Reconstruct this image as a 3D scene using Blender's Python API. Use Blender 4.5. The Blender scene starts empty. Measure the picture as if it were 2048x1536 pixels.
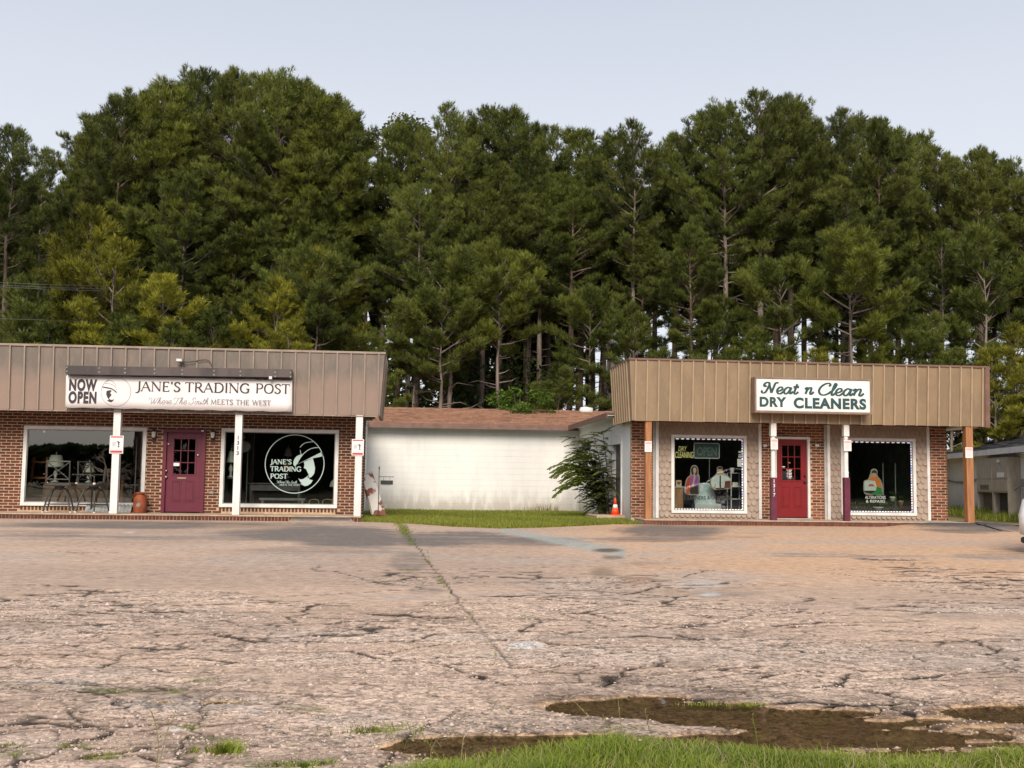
import bpy, math, random
import numpy as np
from mathutils import Vector, Matrix

# ------------------------------------------------------------------ camera, world, sun
SC = bpy.context.scene
COL = SC.collection
FPX, PITCH, ROLL, YAW = 2200.0, math.radians(5.0), math.radians(.75), math.radians(5.2)
CZ = 1.05                                   # eye height above the lot
def cam_axes():
    cy, sy = math.cos(YAW), math.sin(YAW)
    fw = np.array([sy, cy, 0.]); rt = np.array([cy, -sy, 0.]); up = np.array([0, 0, 1.])
    f2 = fw*math.cos(PITCH)+up*math.sin(PITCH); u2 = -fw*math.sin(PITCH)+up*math.cos(PITCH)
    return rt*math.cos(ROLL)+u2*math.sin(ROLL), -rt*math.sin(ROLL)+u2*math.cos(ROLL), f2
CR, CU, CF = cam_axes()
cd = bpy.data.cameras.new('camera'); cam = bpy.data.objects.new('camera', cd); COL.objects.link(cam)
cd.sensor_width = 36; cd.lens = 36*FPX/2048; cd.clip_start = .05; cd.clip_end = 3000
M3 = Matrix(((CR[0], CU[0], -CF[0]), (CR[1], CU[1], -CF[1]), (CR[2], CU[2], -CF[2])))
cam.matrix_world = Matrix.Translation((0, 0, CZ)) @ M3.to_4x4()
SC.camera = cam

SUN_EL, SUN_AZ = math.radians(35), math.radians(-9)      # azimuth: where the sun stands, from -Y (behind camera) towards -X
w = bpy.data.worlds.new('World'); SC.world = w; w.use_nodes = True
nt = w.node_tree; nt.nodes.clear()
sky = nt.nodes.new('ShaderNodeTexSky'); sky.sky_type = 'NISHITA'; sky.sun_disc = False
sky.sun_elevation = SUN_EL; sky.sun_rotation = math.radians(180+9)
sky.air_density = 1.0; sky.dust_density = 2.0; sky.ozone_density = 1.5
hz = nt.nodes.new('ShaderNodeMixRGB'); hz.blend_type = 'MIX'; hz.inputs[0].default_value = .78
tcw = nt.nodes.new('ShaderNodeTexCoord'); spw = nt.nodes.new('ShaderNodeSeparateXYZ'); nt.links.new(tcw.outputs['Generated'], spw.inputs[0])
rw = nt.nodes.new('ShaderNodeValToRGB'); rw.color_ramp.interpolation = 'EASE'          # overcast veil, whiter towards the horizon all round
rw.color_ramp.elements[0].position = .22; rw.color_ramp.elements[0].color = (.70, .71, .74, 1)
rw.color_ramp.elements[1].position = .6; rw.color_ramp.elements[1].color = (.44, .475, .57, 1)
nt.links.new(spw.outputs[2], rw.inputs[0]); sw = nt.nodes.new('ShaderNodeVectorMath'); sw.operation = 'SCALE'; sw.inputs['Scale'].default_value = 9.6
nt.links.new(rw.outputs[0], sw.inputs[0]); nt.links.new(sw.outputs[0], hz.inputs[2])
nt.links.new(sky.outputs[0], hz.inputs[1])
bg = nt.nodes.new('ShaderNodeBackground'); bg.inputs[1].default_value = .1
nt.links.new(hz.outputs[0], bg.inputs[0])
wo = nt.nodes.new('ShaderNodeOutputWorld'); nt.links.new(bg.outputs[0], wo.inputs[0])
sd = bpy.data.lights.new('sun', 'SUN'); sd.energy = 2.9; sd.angle = math.radians(30); sd.color = (1, .89, .74)
so = bpy.data.objects.new('sun', sd); COL.objects.link(so)
sdir = Vector((math.cos(SUN_EL)*math.sin(SUN_AZ), -math.cos(SUN_EL)*math.cos(SUN_AZ), math.sin(SUN_EL)))
so.rotation_euler = sdir.to_track_quat('Z', 'Y').to_euler()
so.location = (-10, -20, 30)
SC.view_settings.view_transform = 'Standard'; SC.view_settings.look = 'None'
SC.view_settings.exposure = .45; SC.view_settings.gamma = 1; SC.view_settings.use_curve_mapping = False
SC.render.engine = 'CYCLES'
SC.cycles.max_bounces = 6; SC.cycles.diffuse_bounces = 3; SC.cycles.transparent_max_bounces = 12
SC.cycles.caustics_reflective = False; SC.cycles.caustics_refractive = False

# ------------------------------------------------------------------ measuring: a spot of the photograph on a real plane
def ray(px, py): return CR*(px-1024)/FPX+CU*(768-py)/FPX+CF
def onY(px, py, Y):
    d = ray(px, py); t = Y/d[1]; return d[0]*t, CZ+d[2]*t
def onZ(px, py, Z=0.):
    d = ray(px, py); t = (Z-CZ)/d[2]; return d[0]*t, d[1]*t
def XY(px, Y, py=930): return onY(px, py, Y)[0]
def ZY(px, py, Y): return onY(px, py, Y)[1]

R = random.Random(7)
NP = np.random.default_rng(11)

# ------------------------------------------------------------------ materials
MATS = {}
def nodes_of(name):
    m = bpy.data.materials.new(name); m.use_nodes = True; t = m.node_tree
    return m, t, t.nodes['Principled BSDF']
def mat(name, c, c2=None, rough=.7, scale=6., bump=0., bscale=None, metal=0., detail=4., stretch=None, spec=.4, contrast=(.35, .65)):
    if name in MATS: return MATS[name]
    m, t, b = nodes_of(name); N = t.nodes; L = t.links
    b.inputs['Roughness'].default_value = rough; b.inputs['Metallic'].default_value = metal
    b.inputs['Specular IOR Level'].default_value = spec
    tc = N.new('ShaderNodeTexCoord'); mp = N.new('ShaderNodeMapping'); L.new(tc.outputs['Object'], mp.inputs[0])
    if stretch: mp.inputs['Scale'].default_value = stretch
    n = N.new('ShaderNodeTexNoise'); n.inputs['Scale'].default_value = scale; n.inputs['Detail'].default_value = detail
    L.new(mp.outputs[0], n.inputs[0])
    r = N.new('ShaderNodeValToRGB'); r.color_ramp.elements[0].position = contrast[0]; r.color_ramp.elements[1].position = contrast[1]
    if c2 is None: c2 = tuple(x*.82 for x in c)
    r.color_ramp.elements[0].color = (*c, 1); r.color_ramp.elements[1].color = (*c2, 1)
    L.new(n.outputs['Fac'], r.inputs[0]); L.new(r.outputs[0], b.inputs['Base Color'])
    if bump:
        n2 = N.new('ShaderNodeTexNoise'); n2.inputs['Scale'].default_value = bscale or scale*6; n2.inputs['Detail'].default_value = 3
        L.new(mp.outputs[0], n2.inputs[0]); bp = N.new('ShaderNodeBump'); bp.inputs['Strength'].default_value = bump
        bp.inputs['Distance'].default_value = .02; L.new(n2.outputs['Fac'], bp.inputs['Height']); L.new(bp.outputs[0], b.inputs['Normal'])
    MATS[name] = m; return m
def emat(name, c, s):
    m, t, b = nodes_of(name); b.inputs['Base Color'].default_value = (*c, 1)
    b.inputs['Emission Color'].default_value = (*c, 1); b.inputs['Emission Strength'].default_value = s
    return m
def glass(name, refl, tint=(.85, .9, .88)):
    m = bpy.data.materials.new(name); m.use_nodes = True; t = m.node_tree; N = t.nodes; L = t.links; N.clear()
    o = N.new('ShaderNodeOutputMaterial'); mx = N.new('ShaderNodeMixShader'); tr = N.new('ShaderNodeBsdfTransparent')
    tr.inputs[0].default_value = (*tint, 1); g = N.new('ShaderNodeBsdfGlossy'); g.inputs['Roughness'].default_value = .01
    fr = N.new('ShaderNodeFresnel'); fr.inputs[0].default_value = 1.5
    ma = N.new('ShaderNodeMath'); ma.operation = 'MULTIPLY_ADD'; ma.inputs[1].default_value = 1.; ma.inputs[2].default_value = refl-.04
    ma.use_clamp = True
    tc = N.new('ShaderNodeTexCoord'); n = N.new('ShaderNodeTexNoise'); n.inputs['Scale'].default_value = 1.1; L.new(tc.outputs['Object'], n.inputs[0])
    bp = N.new('ShaderNodeBump'); bp.inputs['Strength'].default_value = .05; bp.inputs['Distance'].default_value = .02
    L.new(n.outputs['Fac'], bp.inputs['Height']); L.new(bp.outputs[0], g.inputs['Normal'])
    L.new(fr.outputs[0], ma.inputs[0]); L.new(ma.outputs[0], mx.inputs[0]); L.new(tr.outputs[0], mx.inputs[1]); L.new(g.outputs[0], mx.inputs[2])
    L.new(mx.outputs[0], o.inputs[0]); return m

WHITE = mat('white_paint', (.74, .735, .73), (.62, .61, .60), .55, 3, .15)
POSTW = mat('white_post_paint', (.76, .755, .75), (.56, .53, .49), .5, 5, .15, stretch=(1.5, 1.5, .35), contrast=(.45, .8))
MORTAR = mat('mortar', (.56, .41, .27), (.42, .3, .2), .9, 9, .5)
BRK = [mat('brick_a', (.15, .048, .032), (.10, .032, .022), .85, 18, .5, 90),
       mat('brick_b', (.17, .054, .034), (.115, .036, .025), .85, 18, .5, 90),
       mat('brick_c', (.11, .036, .027), (.07, .025, .02), .85, 18, .5, 90)]
BRK2 = [mat('brick_d', (.24, .075, .045), (.16, .05, .03), .85, 18, .5, 90),
        mat('brick_e', (.29, .10, .06), (.19, .06, .04), .85, 18, .5, 90),
        mat('brick_f', (.13, .04, .03), (.08, .027, .02), .85, 18, .5, 90)]
CONC = mat('slab_concrete', (.52, .40, .30), (.36, .27, .2), .9, 5, .4)
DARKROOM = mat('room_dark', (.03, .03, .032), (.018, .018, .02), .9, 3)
SOFF = mat('soffit_brown', (.07, .055, .045), (.045, .035, .03), .8, 3)
BLACK = mat('black_metal', (.02, .02, .022), (.035, .033, .03), .5, 10)
MAROON = mat('maroon_paint', (.125, .014, .035), (.085, .012, .026), .45, 5, .1, contrast=(.4, .8))
RED = mat('red_paint', (.21, .009, .013), (.17, .008, .011), .42, 3, .05)
PURPLE = mat('plum_post_paint', (.13, .022, .05), (.09, .016, .035), .5, 6, .1)
CEDAR = mat('cedar_wood', (.44, .2, .085), (.26, .11, .05), .7, 6, .3, 40, stretch=(4, 4, .35), contrast=(.3, .7))
SHINGLE_TAN = [mat('scallop_tan', (.35, .27, .22), (.30, .23, .185), .8, 9, .25),
               mat('scallop_tan_pale', (.38, .30, .245), (.33, .255, .21), .8, 9, .25)]
GREYM = mat('grey_metal', (.3, .3, .3), (.2, .2, .2), .45, 8, .1)
GLASS_A = glass('glass_reflective', .17); GLASS_B = glass('glass_dark', .045); GLASS_C = glass('glass_shop', .085)
PAPER = mat('paper_white', (.8, .78, .77), (.74, .72, .72), .6, 5)
BROWNTRIM = mat('brown_trim', (.21, .12, .095), (.15, .085, .07), .55, 4, .1)

def metal_panel(name, a, b2, stain, sc=1.5, fade=None):
    """weathered standing-seam sheet: old paint, rusty-pink wear below, grey patches"""
    m, t, b = nodes_of(name); N = t.nodes; L = t.links
    b.inputs['Roughness'].default_value = .55
    tc = N.new('ShaderNodeTexCoord'); mp = N.new('ShaderNodeMapping'); mp.inputs['Scale'].default_value = (1.6, 1, .55)
    L.new(tc.outputs['Object'], mp.inputs[0])
    oi = N.new('ShaderNodeObjectInfo'); vm = N.new('ShaderNodeVectorMath'); vm.operation = 'ADD'
    mu = N.new('ShaderNodeMath'); mu.operation = 'MULTIPLY'; mu.inputs[1].default_value = 37.; L.new(oi.outputs['Random'], mu.inputs[0])
    L.new(mp.outputs[0], vm.inputs[0]); L.new(mu.outputs[0], vm.inputs[1])
    n = N.new('ShaderNodeTexNoise'); n.inputs['Scale'].default_value = sc; n.inputs['Detail'].default_value = 5; L.new(vm.outputs[0], n.inputs[0])
    r = N.new('ShaderNodeValToRGB'); r.color_ramp.elements[0].position = .42; r.color_ramp.elements[1].position = .56
    r.color_ramp.elements[0].color = (*a, 1); r.color_ramp.elements[1].color = (*b2, 1); L.new(n.outputs['Fac'], r.inputs[0])
    n3 = N.new('ShaderNodeTexNoise'); n3.inputs['Scale'].default_value = 14; n3.inputs['Detail'].default_value = 6; L.new(vm.outputs[0], n3.inputs[0])
    mx = N.new('ShaderNodeMixRGB'); mx.blend_type = 'MIX'; mx.inputs[2].default_value = (*stain, 1)
    r2 = N.new('ShaderNodeValToRGB'); r2.color_ramp.elements[0].position = .5; r2.color_ramp.elements[1].position = .8
    r2.color_ramp.elements[1].color = (.5, .5, .5, 1)
    L.new(n3.outputs['Fac'], r2.inputs[0]); L.new(r2.outputs[0], mx.inputs[0]); L.new(r.outputs[0], mx.inputs[1])
    if fade:
        g = N.new('ShaderNodeNewGeometry'); sp = N.new('ShaderNodeSeparateXYZ'); L.new(g.outputs['Position'], sp.inputs[0])
        a1 = N.new('ShaderNodeMath'); a1.operation = 'MULTIPLY_ADD'; a1.inputs[1].default_value = -2.6; a1.inputs[2].default_value = 8.55; L.new(sp.outputs[2], a1.inputs[0])
        a2 = N.new('ShaderNodeMath'); a2.operation = 'MULTIPLY_ADD'; a2.inputs[1].default_value = 2.4; L.new(n.outputs['Fac'], a2.inputs[0]); L.new(a1.outputs[0], a2.inputs[2])
        a3 = N.new('ShaderNodeMath'); a3.operation = 'MULTIPLY_ADD'; a3.inputs[1].default_value = .9; a3.inputs[2].default_value = -.9; L.new(oi.outputs['Random'], a3.inputs[0])
        a4 = N.new('ShaderNodeMath'); a4.operation = 'ADD'; a4.use_clamp = True; L.new(a2.outputs[0], a4.inputs[0]); L.new(a3.outputs[0], a4.inputs[1])
        a5 = N.new('ShaderNodeMath'); a5.operation = 'MULTIPLY'; a5.inputs[1].default_value = .75; L.new(a4.outputs[0], a5.inputs[0])
        mf = N.new('ShaderNodeMixRGB'); mf.inputs[2].default_value = (*fade, 1); L.new(a5.outputs[0], mf.inputs[0]); L.new(mx.outputs[0], mf.inputs[1]); mx = mf
    L.new(mx.outputs[0], b.inputs['Base Color'])
    bp = N.new('ShaderNodeBump'); bp.inputs['Strength'].default_value = .15; bp.inputs['Distance'].default_value = .02
    n4 = N.new('ShaderNodeTexNoise'); n4.inputs['Scale'].default_value = 2.2; L.new(vm.outputs[0], n4.inputs[0])
    L.new(n4.outputs['Fac'], bp.inputs['Height']); L.new(bp.outputs[0], b.inputs['Normal'])
    return m
SEAML = mat('seam_faded', (.31, .245, .205), (.25, .2, .17), .5, 4)
SEAMR = mat('seam_tan', (.40, .30, .20), (.34, .25, .165), .5, 4)
FASL = metal_panel('fascia_faded_brown', (.205, .16, .135), (.15, .128, .11), (.27, .215, .185), fade=(.295, .205, .165))
FASR = metal_panel('fascia_tan', (.27, .19, .115), (.225, .16, .10), (.32, .235, .15))

# ------------------------------------------------------------------ mesh helpers
ORG = {}
class MB:
    def __init__(s): s.v = []; s.f = []; s.m = []
    def quad(s, a, b, c, d, mi=0):
        i = len(s.v); s.v += [a, b, c, d]; s.f.append((i, i+1, i+2, i+3)); s.m.append(mi)
    def poly(s, pts, mi=0):
        i = len(s.v); s.v += list(pts); s.f.append(tuple(range(i, i+len(pts)))); s.m.append(mi)
    def box(s, x0, x1, y0, y1, z0, z1, mi=0, bev=0.):
        if bev:
            i = len(s.v)
            b = bev
            for z, e in ((z0, b), (z0+b, 0), (z1-b, 0), (z1, b)):
                s.v += [(x0+e, y0+e, z), (x1-e, y0+e, z), (x1-e, y1-e, z), (x0+e, y1-e, z)]
            for k in range(3):
                for j in range(4):
                    a = i+4*k+j; b_ = i+4*k+(j+1) % 4
                    s.f.append((a, b_, b_+4, a+4)); s.m.append(mi)
            s.f += [(i+3, i+2, i+1, i), (i+12, i+13, i+14, i+15)]; s.m += [mi, mi]; return
        i = len(s.v)
        s.v += [(x0, y0, z0), (x1, y0, z0), (x1, y1, z0), (x0, y1, z0), (x0, y0, z1), (x1, y0, z1), (x1, y1, z1), (x0, y1, z1)]
        for q in ((3, 2, 1, 0), (4, 5, 6, 7), (0, 1, 5, 4), (1, 2, 6, 5), (2, 3, 7, 6), (3, 0, 4, 7)):
            s.f.append(tuple(i+k for k in q)); s.m.append(mi)
    def hexa(s, P, mi=0):            # 8 points: bottom 4 ccw, top 4 ccw
        i = len(s.v); s.v += list(P)
        for q in ((3, 2, 1, 0), (4, 5, 6, 7), (0, 1, 5, 4), (1, 2, 6, 5), (2, 3, 7, 6), (3, 0, 4, 7)):
            s.f.append(tuple(i+k for k in q)); s.m.append(mi)
    def tube(s, pts, r, n=6, mi=0, cap=True):
        pts = [Vector(p) for p in pts]; rs = r if isinstance(r, (list, tuple)) else [r]*len(pts)
        i0 = len(s.v); prev = None
        for k, p in enumerate(pts):
            d = (pts[min(k+1, len(pts)-1)]-pts[max(k-1, 0)]).normalized()
            if prev is None:
                a = d.orthogonal().normalized()
            else:
                a = (prev-d*prev.dot(d)); a = a.normalized() if a.length > 1e-6 else d.orthogonal().normalized()
            prev = a; b = d.cross(a)
            for j in range(n):
                t = 2*math.pi*j/n; q = p+(a*math.cos(t)+b*math.sin(t))*rs[k]; s.v.append(tuple(q))
        for k in range(len(pts)-1):
            for j in range(n):
                a = i0+k*n+j; b = i0+k*n+(j+1) % n; s.f.append((a, b, b+n, a+n)); s.m.append(mi)
        if cap:
            s.f.append(tuple(i0+j for j in reversed(range(n)))); s.m.append(mi)
            e = i0+(len(pts)-1)*n; s.f.append(tuple(e+j for j in range(n))); s.m.append(mi)
    def lathe(s, c, prof, n=20, mi=0, sx=1., sy=1.):
        i0 = len(s.v)
        for r, z in prof:
            for j in range(n):
                t = 2*math.pi*j/n; s.v.append((c[0]+r*sx*math.cos(t), c[1]+r*sy*math.sin(t), c[2]+z))
        for k in range(len(prof)-1):
            for j in range(n):
                a = i0+k*n+j; b = i0+k*n+(j+1) % n; s.f.append((a, b, b+n, a+n)); s.m.append(mi)
        s.f.append(tuple(i0+j for j in reversed(range(n)))); s.m.append(mi)
        e = i0+(len(prof)-1)*n; s.f.append(tuple(e+j for j in range(n))); s.m.append(mi)
    def prism(s, pts, y0, y1, mi=0):     # outline in XZ (ccw seen from -Y), from depth y0 to y1
        n = len(pts); i = len(s.v)
        s.v += [(p[0], y0, p[1]) for p in pts]+[(p[0], y1, p[1]) for p in pts]
        s.f.append(tuple(i+k for k in range(n))); s.m.append(mi)
        s.f.append(tuple(i+n+k for k in reversed(range(n)))); s.m.append(mi)
        for k in range(n):
            a, b = i+k, i+(k+1) % n; s.f.append((b, a, a+n, b+n)); s.m.append(mi)
    def mesh(s, name, mats, org=(0, 0, 0)):
        me = bpy.data.meshes.new(name)
        me.from_pydata([(v[0]-org[0], v[1]-org[1], v[2]-org[2]) for v in s.v], [], s.f)
        for m in (mats if isinstance(mats, (list, tuple)) else [mats]): me.materials.append(m)
        if any(s.m): me.polygons.foreach_set('material_index', s.m)
        me.update(); return me
    def build(s, name, mats, parent=None, smooth=False, **kw):
        org = ORG.get(parent.name, (0, 0, 0)) if parent else kw.pop('org', (0, 0, 0))
        me = s.mesh(name, mats, org)
        if smooth: me.polygons.foreach_set('use_smooth', [True]*len(me.polygons))
        o = bpy.data.objects.new(name, me); COL.objects.link(o)
        if parent: o.parent = parent
        else: o.location = org
        ORG[o.name] = org
        for k, v in kw.items(): o[k] = v
        return o
def smooth_angle(o, a=40):
    me = o.data
    try: me.set_sharp_from_angle(angle=math.radians(a))
    except Exception: pass
def thing(name, loc, label, cat, group=None):
    o = bpy.data.objects.new(name, None); COL.objects.link(o); o.location = loc
    o.empty_display_size = .2
    ORG[o.name] = tuple(loc); o['label'] = label; o['category'] = cat
    if group: o['group'] = group
    return o
def tag(o, label, cat, group=None):
    o['label'] = label; o['category'] = cat
    if group: o['group'] = group
    return o
def inst(name, me, loc, parent, rot=None, scale=None, **kw):     # a piece sharing mesh data; loc in world
    o = bpy.data.objects.new(name, me); COL.objects.link(o)
    if parent:
        o.parent = parent; g = ORG[parent.name]; o.location = (loc[0]-g[0], loc[1]-g[1], loc[2]-g[2])
    else: o.location = loc
    if rot: o.rotation_euler = rot
    if scale: o.scale = scale
    for k, v in kw.items(): o[k] = v
    return o
def copy_tree(o, parent=None):
    c = o.copy(); COL.objects.link(c); c.parent = parent
    for ch in o.children: copy_tree(ch, c)
    return c
def nmesh(name, V, F, mats, attr=None, cattr=None, smooth=False, nper=3):
    """big mesh straight from numpy arrays, F (n,nper)"""
    me = bpy.data.meshes.new(name); V = np.asarray(V, np.float32); F = np.asarray(F, np.int32)
    me.vertices.add(len(V)); me.vertices.foreach_set('co', V.ravel())
    me.loops.add(F.size); me.loops.foreach_set('vertex_index', F.ravel())
    me.polygons.add(len(F)); me.polygons.foreach_set('loop_start', np.arange(0, F.size, nper, dtype=np.int32))
    if attr is not None:
        for k, a in attr.items():
            at = me.attributes.new(k, 'FLOAT', 'POINT'); at.data.foreach_set('value', np.asarray(a, np.float32).ravel())
    if cattr is not None:
        for k, a in cattr.items():
            at = me.attributes.new(k, 'FLOAT_COLOR', 'POINT'); at.data.foreach_set('color', np.asarray(a, np.float32).ravel())
    for m in (mats if isinstance(mats, (list, tuple)) else [mats]): me.materials.append(m)
    if smooth: me.polygons.foreach_set('use_smooth', np.ones(len(F), bool))
    me.update(); me.validate(); return me

# numpy noise
def _h(ix, iy, s):
    n = (ix.astype(np.int64)*374761393+iy.astype(np.int64)*668265263+s*974634777) & 0xffffffff
    n = ((n ^ (n >> 13))*1274126177) & 0xffffffff
    return ((n ^ (n >> 16)) & 0xffffff)/float(0xffffff)
def vnoise(x, y, s=0):
    ix = np.floor(x); iy = np.floor(y); fx = x-ix; fy = y-iy; fx = fx*fx*(3-2*fx); fy = fy*fy*(3-2*fy)
    a = _h(ix, iy, s); b = _h(ix+1, iy, s); c = _h(ix, iy+1, s); d = _h(ix+1, iy+1, s)
    return (a*(1-fx)+b*fx)*(1-fy)+(c*(1-fx)+d*fx)*fy
def fbm(x, y, s=0, o=4):
    r = 0; a = .5; t = 0
    for k in range(o): r = r+a*vnoise(x*2**k, y*2**k, s+k*17); t += a; a *= .5
    return r/t
def voro(x, y, s=0):
    """distance to the cell border and the cell's own random number"""
    ix = np.floor(x); iy = np.floor(y); f1 = np.full(x.shape, 9.); f2 = np.full(x.shape, 9.); cid = np.zeros(x.shape)
    for dx in (-1, 0, 1):
        for dy in (-1, 0, 1):
            cx = ix+dx; cy = iy+dy; px = cx+.1+.8*_h(cx, cy, s+1); py = cy+.1+.8*_h(cx, cy, s+2)
            d = np.hypot(px-x, py-y); near = d < f1
            f2 = np.where(near, f1, np.minimum(f2, d)); cid = np.where(near, _h(cx, cy, s+3), cid); f1 = np.where(near, d, f1)
    return f2-f1, cid
def sstep(a, b, x):
    t = np.clip((x-a)/(b-a), 0, 1); return t*t*(3-2*t)

# ------------------------------------------------------------------ lettering
def text_part(name, s, x0, x1, z0, z1, y, m, parent, off=0., shear=0., vertical=False, sp=1., **kw):
    cu = bpy.data.curves.new(name, 'FONT'); cu.body = s; cu.size = 1; cu.offset = off; cu.shear = shear; cu.extrude = .004; cu.space_character = sp
    if vertical: cu.body = '\n'.join(s); cu.align_x = 'CENTER'; cu.space_line = .95
    o = bpy.data.objects.new(name+'_c', cu); COL.objects.link(o)
    dg = bpy.context.evaluated_depsgraph_get(); me = bpy.data.meshes.new_from_object(o.evaluated_get(dg))
    bpy.data.objects.remove(o); me.materials.clear(); me.materials.append(m)
    co = np.zeros(len(me.vertices)*3); me.vertices.foreach_get('co', co); co = co.reshape(-1, 3)
    mn = co.min(0); mx = co.max(0); g = ORG[parent.name]
    out = np.zeros_like(co)
    out[:, 0] = x0+(co[:, 0]-mn[0])/(mx[0]-mn[0])*(x1-x0)-g[0]
    out[:, 2] = z0+(co[:, 1]-mn[1])/(mx[1]-mn[1])*(z1-z0)-g[2]
    out[:, 1] = y-(co[:, 2]-mn[2])*.4-g[1]
    me.vertices.foreach_set('co', out.ravel()); me.update()
    ob = bpy.data.objects.new(name, me); COL.objects.link(ob); ob.parent = parent; ORG[ob.name] = g
    for k, v in kw.items(): ob[k] = v
    return ob
def cr(pts, n=5):                       # Catmull-Rom through points
    if len(pts) < 3: return pts
    P = [pts[0]]+list(pts)+[pts[-1]]; out = []
    for i in range(1, len(P)-2):
        for k in range(n):
            t = k/n; q = []
            for a in range(2):
                p0, p1, p2, p3 = P[i-1][a], P[i][a], P[i+1][a], P[i+2][a]
                q.append(.5*((2*p1)+(-p0+p2)*t+(2*p0-5*p1+4*p2-p3)*t*t+(-p0+3*p1-3*p2+p3)*t**3))
            out.append(tuple(q))
    out.append(pts[-1]); return out
# strokes: '|' straight, '~' curved; coordinates cap height 1
SERIF = {
 'J': (.5, [('|', [(.38, 1), (.38, .12)]), ('~', [(.38, .2), (.33, -.08), (.18, -.2), (.05, -.18)]), ('s', .38, 1)]),
 'A': (.9, [('t', [(.08, 0), (.43, 1)]), ('|', [(.43, 1), (.8, 0)]), ('t', [(.2, .36), (.66, .36)]), ('s', .08, 0), ('s', .8, 0)]),
 'N': (.95, [('t', [(.14, 0), (.14, 1)]), ('|', [(.14, 1), (.8, 0)]), ('t', [(.8, 0), (.8, 1)]), ('s', .14, 0), ('s', .8, 1), ('s', .1, 1)]),
 'E': (.75, [('|', [(.18, 0), (.18, 1)]), ('t', [(.1, 1), (.62, 1)]), ('t', [(.18, .52), (.52, .52)]), ('t', [(.1, 0), (.66, 0)]), ('v', .62, .93), ('v', .66, .08), ('v', .52, .52)]),
 "'": (.3, [('|', [(.17, 1.05), (.12, .78)])]),
 'S': (.65, [('~', [(.55, .85), (.4, 1.0), (.2, .95), (.12, .77), (.25, .58), (.45, .44), (.55, .25), (.42, .04), (.22, 0), (.08, .15)]), ('v', .56, .86), ('v', .07, .13)]),
 'T': (.78, [('|', [(.39, 0), (.39, 1)]), ('t', [(.04, 1), (.74, 1)]), ('s', .39, 0), ('v', .05, .92), ('v', .73, .92)]),
 'R': (.82, [('|', [(.18, 0), (.18, 1)]), ('~', [(.18, 1), (.45, 1), (.6, .88), (.6, .66), (.45, .52), (.18, .5)]), ('|', [(.4, .5), (.76, 0)]), ('s', .18, 0), ('s', .76, 0), ('s', .14, 1)]),
 'D': (.92, [('|', [(.18, 0), (.18, 1)]), ('~', [(.18, 1), (.5, 1), (.75, .82), (.82, .5), (.75, .18), (.5, 0), (.18, 0)]), ('s', .13, 0), ('s', .13, 1)]),
 'I': (.4, [('|', [(.2, 0), (.2, 1)]), ('s', .2, 0), ('s', .2, 1)]),
 'G': (.92, [('~', [(.78, .84), (.62, .98), (.42, 1), (.2, .85), (.1, .5), (.2, .15), (.45, 0), (.66, .03), (.78, .14)]), ('|', [(.78, .1), (.78, .42)]), ('t', [(.58, .42), (.88, .42)]), ('v', .79, .88)]),
 'P': (.75, [('|', [(.18, 0), (.18, 1)]), ('~', [(.18, 1), (.45, 1), (.62, .88), (.62, .62), (.45, .47), (.18, .45)]), ('s', .18, 0), ('s', .14, 1)]),
 'O': (.95, [('~', [(.47, 1), (.2, .87), (.1, .5), (.2, .13), (.47, 0), (.74, .13), (.84, .5), (.74, .87), (.47, 1)])]),
 'M': (1.1, [('t', [(.14, 0), (.18, 1)]), ('|', [(.18, 1), (.52, .05)]), ('t', [(.52, .05), (.88, 1)]), ('|', [(.88, 1), (.94, 0)]), ('s', .14, 0), ('s', .94, 0)]),
 'H': (.95, [('|', [(.18, 0), (.18, 1)]), ('|', [(.77, 0), (.77, 1)]), ('t', [(.18, .52), (.77, .52)]), ('s', .18, 0), ('s', .77, 0), ('s', .18, 1), ('s', .77, 1)]),
 'W': (1.2, [('|', [(.08, 1), (.34, 0)]), ('t', [(.34, 0), (.6, 1)]), ('|', [(.6, 1), (.84, 0)]), ('t', [(.84, 0), (1.1, 1)]), ('s', .08, 1), ('s', 1.1, 1)]),
 ' ': (.45, []),
}
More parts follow.
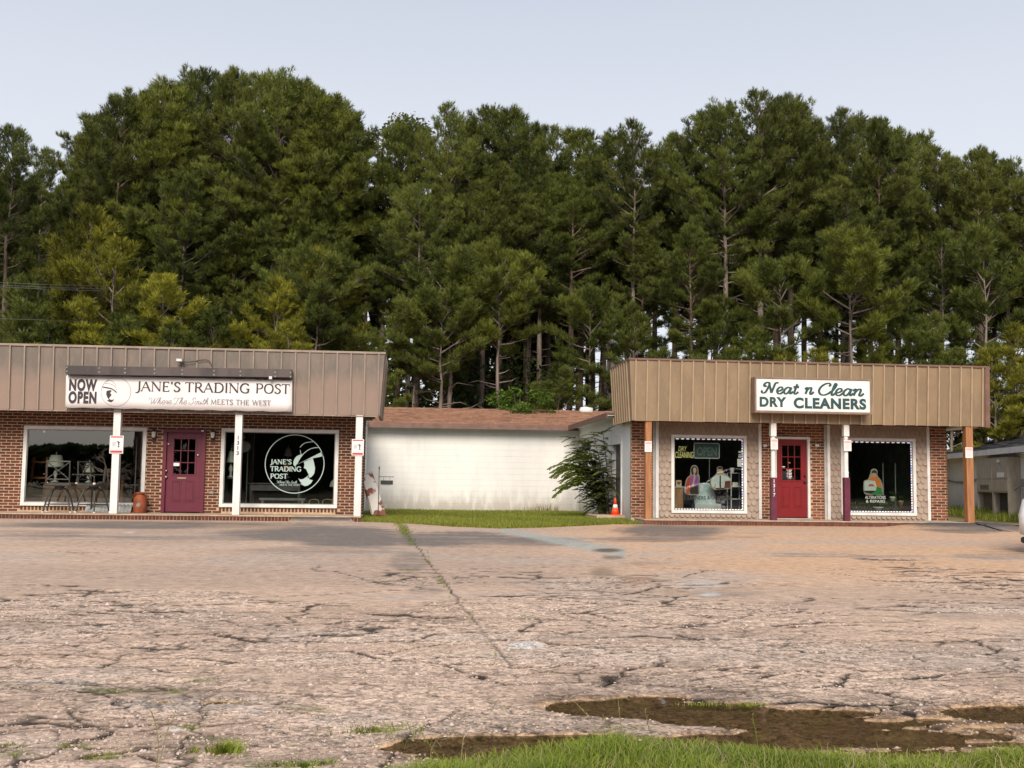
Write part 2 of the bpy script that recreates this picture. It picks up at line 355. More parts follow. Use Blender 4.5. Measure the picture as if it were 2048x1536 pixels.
SCRIPT = {
 'N': (1.05, [('~', [(.02, .28), (.0, .12), (.12, .03), (.28, .12), (.42, .5), (.5, .9), (.36, 1.02), (.16, .92), (.1, .72), (.22, .64), (.28, .74)]), ('|', [(.46, .96), (.72, .05)]), ('~', [(.72, .05), (.82, .5), (.92, .92), (1.06, 1.02), (1.14, .95)])]),
 'C': (.85, [('~', [(.72, .78), (.82, .92), (.7, 1.05), (.45, .98), (.2, .72), (.1, .4), (.2, .1), (.45, 0), (.72, .12), (.92, .35)])]),
 'W': (1.1, [('~', [(-.25, .6), (-.3, .85), (-.1, 1.0), (.12, .85), (.14, .4), (.22, .05), (.45, .4), (.62, .95), (.56, .5), (.62, .05), (.85, .4), (1.05, .95), (1.2, 1.05)])]),
 'T': (.75, [('~', [(-.2, .7), (-.1, .98), (.2, .95), (.55, .92), (.9, 1.05)]), ('~', [(.5, .92), (.4, .5), (.28, .08), (.05, 0), (-.05, .15)])]),
 'S': (.75, [('~', [(.75, .8), (.7, 1.02), (.45, 1.0), (.35, .75), (.5, .5), (.52, .2), (.3, 0), (.05, .02), (-.1, .2), (.05, .35)])]),
 'e': (.56, [('~', [(.02, .2), (.28, .26), (.46, .42), (.38, .6), (.2, .55), (.08, .3), (.16, .04), (.36, .0), (.6, .24)])]),
 'a': (.66, [('~', [(.5, .5), (.3, .6), (.1, .42), (.05, .16), (.18, -.01), (.36, .12), (.52, .5)]), ('~', [(.56, .6), (.48, .2), (.54, .01), (.72, .22)])]),
 't': (.42, [('|', [(.3, .92), (.16, .2)]), ('~', [(.17, .3), (.16, .06), (.28, 0), (.46, .2)]), ('|', [(.04, .62), (.46, .66)])]),
 'n': (.72, [('~', [(.0, .42), (.14, .58), (.2, .45), (.08, .0)]), ('~', [(.12, .22), (.34, .56), (.52, .55), (.5, .3), (.46, .06), (.58, .0), (.76, .22)])]),
 'l': (.32, [('~', [(.02, .18), (.24, .55), (.38, .92), (.28, 1.02), (.18, .6), (.12, .15), (.2, 0), (.36, .18)])]),
 'h': (.62, [('~', [(.02, .18), (.26, .6), (.36, .95), (.24, 1.0), (.14, .5), (.06, .0)]), ('~', [(.1, .2), (.28, .5), (.42, .48), (.38, .15), (.46, .0), (.62, .18)])]),
 'r': (.45, [('~', [(.02, .18), (.14, .55), (.22, .48), (.4, .5), (.3, .2), (.34, .0), (.48, .18)])]),
 'o': (.55, [('~', [(.3, .55), (.12, .45), (.06, .2), (.18, .0), (.36, .1), (.44, .35), (.3, .55), (.4, .42), (.58, .5)])]),
 'u': (.6, [('~', [(.04, .5), (.14, .5), (.08, .15), (.2, .0), (.36, .15), (.46, .5)]), ('~', [(.46, .5), (.42, .12), (.5, 0), (.64, .18)])]),
 ' ': (.4, []),
}
def ribbon(mb, pts, w, y, T, thin=None, mi=0):
    """flat ribbon; w thick on down strokes, thin on level ones"""
    n = len(pts)
    if n < 2: return
    L = []; Rr = []
    for k in range(n):
        a = pts[max(k-1, 0)]; b = pts[min(k+1, n-1)]; dx, dy = b[0]-a[0], b[1]-a[1]; l = math.hypot(dx, dy) or 1; dx /= l; dy /= l
        ww = w if thin is None else thin+(w-thin)*abs(dy)**.8
        L.append((pts[k][0]-dy*ww/2, pts[k][1]+dx*ww/2)); Rr.append((pts[k][0]+dy*ww/2, pts[k][1]-dx*ww/2))
    for k in range(n-1):               # each piece a hair above the last, so that crossing strokes never share a plane
        yk = y-.00004*k; q = [(*T(*p)[:1], yk, T(*p)[1]) for p in (L[k], Rr[k], Rr[k+1], L[k+1])]; mb.quad(q[3], q[2], q[1], q[0], mi)
def stroke_text(name, s, font, x0, x1, z0, h, y, m, parent, w=.15, thin=.06, slant=0., serif=.12, gap=0., **kw):
    adv = sum(font[c][0]+gap for c in s); sx = (x1-x0)/adv; mb = MB(); cx = 0; kk = 0
    for c in s:
        a, st = font[c]
        T = lambda px, py, cx=cx: (x0+(cx+px+slant*py)*sx, z0+py*h)
        asp = h/sx
        for q in st:
            kk += 1; yy = y-.0005*kk
            def R2(pts, ww, th):        # keep stroke weight even under the x/z scaling
                P = [T(*p) for p in pts]; ribbon(mb, P, ww*h, yy, lambda a_, b_: (a_, b_), None if th is None else th*h)
            if q[0] == '|': R2(q[1], w, None)
            elif q[0] == 't': R2(q[1], thin, None)
            elif q[0] == '~': R2(cr(q[1]), w, thin)
            elif q[0] == 's': R2([(q[1]-serif/ (sx/h), q[2]), (q[1]+serif/(sx/h), q[2])], thin*1.0, None)
            elif q[0] == 'v': R2([(q[1], q[2]-.08), (q[1], q[2]+.08)], thin*1.1, None)
        cx += a+gap
    return mb.build(name, m, parent, **kw)
def smooth_closed(P, n=4):
    out = []; N = len(P)
    for i in range(N):
        p0, p1, p2, p3 = P[i-1], P[i], P[(i+1) % N], P[(i+2) % N]
        for k in range(n):
            t = k/n
            out.append(tuple(.5*((2*p1[a])+(-p0[a]+p2[a])*t+(2*p0[a]-5*p1[a]+4*p2[a]-p3[a])*t*t+(-p0[a]+3*p1[a]-3*p2[a]+p3[a])*t**3) for a in range(2)))
    return out
def ring(mb, c, r, wd, y, n=64):
    i = len(mb.v)
    for k in range(n):
        t = 2*math.pi*k/n
        for q in (r-wd/2, r+wd/2): mb.v.append((c[0]+q*math.cos(t), y, c[1]+q*math.sin(t)))
    for k in range(n):
        a = i+2*k; b = i+2*((k+1) % n); mb.f.append((a, a+1, b+1, b)); mb.m.append(0)

# ------------------------------------------------------------------ setting: main levels
YW, YF = 28.2, 27.0            # shop wall plane, fascia front plane
ZS = .13                       # porch slab top
ZFB, ZFT = 2.58, 4.14          # fascia bottom / top

def wall_open(mb, x0, x1, z0, z1, y0, y1, ops, mi=0):
    xs = sorted({x0, x1, *[min(max(o[0], x0), x1) for o in ops], *[min(max(o[1], x0), x1) for o in ops]})
    for a, b in zip(xs, xs[1:]):
        if b-a < 1e-4: continue
        cuts = sorted([(o[2], o[3]) for o in ops if o[0] <= a+1e-4 and o[1] >= b-1e-4])
        z = z0
        for c, d in cuts:
            if c > z: mb.box(a, b, y0, y1, z, c, mi)
            z = max(z, d)
        if z < z1: mb.box(a, b, y0, y1, z, z1, mi)

BL, BH, PL, PH = .209, .053, .234, .0735
def brick_meshes(mats):
    out = []
    for k, m in enumerate(mats):
        mb = MB(); mb.box(-BL/2, BL/2, -.003, .045, -BH/2, BH/2, bev=.004); out.append(mb.mesh('brick_shape', m))
    return out
def brick_wall(parent, x0, x1, z0, z1, y, ops, mats, nmax, rowlock=()):
    wall = MB(); wall_open(wall, x0, x1, z0, z1, y+.008, y+.2, ops)
    w_o = wall.build('brick_wall', MORTAR, parent)
    cells = []
    nz = int((z1-z0)/PH)
    for j in range(nz):
        zc = z0+(j+.5)*PH; x = x0-(PL/2 if j % 2 else 0)
        while x < x1:
            a, b = max(x+.01, x0), min(x+.01+BL, x1)
            segs = [(a, b)]
            for o in ops:
                if o[2]-.012 < zc < o[3]+.012:
                    ns = []
                    for s in segs:
                        if o[1] <= s[0] or o[0] >= s[1]: ns.append(s); continue
                        if o[0]-s[0] > .02: ns.append((s[0], o[0]+.012))
                        if s[1]-o[1] > .02: ns.append((o[1]-.012, s[1]))
                    segs = ns
            for s in segs:
                if s[1]-s[0] > .04: cells.append(((s[0]+s[1])/2, zc, (s[1]-s[0])/BL, False))
            x += PL
    for (a, b, zl, zh) in rowlock:
        cells = [c for c in cells if not (a < c[0] < b and zl-.022 < c[1] < zh+.03)]
        n = int((b-a)/.088)
        for k in range(n): cells.append((a+(k+.5)*(b-a)/n, (zl+zh)/2, (zh-zl-.014)/BL, True))
    vis = [c for c in cells if c[1] < ZFB-.02]
    vis.sort(key=lambda c: abs(c[0]))
    own = vis[:nmax]; ids = {id(c) for c in own}; rest = [c for c in cells if id(c) not in ids]
    me = brick_meshes(mats)
    for c in own:
        inst('brick', R.choice(me), (c[0], y-R.random()*.003, c[1]), w_o, rot=(0, math.pi/2, 0) if c[3] else None,
             scale=(c[2], 1, 1.0+R.uniform(-.04, .03)))
    if rest:
        mb = MB()
        for c in rest:
            l = BL*c[2]/2; h = BH/2; mi = R.randrange(len(mats)); yy = y-R.random()*.003
            if c[3]: mb.box(c[0]-h, c[0]+h, yy, yy+.03, c[1]-l, c[1]+l, mi, bev=.003)
            else: mb.box(c[0]-l, c[0]+l, yy, yy+.03, c[1]-h, c[1]+h, mi, bev=.003)
        mb.build('brick', mats, w_o, kind='stuff')
    return w_o

def window(parent, x0, x1, z0, z1, y, gm, fw=.085, proud=.035, label=None):
    f = MB()
    f.box(x0, x1, y-proud, y+.06, z1-fw, z1, bev=.006); f.box(x0, x1, y-proud-.015, y+.06, z0, z0+fw, bev=.006)
    f.box(x0, x0+fw, y-proud+.002, y+.06, z0+fw, z1-fw, bev=.006); f.box(x1-fw, x1, y-proud+.002, y+.06, z0+fw, z1-fw, bev=.006)
    fo = f.build('window', WHITE, parent)
    s = MB(); i = .022; a, b, c, d = x0+fw, x1-fw, z0+fw, z1-fw
    s.box(a, b, y-.004, y+.04, d-i, d); s.box(a, b, y-.004, y+.04, c, c+i); s.box(a, a+i, y-.004, y+.04, c+i, d-i); s.box(b-i, b, y-.004, y+.04, c+i, d-i)
    s.build('stop_bead', GREYM, fo)
    g = MB(); g.quad((a+i, y+.015, c+i), (b-i, y+.015, c+i), (b-i, y+.015, d-i), (a+i, y+.015, d-i))
    g.build('pane', gm, fo)
    if label: fo['label'] = label
    return fo

def nine_light_door(parent, x0, x1, z0, z1, y, slabm, framem, jamb, gm, knobm, paper=False, label=None):
    """frame, slab with nine panes above and two raised panels below"""
    f = MB()
    f.box(x0-jamb, x0, y-.04, y+.1, z0, z1, bev=.005); f.box(x1, x1+jamb, y-.04, y+.1, z0, z1, bev=.005)
    f.box(x0-jamb, x1+jamb, y-.042, y+.1, z1, z1+jamb, bev=.005)
    d = MB(); W_ = x1-x0; H = z1-z0
    gx0, gx1 = x0+W_*.19, x1-W_*.19; gz0, gz1 = z0+H*.475, z0+H*.925
    gw = (gx1-gx0)/3; gh = (gz1-gz0)/3; br = .02
    ops = [(gx0+i*gw+br/2, gx0+(i+1)*gw-br/2, gz0+j*gh+br/2, gz0+(j+1)*gh-br/2) for i in range(3) for j in range(3)]
    wall_open(d, x0+.004, x1-.004, z0+.02, z1-.003, y+.03, y+.07, ops)
    d.box(gx0-.03, gx1+.03, y+.018, y+.032, gz1-.0, gz1+.03, bev=.004); d.box(gx0-.03, gx1+.03, y+.018, y+.032, gz0-.03, gz0, bev=.004)
    d.box(gx0-.03, gx0, y+.018, y+.032, gz0, gz1, bev=.004); d.box(gx1, gx1+.03, y+.018, y+.032, gz0, gz1, bev=.004)
    pw = W_*.27
    for cx in (x0+W_*.31, x1-W_*.31):
        a, b, c, e = cx-pw/2, cx+pw/2, z0+H*.13, z0+H*.4
        for q in ((a, b, e-.02, e), (a, b, c, c+.02), (a, a+.02, c+.02, e-.02), (b-.02, b, c+.02, e-.02)):
            d.box(q[0], q[1], y+.02, y+.031, q[2], q[3], bev=.003)
        d.box(a+.045, b-.045, y+.017, y+.031, c+.045, e-.045, bev=.008)
    do = d.build('door', slabm, parent)
    f.build('door_frame', framem, do)
    for o in ops:
        g = MB(); g.quad((o[0]-.004, y+.05, o[2]-.004), (o[1]+.004, y+.05, o[2]-.004), (o[1]+.004, y+.05, o[3]+.004), (o[0]-.004, y+.05, o[3]+.004))
        g.build('pane', gm, do)
    if label: do['label'] = label
    return do, (gx0, gx1, gz0, gz1)

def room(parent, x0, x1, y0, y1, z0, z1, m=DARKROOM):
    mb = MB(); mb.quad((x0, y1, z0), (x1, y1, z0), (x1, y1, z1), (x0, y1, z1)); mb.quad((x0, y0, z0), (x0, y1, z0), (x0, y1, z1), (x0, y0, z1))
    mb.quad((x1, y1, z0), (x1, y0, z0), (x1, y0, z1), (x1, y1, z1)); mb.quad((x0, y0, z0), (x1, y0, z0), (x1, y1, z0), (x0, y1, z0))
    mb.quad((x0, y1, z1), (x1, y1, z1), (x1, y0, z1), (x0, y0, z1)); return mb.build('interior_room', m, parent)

def fascia(parent, x0, x1, pitch, first, m, bl, br, depth, cornl, cornr, y=YF, side_l=True, side_r=True):
    """standing-seam mansard: separate sheets, each with its raised seam"""
    bat = .1
    xs = []; x = first
    while x > x0+.05: x -= pitch
    x += pitch
    while x < x1-.05: xs.append(x); x += pitch
    edges = [x0]+xs+[x1]
    def P(x, z, e=0): # front plane point
        t = (z-ZFB)/(ZFT-ZFB)
        xx = x
        if abs(x-x0) < 1e-6: xx = x0+bl*(1-t)
        if abs(x-x1) < 1e-6: xx = x1-br*(1-t)
        return (xx, y+bat*(1-t)-e, z)
    for a, b in zip(edges, edges[1:]):
        mb = MB(); jit = R.uniform(-.004, .012); zl = ZFB+R.uniform(-.008, .008)
        p = [P(a, zl, jit), P(b, zl, jit), P(b, ZFT-.05, jit), P(a, ZFT-.05, jit)]
        bk = [(q[0], q[1]+.05, q[2]) for q in p]
        mb.hexa([p[0], p[1], bk[1], bk[0], p[3], p[2], bk[2], bk[3]])
        pan = mb.build('fascia_panel', m, parent)
        if a != x0:
            rb = MB(); h = .017
            q = [(a-h, 0), (a+h, 0)]
            lo = P(a, ZFB-.004); hi = P(a, ZFT-.045)
            rb.hexa([(lo[0]-h, lo[1]-.045, lo[2]), (lo[0]+h, lo[1]-.045, lo[2]), (lo[0]+h, lo[1]+.01, lo[2]), (lo[0]-h, lo[1]+.01, lo[2]),
                     (hi[0]-h, hi[1]-.045, hi[2]), (hi[0]+h, hi[1]-.045, hi[2]), (hi[0]+h, hi[1]+.01, hi[2]), (hi[0]-h, hi[1]+.01, hi[2])])
            rb.build('seam', SEAML if m is FASL else SEAMR, pan)
    for sgn, xx, b, on in ((-1, x0, bl, side_l), (1, x1, br, side_r)):
        if not on: continue
        n = max(3, round(depth/.31)); 
        for k in range(n):
            ya, yb = y+.03+k*(depth-.03)/n, y+.03+(k+1)*(depth-.03)/n; mb = MB()
            f1 = lambda yy, z: (xx-sgn*b*(1-(z-ZFB)/(ZFT-ZFB)), yy+(bat*(1-(z-ZFB)/(ZFT-ZFB)) if k == 0 and yy == ya else 0), z)
            A = [f1(ya, ZFB), f1(yb, ZFB), f1(yb, ZFT-.05), f1(ya, ZFT-.05)]
            ins = [(q[0]-sgn*.05, q[1], q[2]) for q in A]
            mb.hexa([A[0], A[1], ins[1], ins[0], A[3], A[2], ins[2], ins[3]])
            pan = mb.build('fascia_panel', m, parent)
            rb = MB(); h = .014; q0 = f1(yb, ZFB-.004); q1 = f1(yb, ZFT-.045)
            rb.hexa([(min(q0[0], q0[0]+sgn*.034), q0[1]-h, q0[2]), (max(q0[0], q0[0]+sgn*.034), q0[1]-h, q0[2]), (max(q0[0], q0[0]+sgn*.034), q0[1]+h, q0[2]), (min(q0[0], q0[0]+sgn*.034), q0[1]+h, q0[2]),
                     (min(q1[0], q1[0]+sgn*.034), q1[1]-h, q1[2]), (max(q1[0], q1[0]+sgn*.034), q1[1]-h, q1[2]), (max(q1[0], q1[0]+sgn*.034), q1[1]+h, q1[2]), (min(q1[0], q1[0]+sgn*.034), q1[1]+h, q1[2])])
            rb.build('seam', SEAML if m is FASL else SEAMR, pan)

# ================================================================== LEFT SHOP
LX0, LX1 = -12.4, XY(725.5, YW, 950)
shopL = thing('brick_shop', (-5.5, YW, 0), 'red brick shop with faded brown metal fascia, plum door and white porch posts', 'shop')
lw1 = (XY(45, YW), XY(291.5, YW), ZY(170, 1012.5, YW), ZY(170, 853, YW))
lw2 = (XY(441, YW), XY(676.5, YW), ZY(558, 1015.5, YW), ZY(558, 858, YW))
ldr = (XY(325, YW), XY(407.5, YW), ZS, ZY(366, 859, YW))
ops = [lw1, lw2, ldr]
rl = [(lw1[0]-.02, lw1[1]+.02, lw1[2]-.108, lw1[2]), (lw2[0]-.02, lw2[1]+.02, lw2[2]-.108, lw2[2])]
brick_wall(shopL, LX0, LX1, ZS, 2.75, YW, ops, BRK, 300, rl)
# brick return on the right flank, then painted block
mb = MB(); mb.box(LX1-.2, LX1-.001, YW+.2, YW+1.25, ZS, 2.7); sw = mb.build('side_wall', MORTAR, shopL)
mb = MB()
for j in range(34):
    z = ZS+(j+.5)*PH; yy = YW+.012+(.11 if j % 2 else 0)
    mb.box(LX1-.02, LX1+.006, YW+.005, yy+.09, z-BH/2, z+BH/2, R.randrange(3))
    for k in range(4): mb.box(LX1-.02, LX1+.006, yy+.11+k*PL, yy+.11+k*PL+BL, z-BH/2, z+BH/2, R.randrange(3))
mb.build('brick', BRK, sw, kind='stuff')
mb = MB(); mb.box(LX1-.45, LX1-.25, YW+1.25, 37.4, 0, 3.0); mb.build('rear_wall', WHITE, shopL)
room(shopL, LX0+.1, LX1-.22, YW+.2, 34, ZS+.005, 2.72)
mb = MB(); mb.box(LX0, LX1-.05, YF+.3, 36, 2.92, 2.99); mb.build('flat_roof', SOFF, shopL)
mb = MB(); mb.box(LX0, LX1+.25, YF+.16, YW+.2, ZFB+.04, ZFB+.06); mb.box(LX1+.01, LX1+.25, YW+.2, YF+2.35, ZFB+.04, ZFB+.06); mb.build('soffit', SOFF, shopL)
LFX1 = XY(770, YF, 705)
fascia(shopL, LX0, LFX1, .335, XY(21, YF, 700), FASL, 0, .1, 2.4, 0, 0, side_l=False)
capm = mat('fascia_cap', (.34, .27, .22), (.25, .19, .16), .5, 4)
mb = MB(); mb.box(LX0, LFX1+.015, YF-.035, YF+.06, ZFT-.055, ZFT, bev=.006); mb.box(LFX1-.06, LFX1+.015, YF+.06, YF+2.43, ZFT-.055, ZFT); mb.build('roof_trim', capm, shopL)
mb = MB(); mb.box(LX0, LFX1-.12, YF+.075, YF+.125, ZFB-.03, ZFB-.006); mb.build('drip_edge', capm, shopL)
# slab with brick edge
slabLx1 = XY(722, YF, 1030)
mb = MB(); mb.box(LX0, slabLx1, YF-.02, YW+.3, ZS-.03, ZS, bev=.008); sl = mb.build('porch_slab', CONC, shopL)
mb = MB(); mb.box(LX0, slabLx1-.01, YF+.01, YW+.3, -.12, ZS-.03); bed = mb.build('slab_edge', MORTAR, shopL)
mb = MB(); x = LX0
while x < slabLx1-.08:
    mb.box(x, x+.068, YF-.006, YF+.03, -.12, ZS-.036, R.randrange(3), bev=.003); x += .082
mb.build('brick', [BRK[0], BRK[2], BRK[2]], bed, kind='stuff')
# posts
def post(parent, px, y, m, half, z0, z1, py=930):
    x = XY(px, y, py); mb = MB(); mb.box(x-half, x+half, y-half, y+half, z0, z1, bev=.008); o = mb.build('porch_post', m, parent); return o, x
pL = []
for px in (232, 475.5, 717): pL.append(post(shopL, px, YF+.18, POSTW, .083, ZS+.001, ZFB+.04))
digits = mat('black_digits', (.03, .03, .03), None, .5)
px_ = pL[1][1]
text_part('house_number', '1313', px_-.028, px_+.028, ZY(475, 910, YF), ZY(475, 871, YF), YF+.095, digits, shopL, off=.02, vertical=True)
window(shopL, *lw1, YW, GLASS_A, label='large display window reflecting pale sky over dark trees')
window(shopL, *lw2, YW, GLASS_B, label='large display window with the round shop emblem')
jx = .09
dL, gL = nine_light_door(shopL, ldr[0]+jx, ldr[1]-.05, ZS+.01, ldr[3]-.08, YW-.02, MAROON, MAROON, .085, GLASS_B, BLACK, label='plum nine-light door')
brass = mat('brass', (.6, .5, .35), None, .3, metal=.9)
def knob(parent, x, z, y, m, r=.03):
    mb = MB(); mb.lathe((0, 0, 0), [(.0, 0), (r*.9, .005), (r*.4, .012), (r*.4, .03), (r, .045), (r*.8, .065), (.001, .07)], 12)
    mb.v = [(x+v[0], y-v[2], z+v[1]) for v in mb.v]; return mb.build('handle', m, parent, smooth=True)
knob(dL, XY(333.5, YW), ZY(333, 954, YW), YW+.01, brass, .034); knob(dL, XY(333.5, YW), ZY(333, 941.5, YW), YW+.01, brass, .028)
knob(dL, XY(336, YW), ZY(336, 888, YW), YW+.01, mat('white_button', (.8, .8, .8)), .02); knob(dL, XY(395.5, YW), ZY(395, 910, YW), YW+.01, MATS['white_button'], .02)
mb = MB(); mb.box(XY(355.5, YW), XY(373, YW), YW, YW+.012, ZY(364, 957.5, YW), ZY(364, 954.5, YW), bev=.003); mb.build('mail_slot', brass, dL)
mb = MB(); mb.box(XY(345, YW), XY(358.5, YW), YW+.012, YW+.016, ZY(351, 932, YW), ZY(351, 924, YW)); mb.build('door_notice', PAPER, dL)
mb = MB(); mb.box(XY(401, YW), XY(406, YW), YW-.075, YW-.062, ZY(403, 863, YW), ZY(403, 861, YW)); mb.build('door_sensor', PAPER, dL)
# interior seen through door: curtainless dark
# ================================================================== round emblem decal on the second window
decal = mat('decal_pale_green', (.42, .55, .52), (.38, .5, .48), .6, 3)
def dk(x, y): # zoom coordinates (x6.827, origin 430,840) -> wall plane
    X, Z = onY(430+x/6.8267, 840+y/6.8267, YW+.005); return (X, Z)
emb = thing('window_emblem', (dk(1088, 600)[0], YW+.005, dk(1088, 1000)[1]), 'pale green round emblem of a woman in a wide hat on the dark window', 'window decal')
mb = MB(); c = dk(1088, 600); rr = (dk(1490, 600)[0]-dk(686, 600)[0])/2
ring(mb, c, rr, .02, YW+.004); mb.build('ring', decal, emb)
def polyp(name, pts, m, parent, y, f=dk, smooth=True):
    P = smooth_closed(pts, 4) if smooth else pts
    P = [f(*p) for p in P]; mb = MB()
    ar = sum(P[i][0]*P[(i+1) % len(P)][1]-P[(i+1) % len(P)][0]*P[i][1] for i in range(len(P)))
    if ar < 0: P = P[::-1]
    mb.poly([(p[0], y, p[1]) for p in P]); return mb.build(name, m, parent)
y0 = YW+.004
polyp('hair_left', [(1070, 600), (1075, 555), (1105, 505), (1150, 478), (1190, 470), (1160, 515), (1135, 560), (1110, 615), (1085, 628)], decal, emb, y0)
polyp('brim', [(1120, 610), (1130, 604), (1290, 520), (1450, 440), (1462, 440), (1480, 492), (1470, 495), (1340, 522), (1250, 548)], decal, emb, y0, smooth=False)
polyp('face', [(1212, 572), (1335, 524), (1352, 580), (1366, 660), (1355, 730), (1320, 775), (1275, 795), (1262, 780), (1280, 745), (1262, 710), (1245, 672), (1212, 655), (1222, 610)], decal, emb, y0, smooth=False)
polyp('collar', [(1138, 795), (1165, 812), (1205, 806), (1245, 780), (1275, 752), (1285, 790), (1290, 812), (1335, 822), (1310, 865), (1265, 895), (1225, 903), (1165, 872), (1185, 866), (1160, 840)], decal, emb, y0, smooth=False)
mb = MB()
for pts, wd in (([(1120, 600), (1150, 540), (1210, 460), (1290, 400), (1370, 378), (1430, 378)], .018), ([(1162, 375), (1185, 345), (1240, 310), (1345, 297)], .016), ([(1165, 410), (1168, 440), (1178, 472)], .014)):
    ribbon(mb, [dk(*p) for p in cr(pts)], wd, y0-.0006, lambda a, b: (a, b))
mb.build('hat_lines', decal, emb)
def fitted(name, s, font, cx0, cx1, cyb, cyt, m, parent, f, y, **kw):
    a = f(cx0, cyb); b = f(cx1, cyt); return stroke_text(name, s, font, a[0], b[0], a[1], b[1]-a[1], y, m, parent, **kw)
for s, a, b, c_, d in (("JANE'S", 750, 1048, 600, 542), ('TRADING', 752, 1180, 696, 640), ('POST', 752, 990, 796, 738)):
    fitted('lettering', s, SERIF, a, b, c_, d, decal, emb, dk, y0, w=.24, thin=.13, serif=.1)
fitted('lettering', 'Where The South', SCRIPT, 850, 1120, 862, 832, decal, emb, dk, y0, w=.1, thin=.05, slant=.2)
fitted('lettering', 'MEETS THE WEST', SERIF, 880, 1160, 896, 878, decal, emb, dk, y0, w=.2, thin=.1, serif=.08)

# ================================================================== banner, beam, flood light
def bk(x, y):   # zoom x4.267 origin 120,700 on the banner plane
    return onY(120+x/4.2667, 700+y/4.2667, YF-.07)
ban_m = mat('banner_vinyl', (.8, .77, .78), (.76, .71, .73), .5, 1.2, .05)
ink = mat('banner_ink', (.03, .022, .03), (.05, .04, .05), .6, 20); inkg = mat('banner_ink_grey', (.25, .23, .25), None, .6)
p00, p10, p01, p11 = bk(45, 490), bk(1980, 528), bk(52, 212), bk(1982, 258)
banner = thing('shop_banner', (p00[0], YF-.07, p00[1]), "long white vinyl banner reading NOW OPEN and JANE'S TRADING POST under the brown beam", 'banner')
mb = MB(); nx = 40; V = []
for i in range(nx+1):
    t = i/nx
    for j in range(5):
        s = j/4; a = p00[0]*(1-t)+p10[0]*t; b_ = p01[0]*(1-t)+p11[0]*t; za = p00[1]*(1-t)+p10[1]*t; zb = p01[1]*(1-t)+p11[1]*t
        x = a*(1-s)+b_*s; z = za*(1-s)+zb*s
        z += .008*math.sin(t*9*2*math.pi)*(1 if j == 4 else (-1 if j == 0 else 0))
        yy = YF-.056+.003*math.sin(t*23)*math.sin(s*3.1)+.002*math.sin(t*61+s*4)*math.sin(s*3.1)
        V.append((x, yy-.01, z))
mb.v = V
for i in range(nx):
    for j in range(4): a = i*5+j; mb.f.append((a, a+5, a+6, a+1)); mb.m.append(0)
o = mb.build('vinyl_sheet', ban_m, banner, smooth=True)
sm = o.modifiers.new('t', 'SOLIDIFY'); sm.thickness = .002; sm.offset = 1
yb = YF-.075
for s, a, b, c_, d in (('NOW', 76, 318, 348, 250), ('OPEN', 70, 314, 455, 355)):
    A = bk(a, c_); B = bk(b, d); text_part('lettering', s, A[0], B[0], A[1]+.0, B[1], yb, ink, banner, off=.05, sp=1.16)
A = bk(640, 362); B = bk(1030, 285)
def bline(name, s, font, xa, xb, ya0, ya1, h, m, **kw):
    a = bk(xa, ya0); b = bk(xb, ya1); g = MB()
    o = stroke_text(name, s, font, a[0], b[0], 0, h, yb, m, banner, **kw)
    me = o.data; g0 = ORG[banner.name]
    for v in me.vertices:
        X = v.co.x+g0[0]; t = (X-a[0])/(b[0]-a[0]); v.co.z += a[1]+(b[1]-a[1])*t
    return o
hh = bk(1000, 272)[1]-bk(1000, 350)[1]
bline('lettering', "JANE'S", SERIF, 640, 1030, 347, 355, hh, ink, w=.17, thin=.075, serif=.1)
bline('lettering', 'TRADING', SERIF, 1065, 1620, 356, 366, hh, ink, w=.17, thin=.075, serif=.1)
bline('lettering', 'POST', SERIF, 1665, 1962, 366, 373, hh, ink, w=.17, thin=.075, serif=.1)
bline('lettering', 'Where The South', SCRIPT, 765, 1265, 460, 462, hh*.68, inkg, w=.065, thin=.035, slant=.25)
bline('lettering', 'MEETS THE WEST', SERIF, 1285, 1800, 462, 470, hh*.52, inkg, w=.2, thin=.09, serif=.08)
mb = MB(); c = bk(478, 358); ring(mb, c, (bk(606, 358)[0]-bk(352, 358)[0])/2, .009, yb); mb.build('ring', inkg, banner)
polyp('emblem_brim', [(364, 312), (400, 317), (440, 326), (470, 345), (486, 362), (478, 364), (455, 345), (430, 333), (392, 326), (366, 320)], ink, banner, yb, f=bk)
polyp('emblem_hair', [(400, 350), (430, 343), (440, 350), (428, 368), (440, 380), (432, 395), (420, 412), (435, 425), (462, 422), (440, 445), (430, 444), (402, 432), (416, 424), (402, 400), (395, 375)], ink, banner, yb, f=bk)
mb = MB()
for pts in ([(385, 285), (430, 290), (470, 312), (486, 345)], [(400, 268), (440, 262), (470, 290), (478, 310)]): ribbon(mb, [bk(*p) for p in cr(pts)], .008, yb, lambda a, b: (a, b))
mb.build('hat_lines', inkg, banner)
mb = MB()
for k in range(9):
    for (a, b) in ((bk(52+k*240, 216+k*5), 0), (bk(50+k*240, 486+k*4.4), 0)):
        mb.box(a[0]-.012, a[0]+.012, yb-.006, yb+.004, a[1]-.012, a[1]+.012)
mb.build('grommet', GREYM, banner)
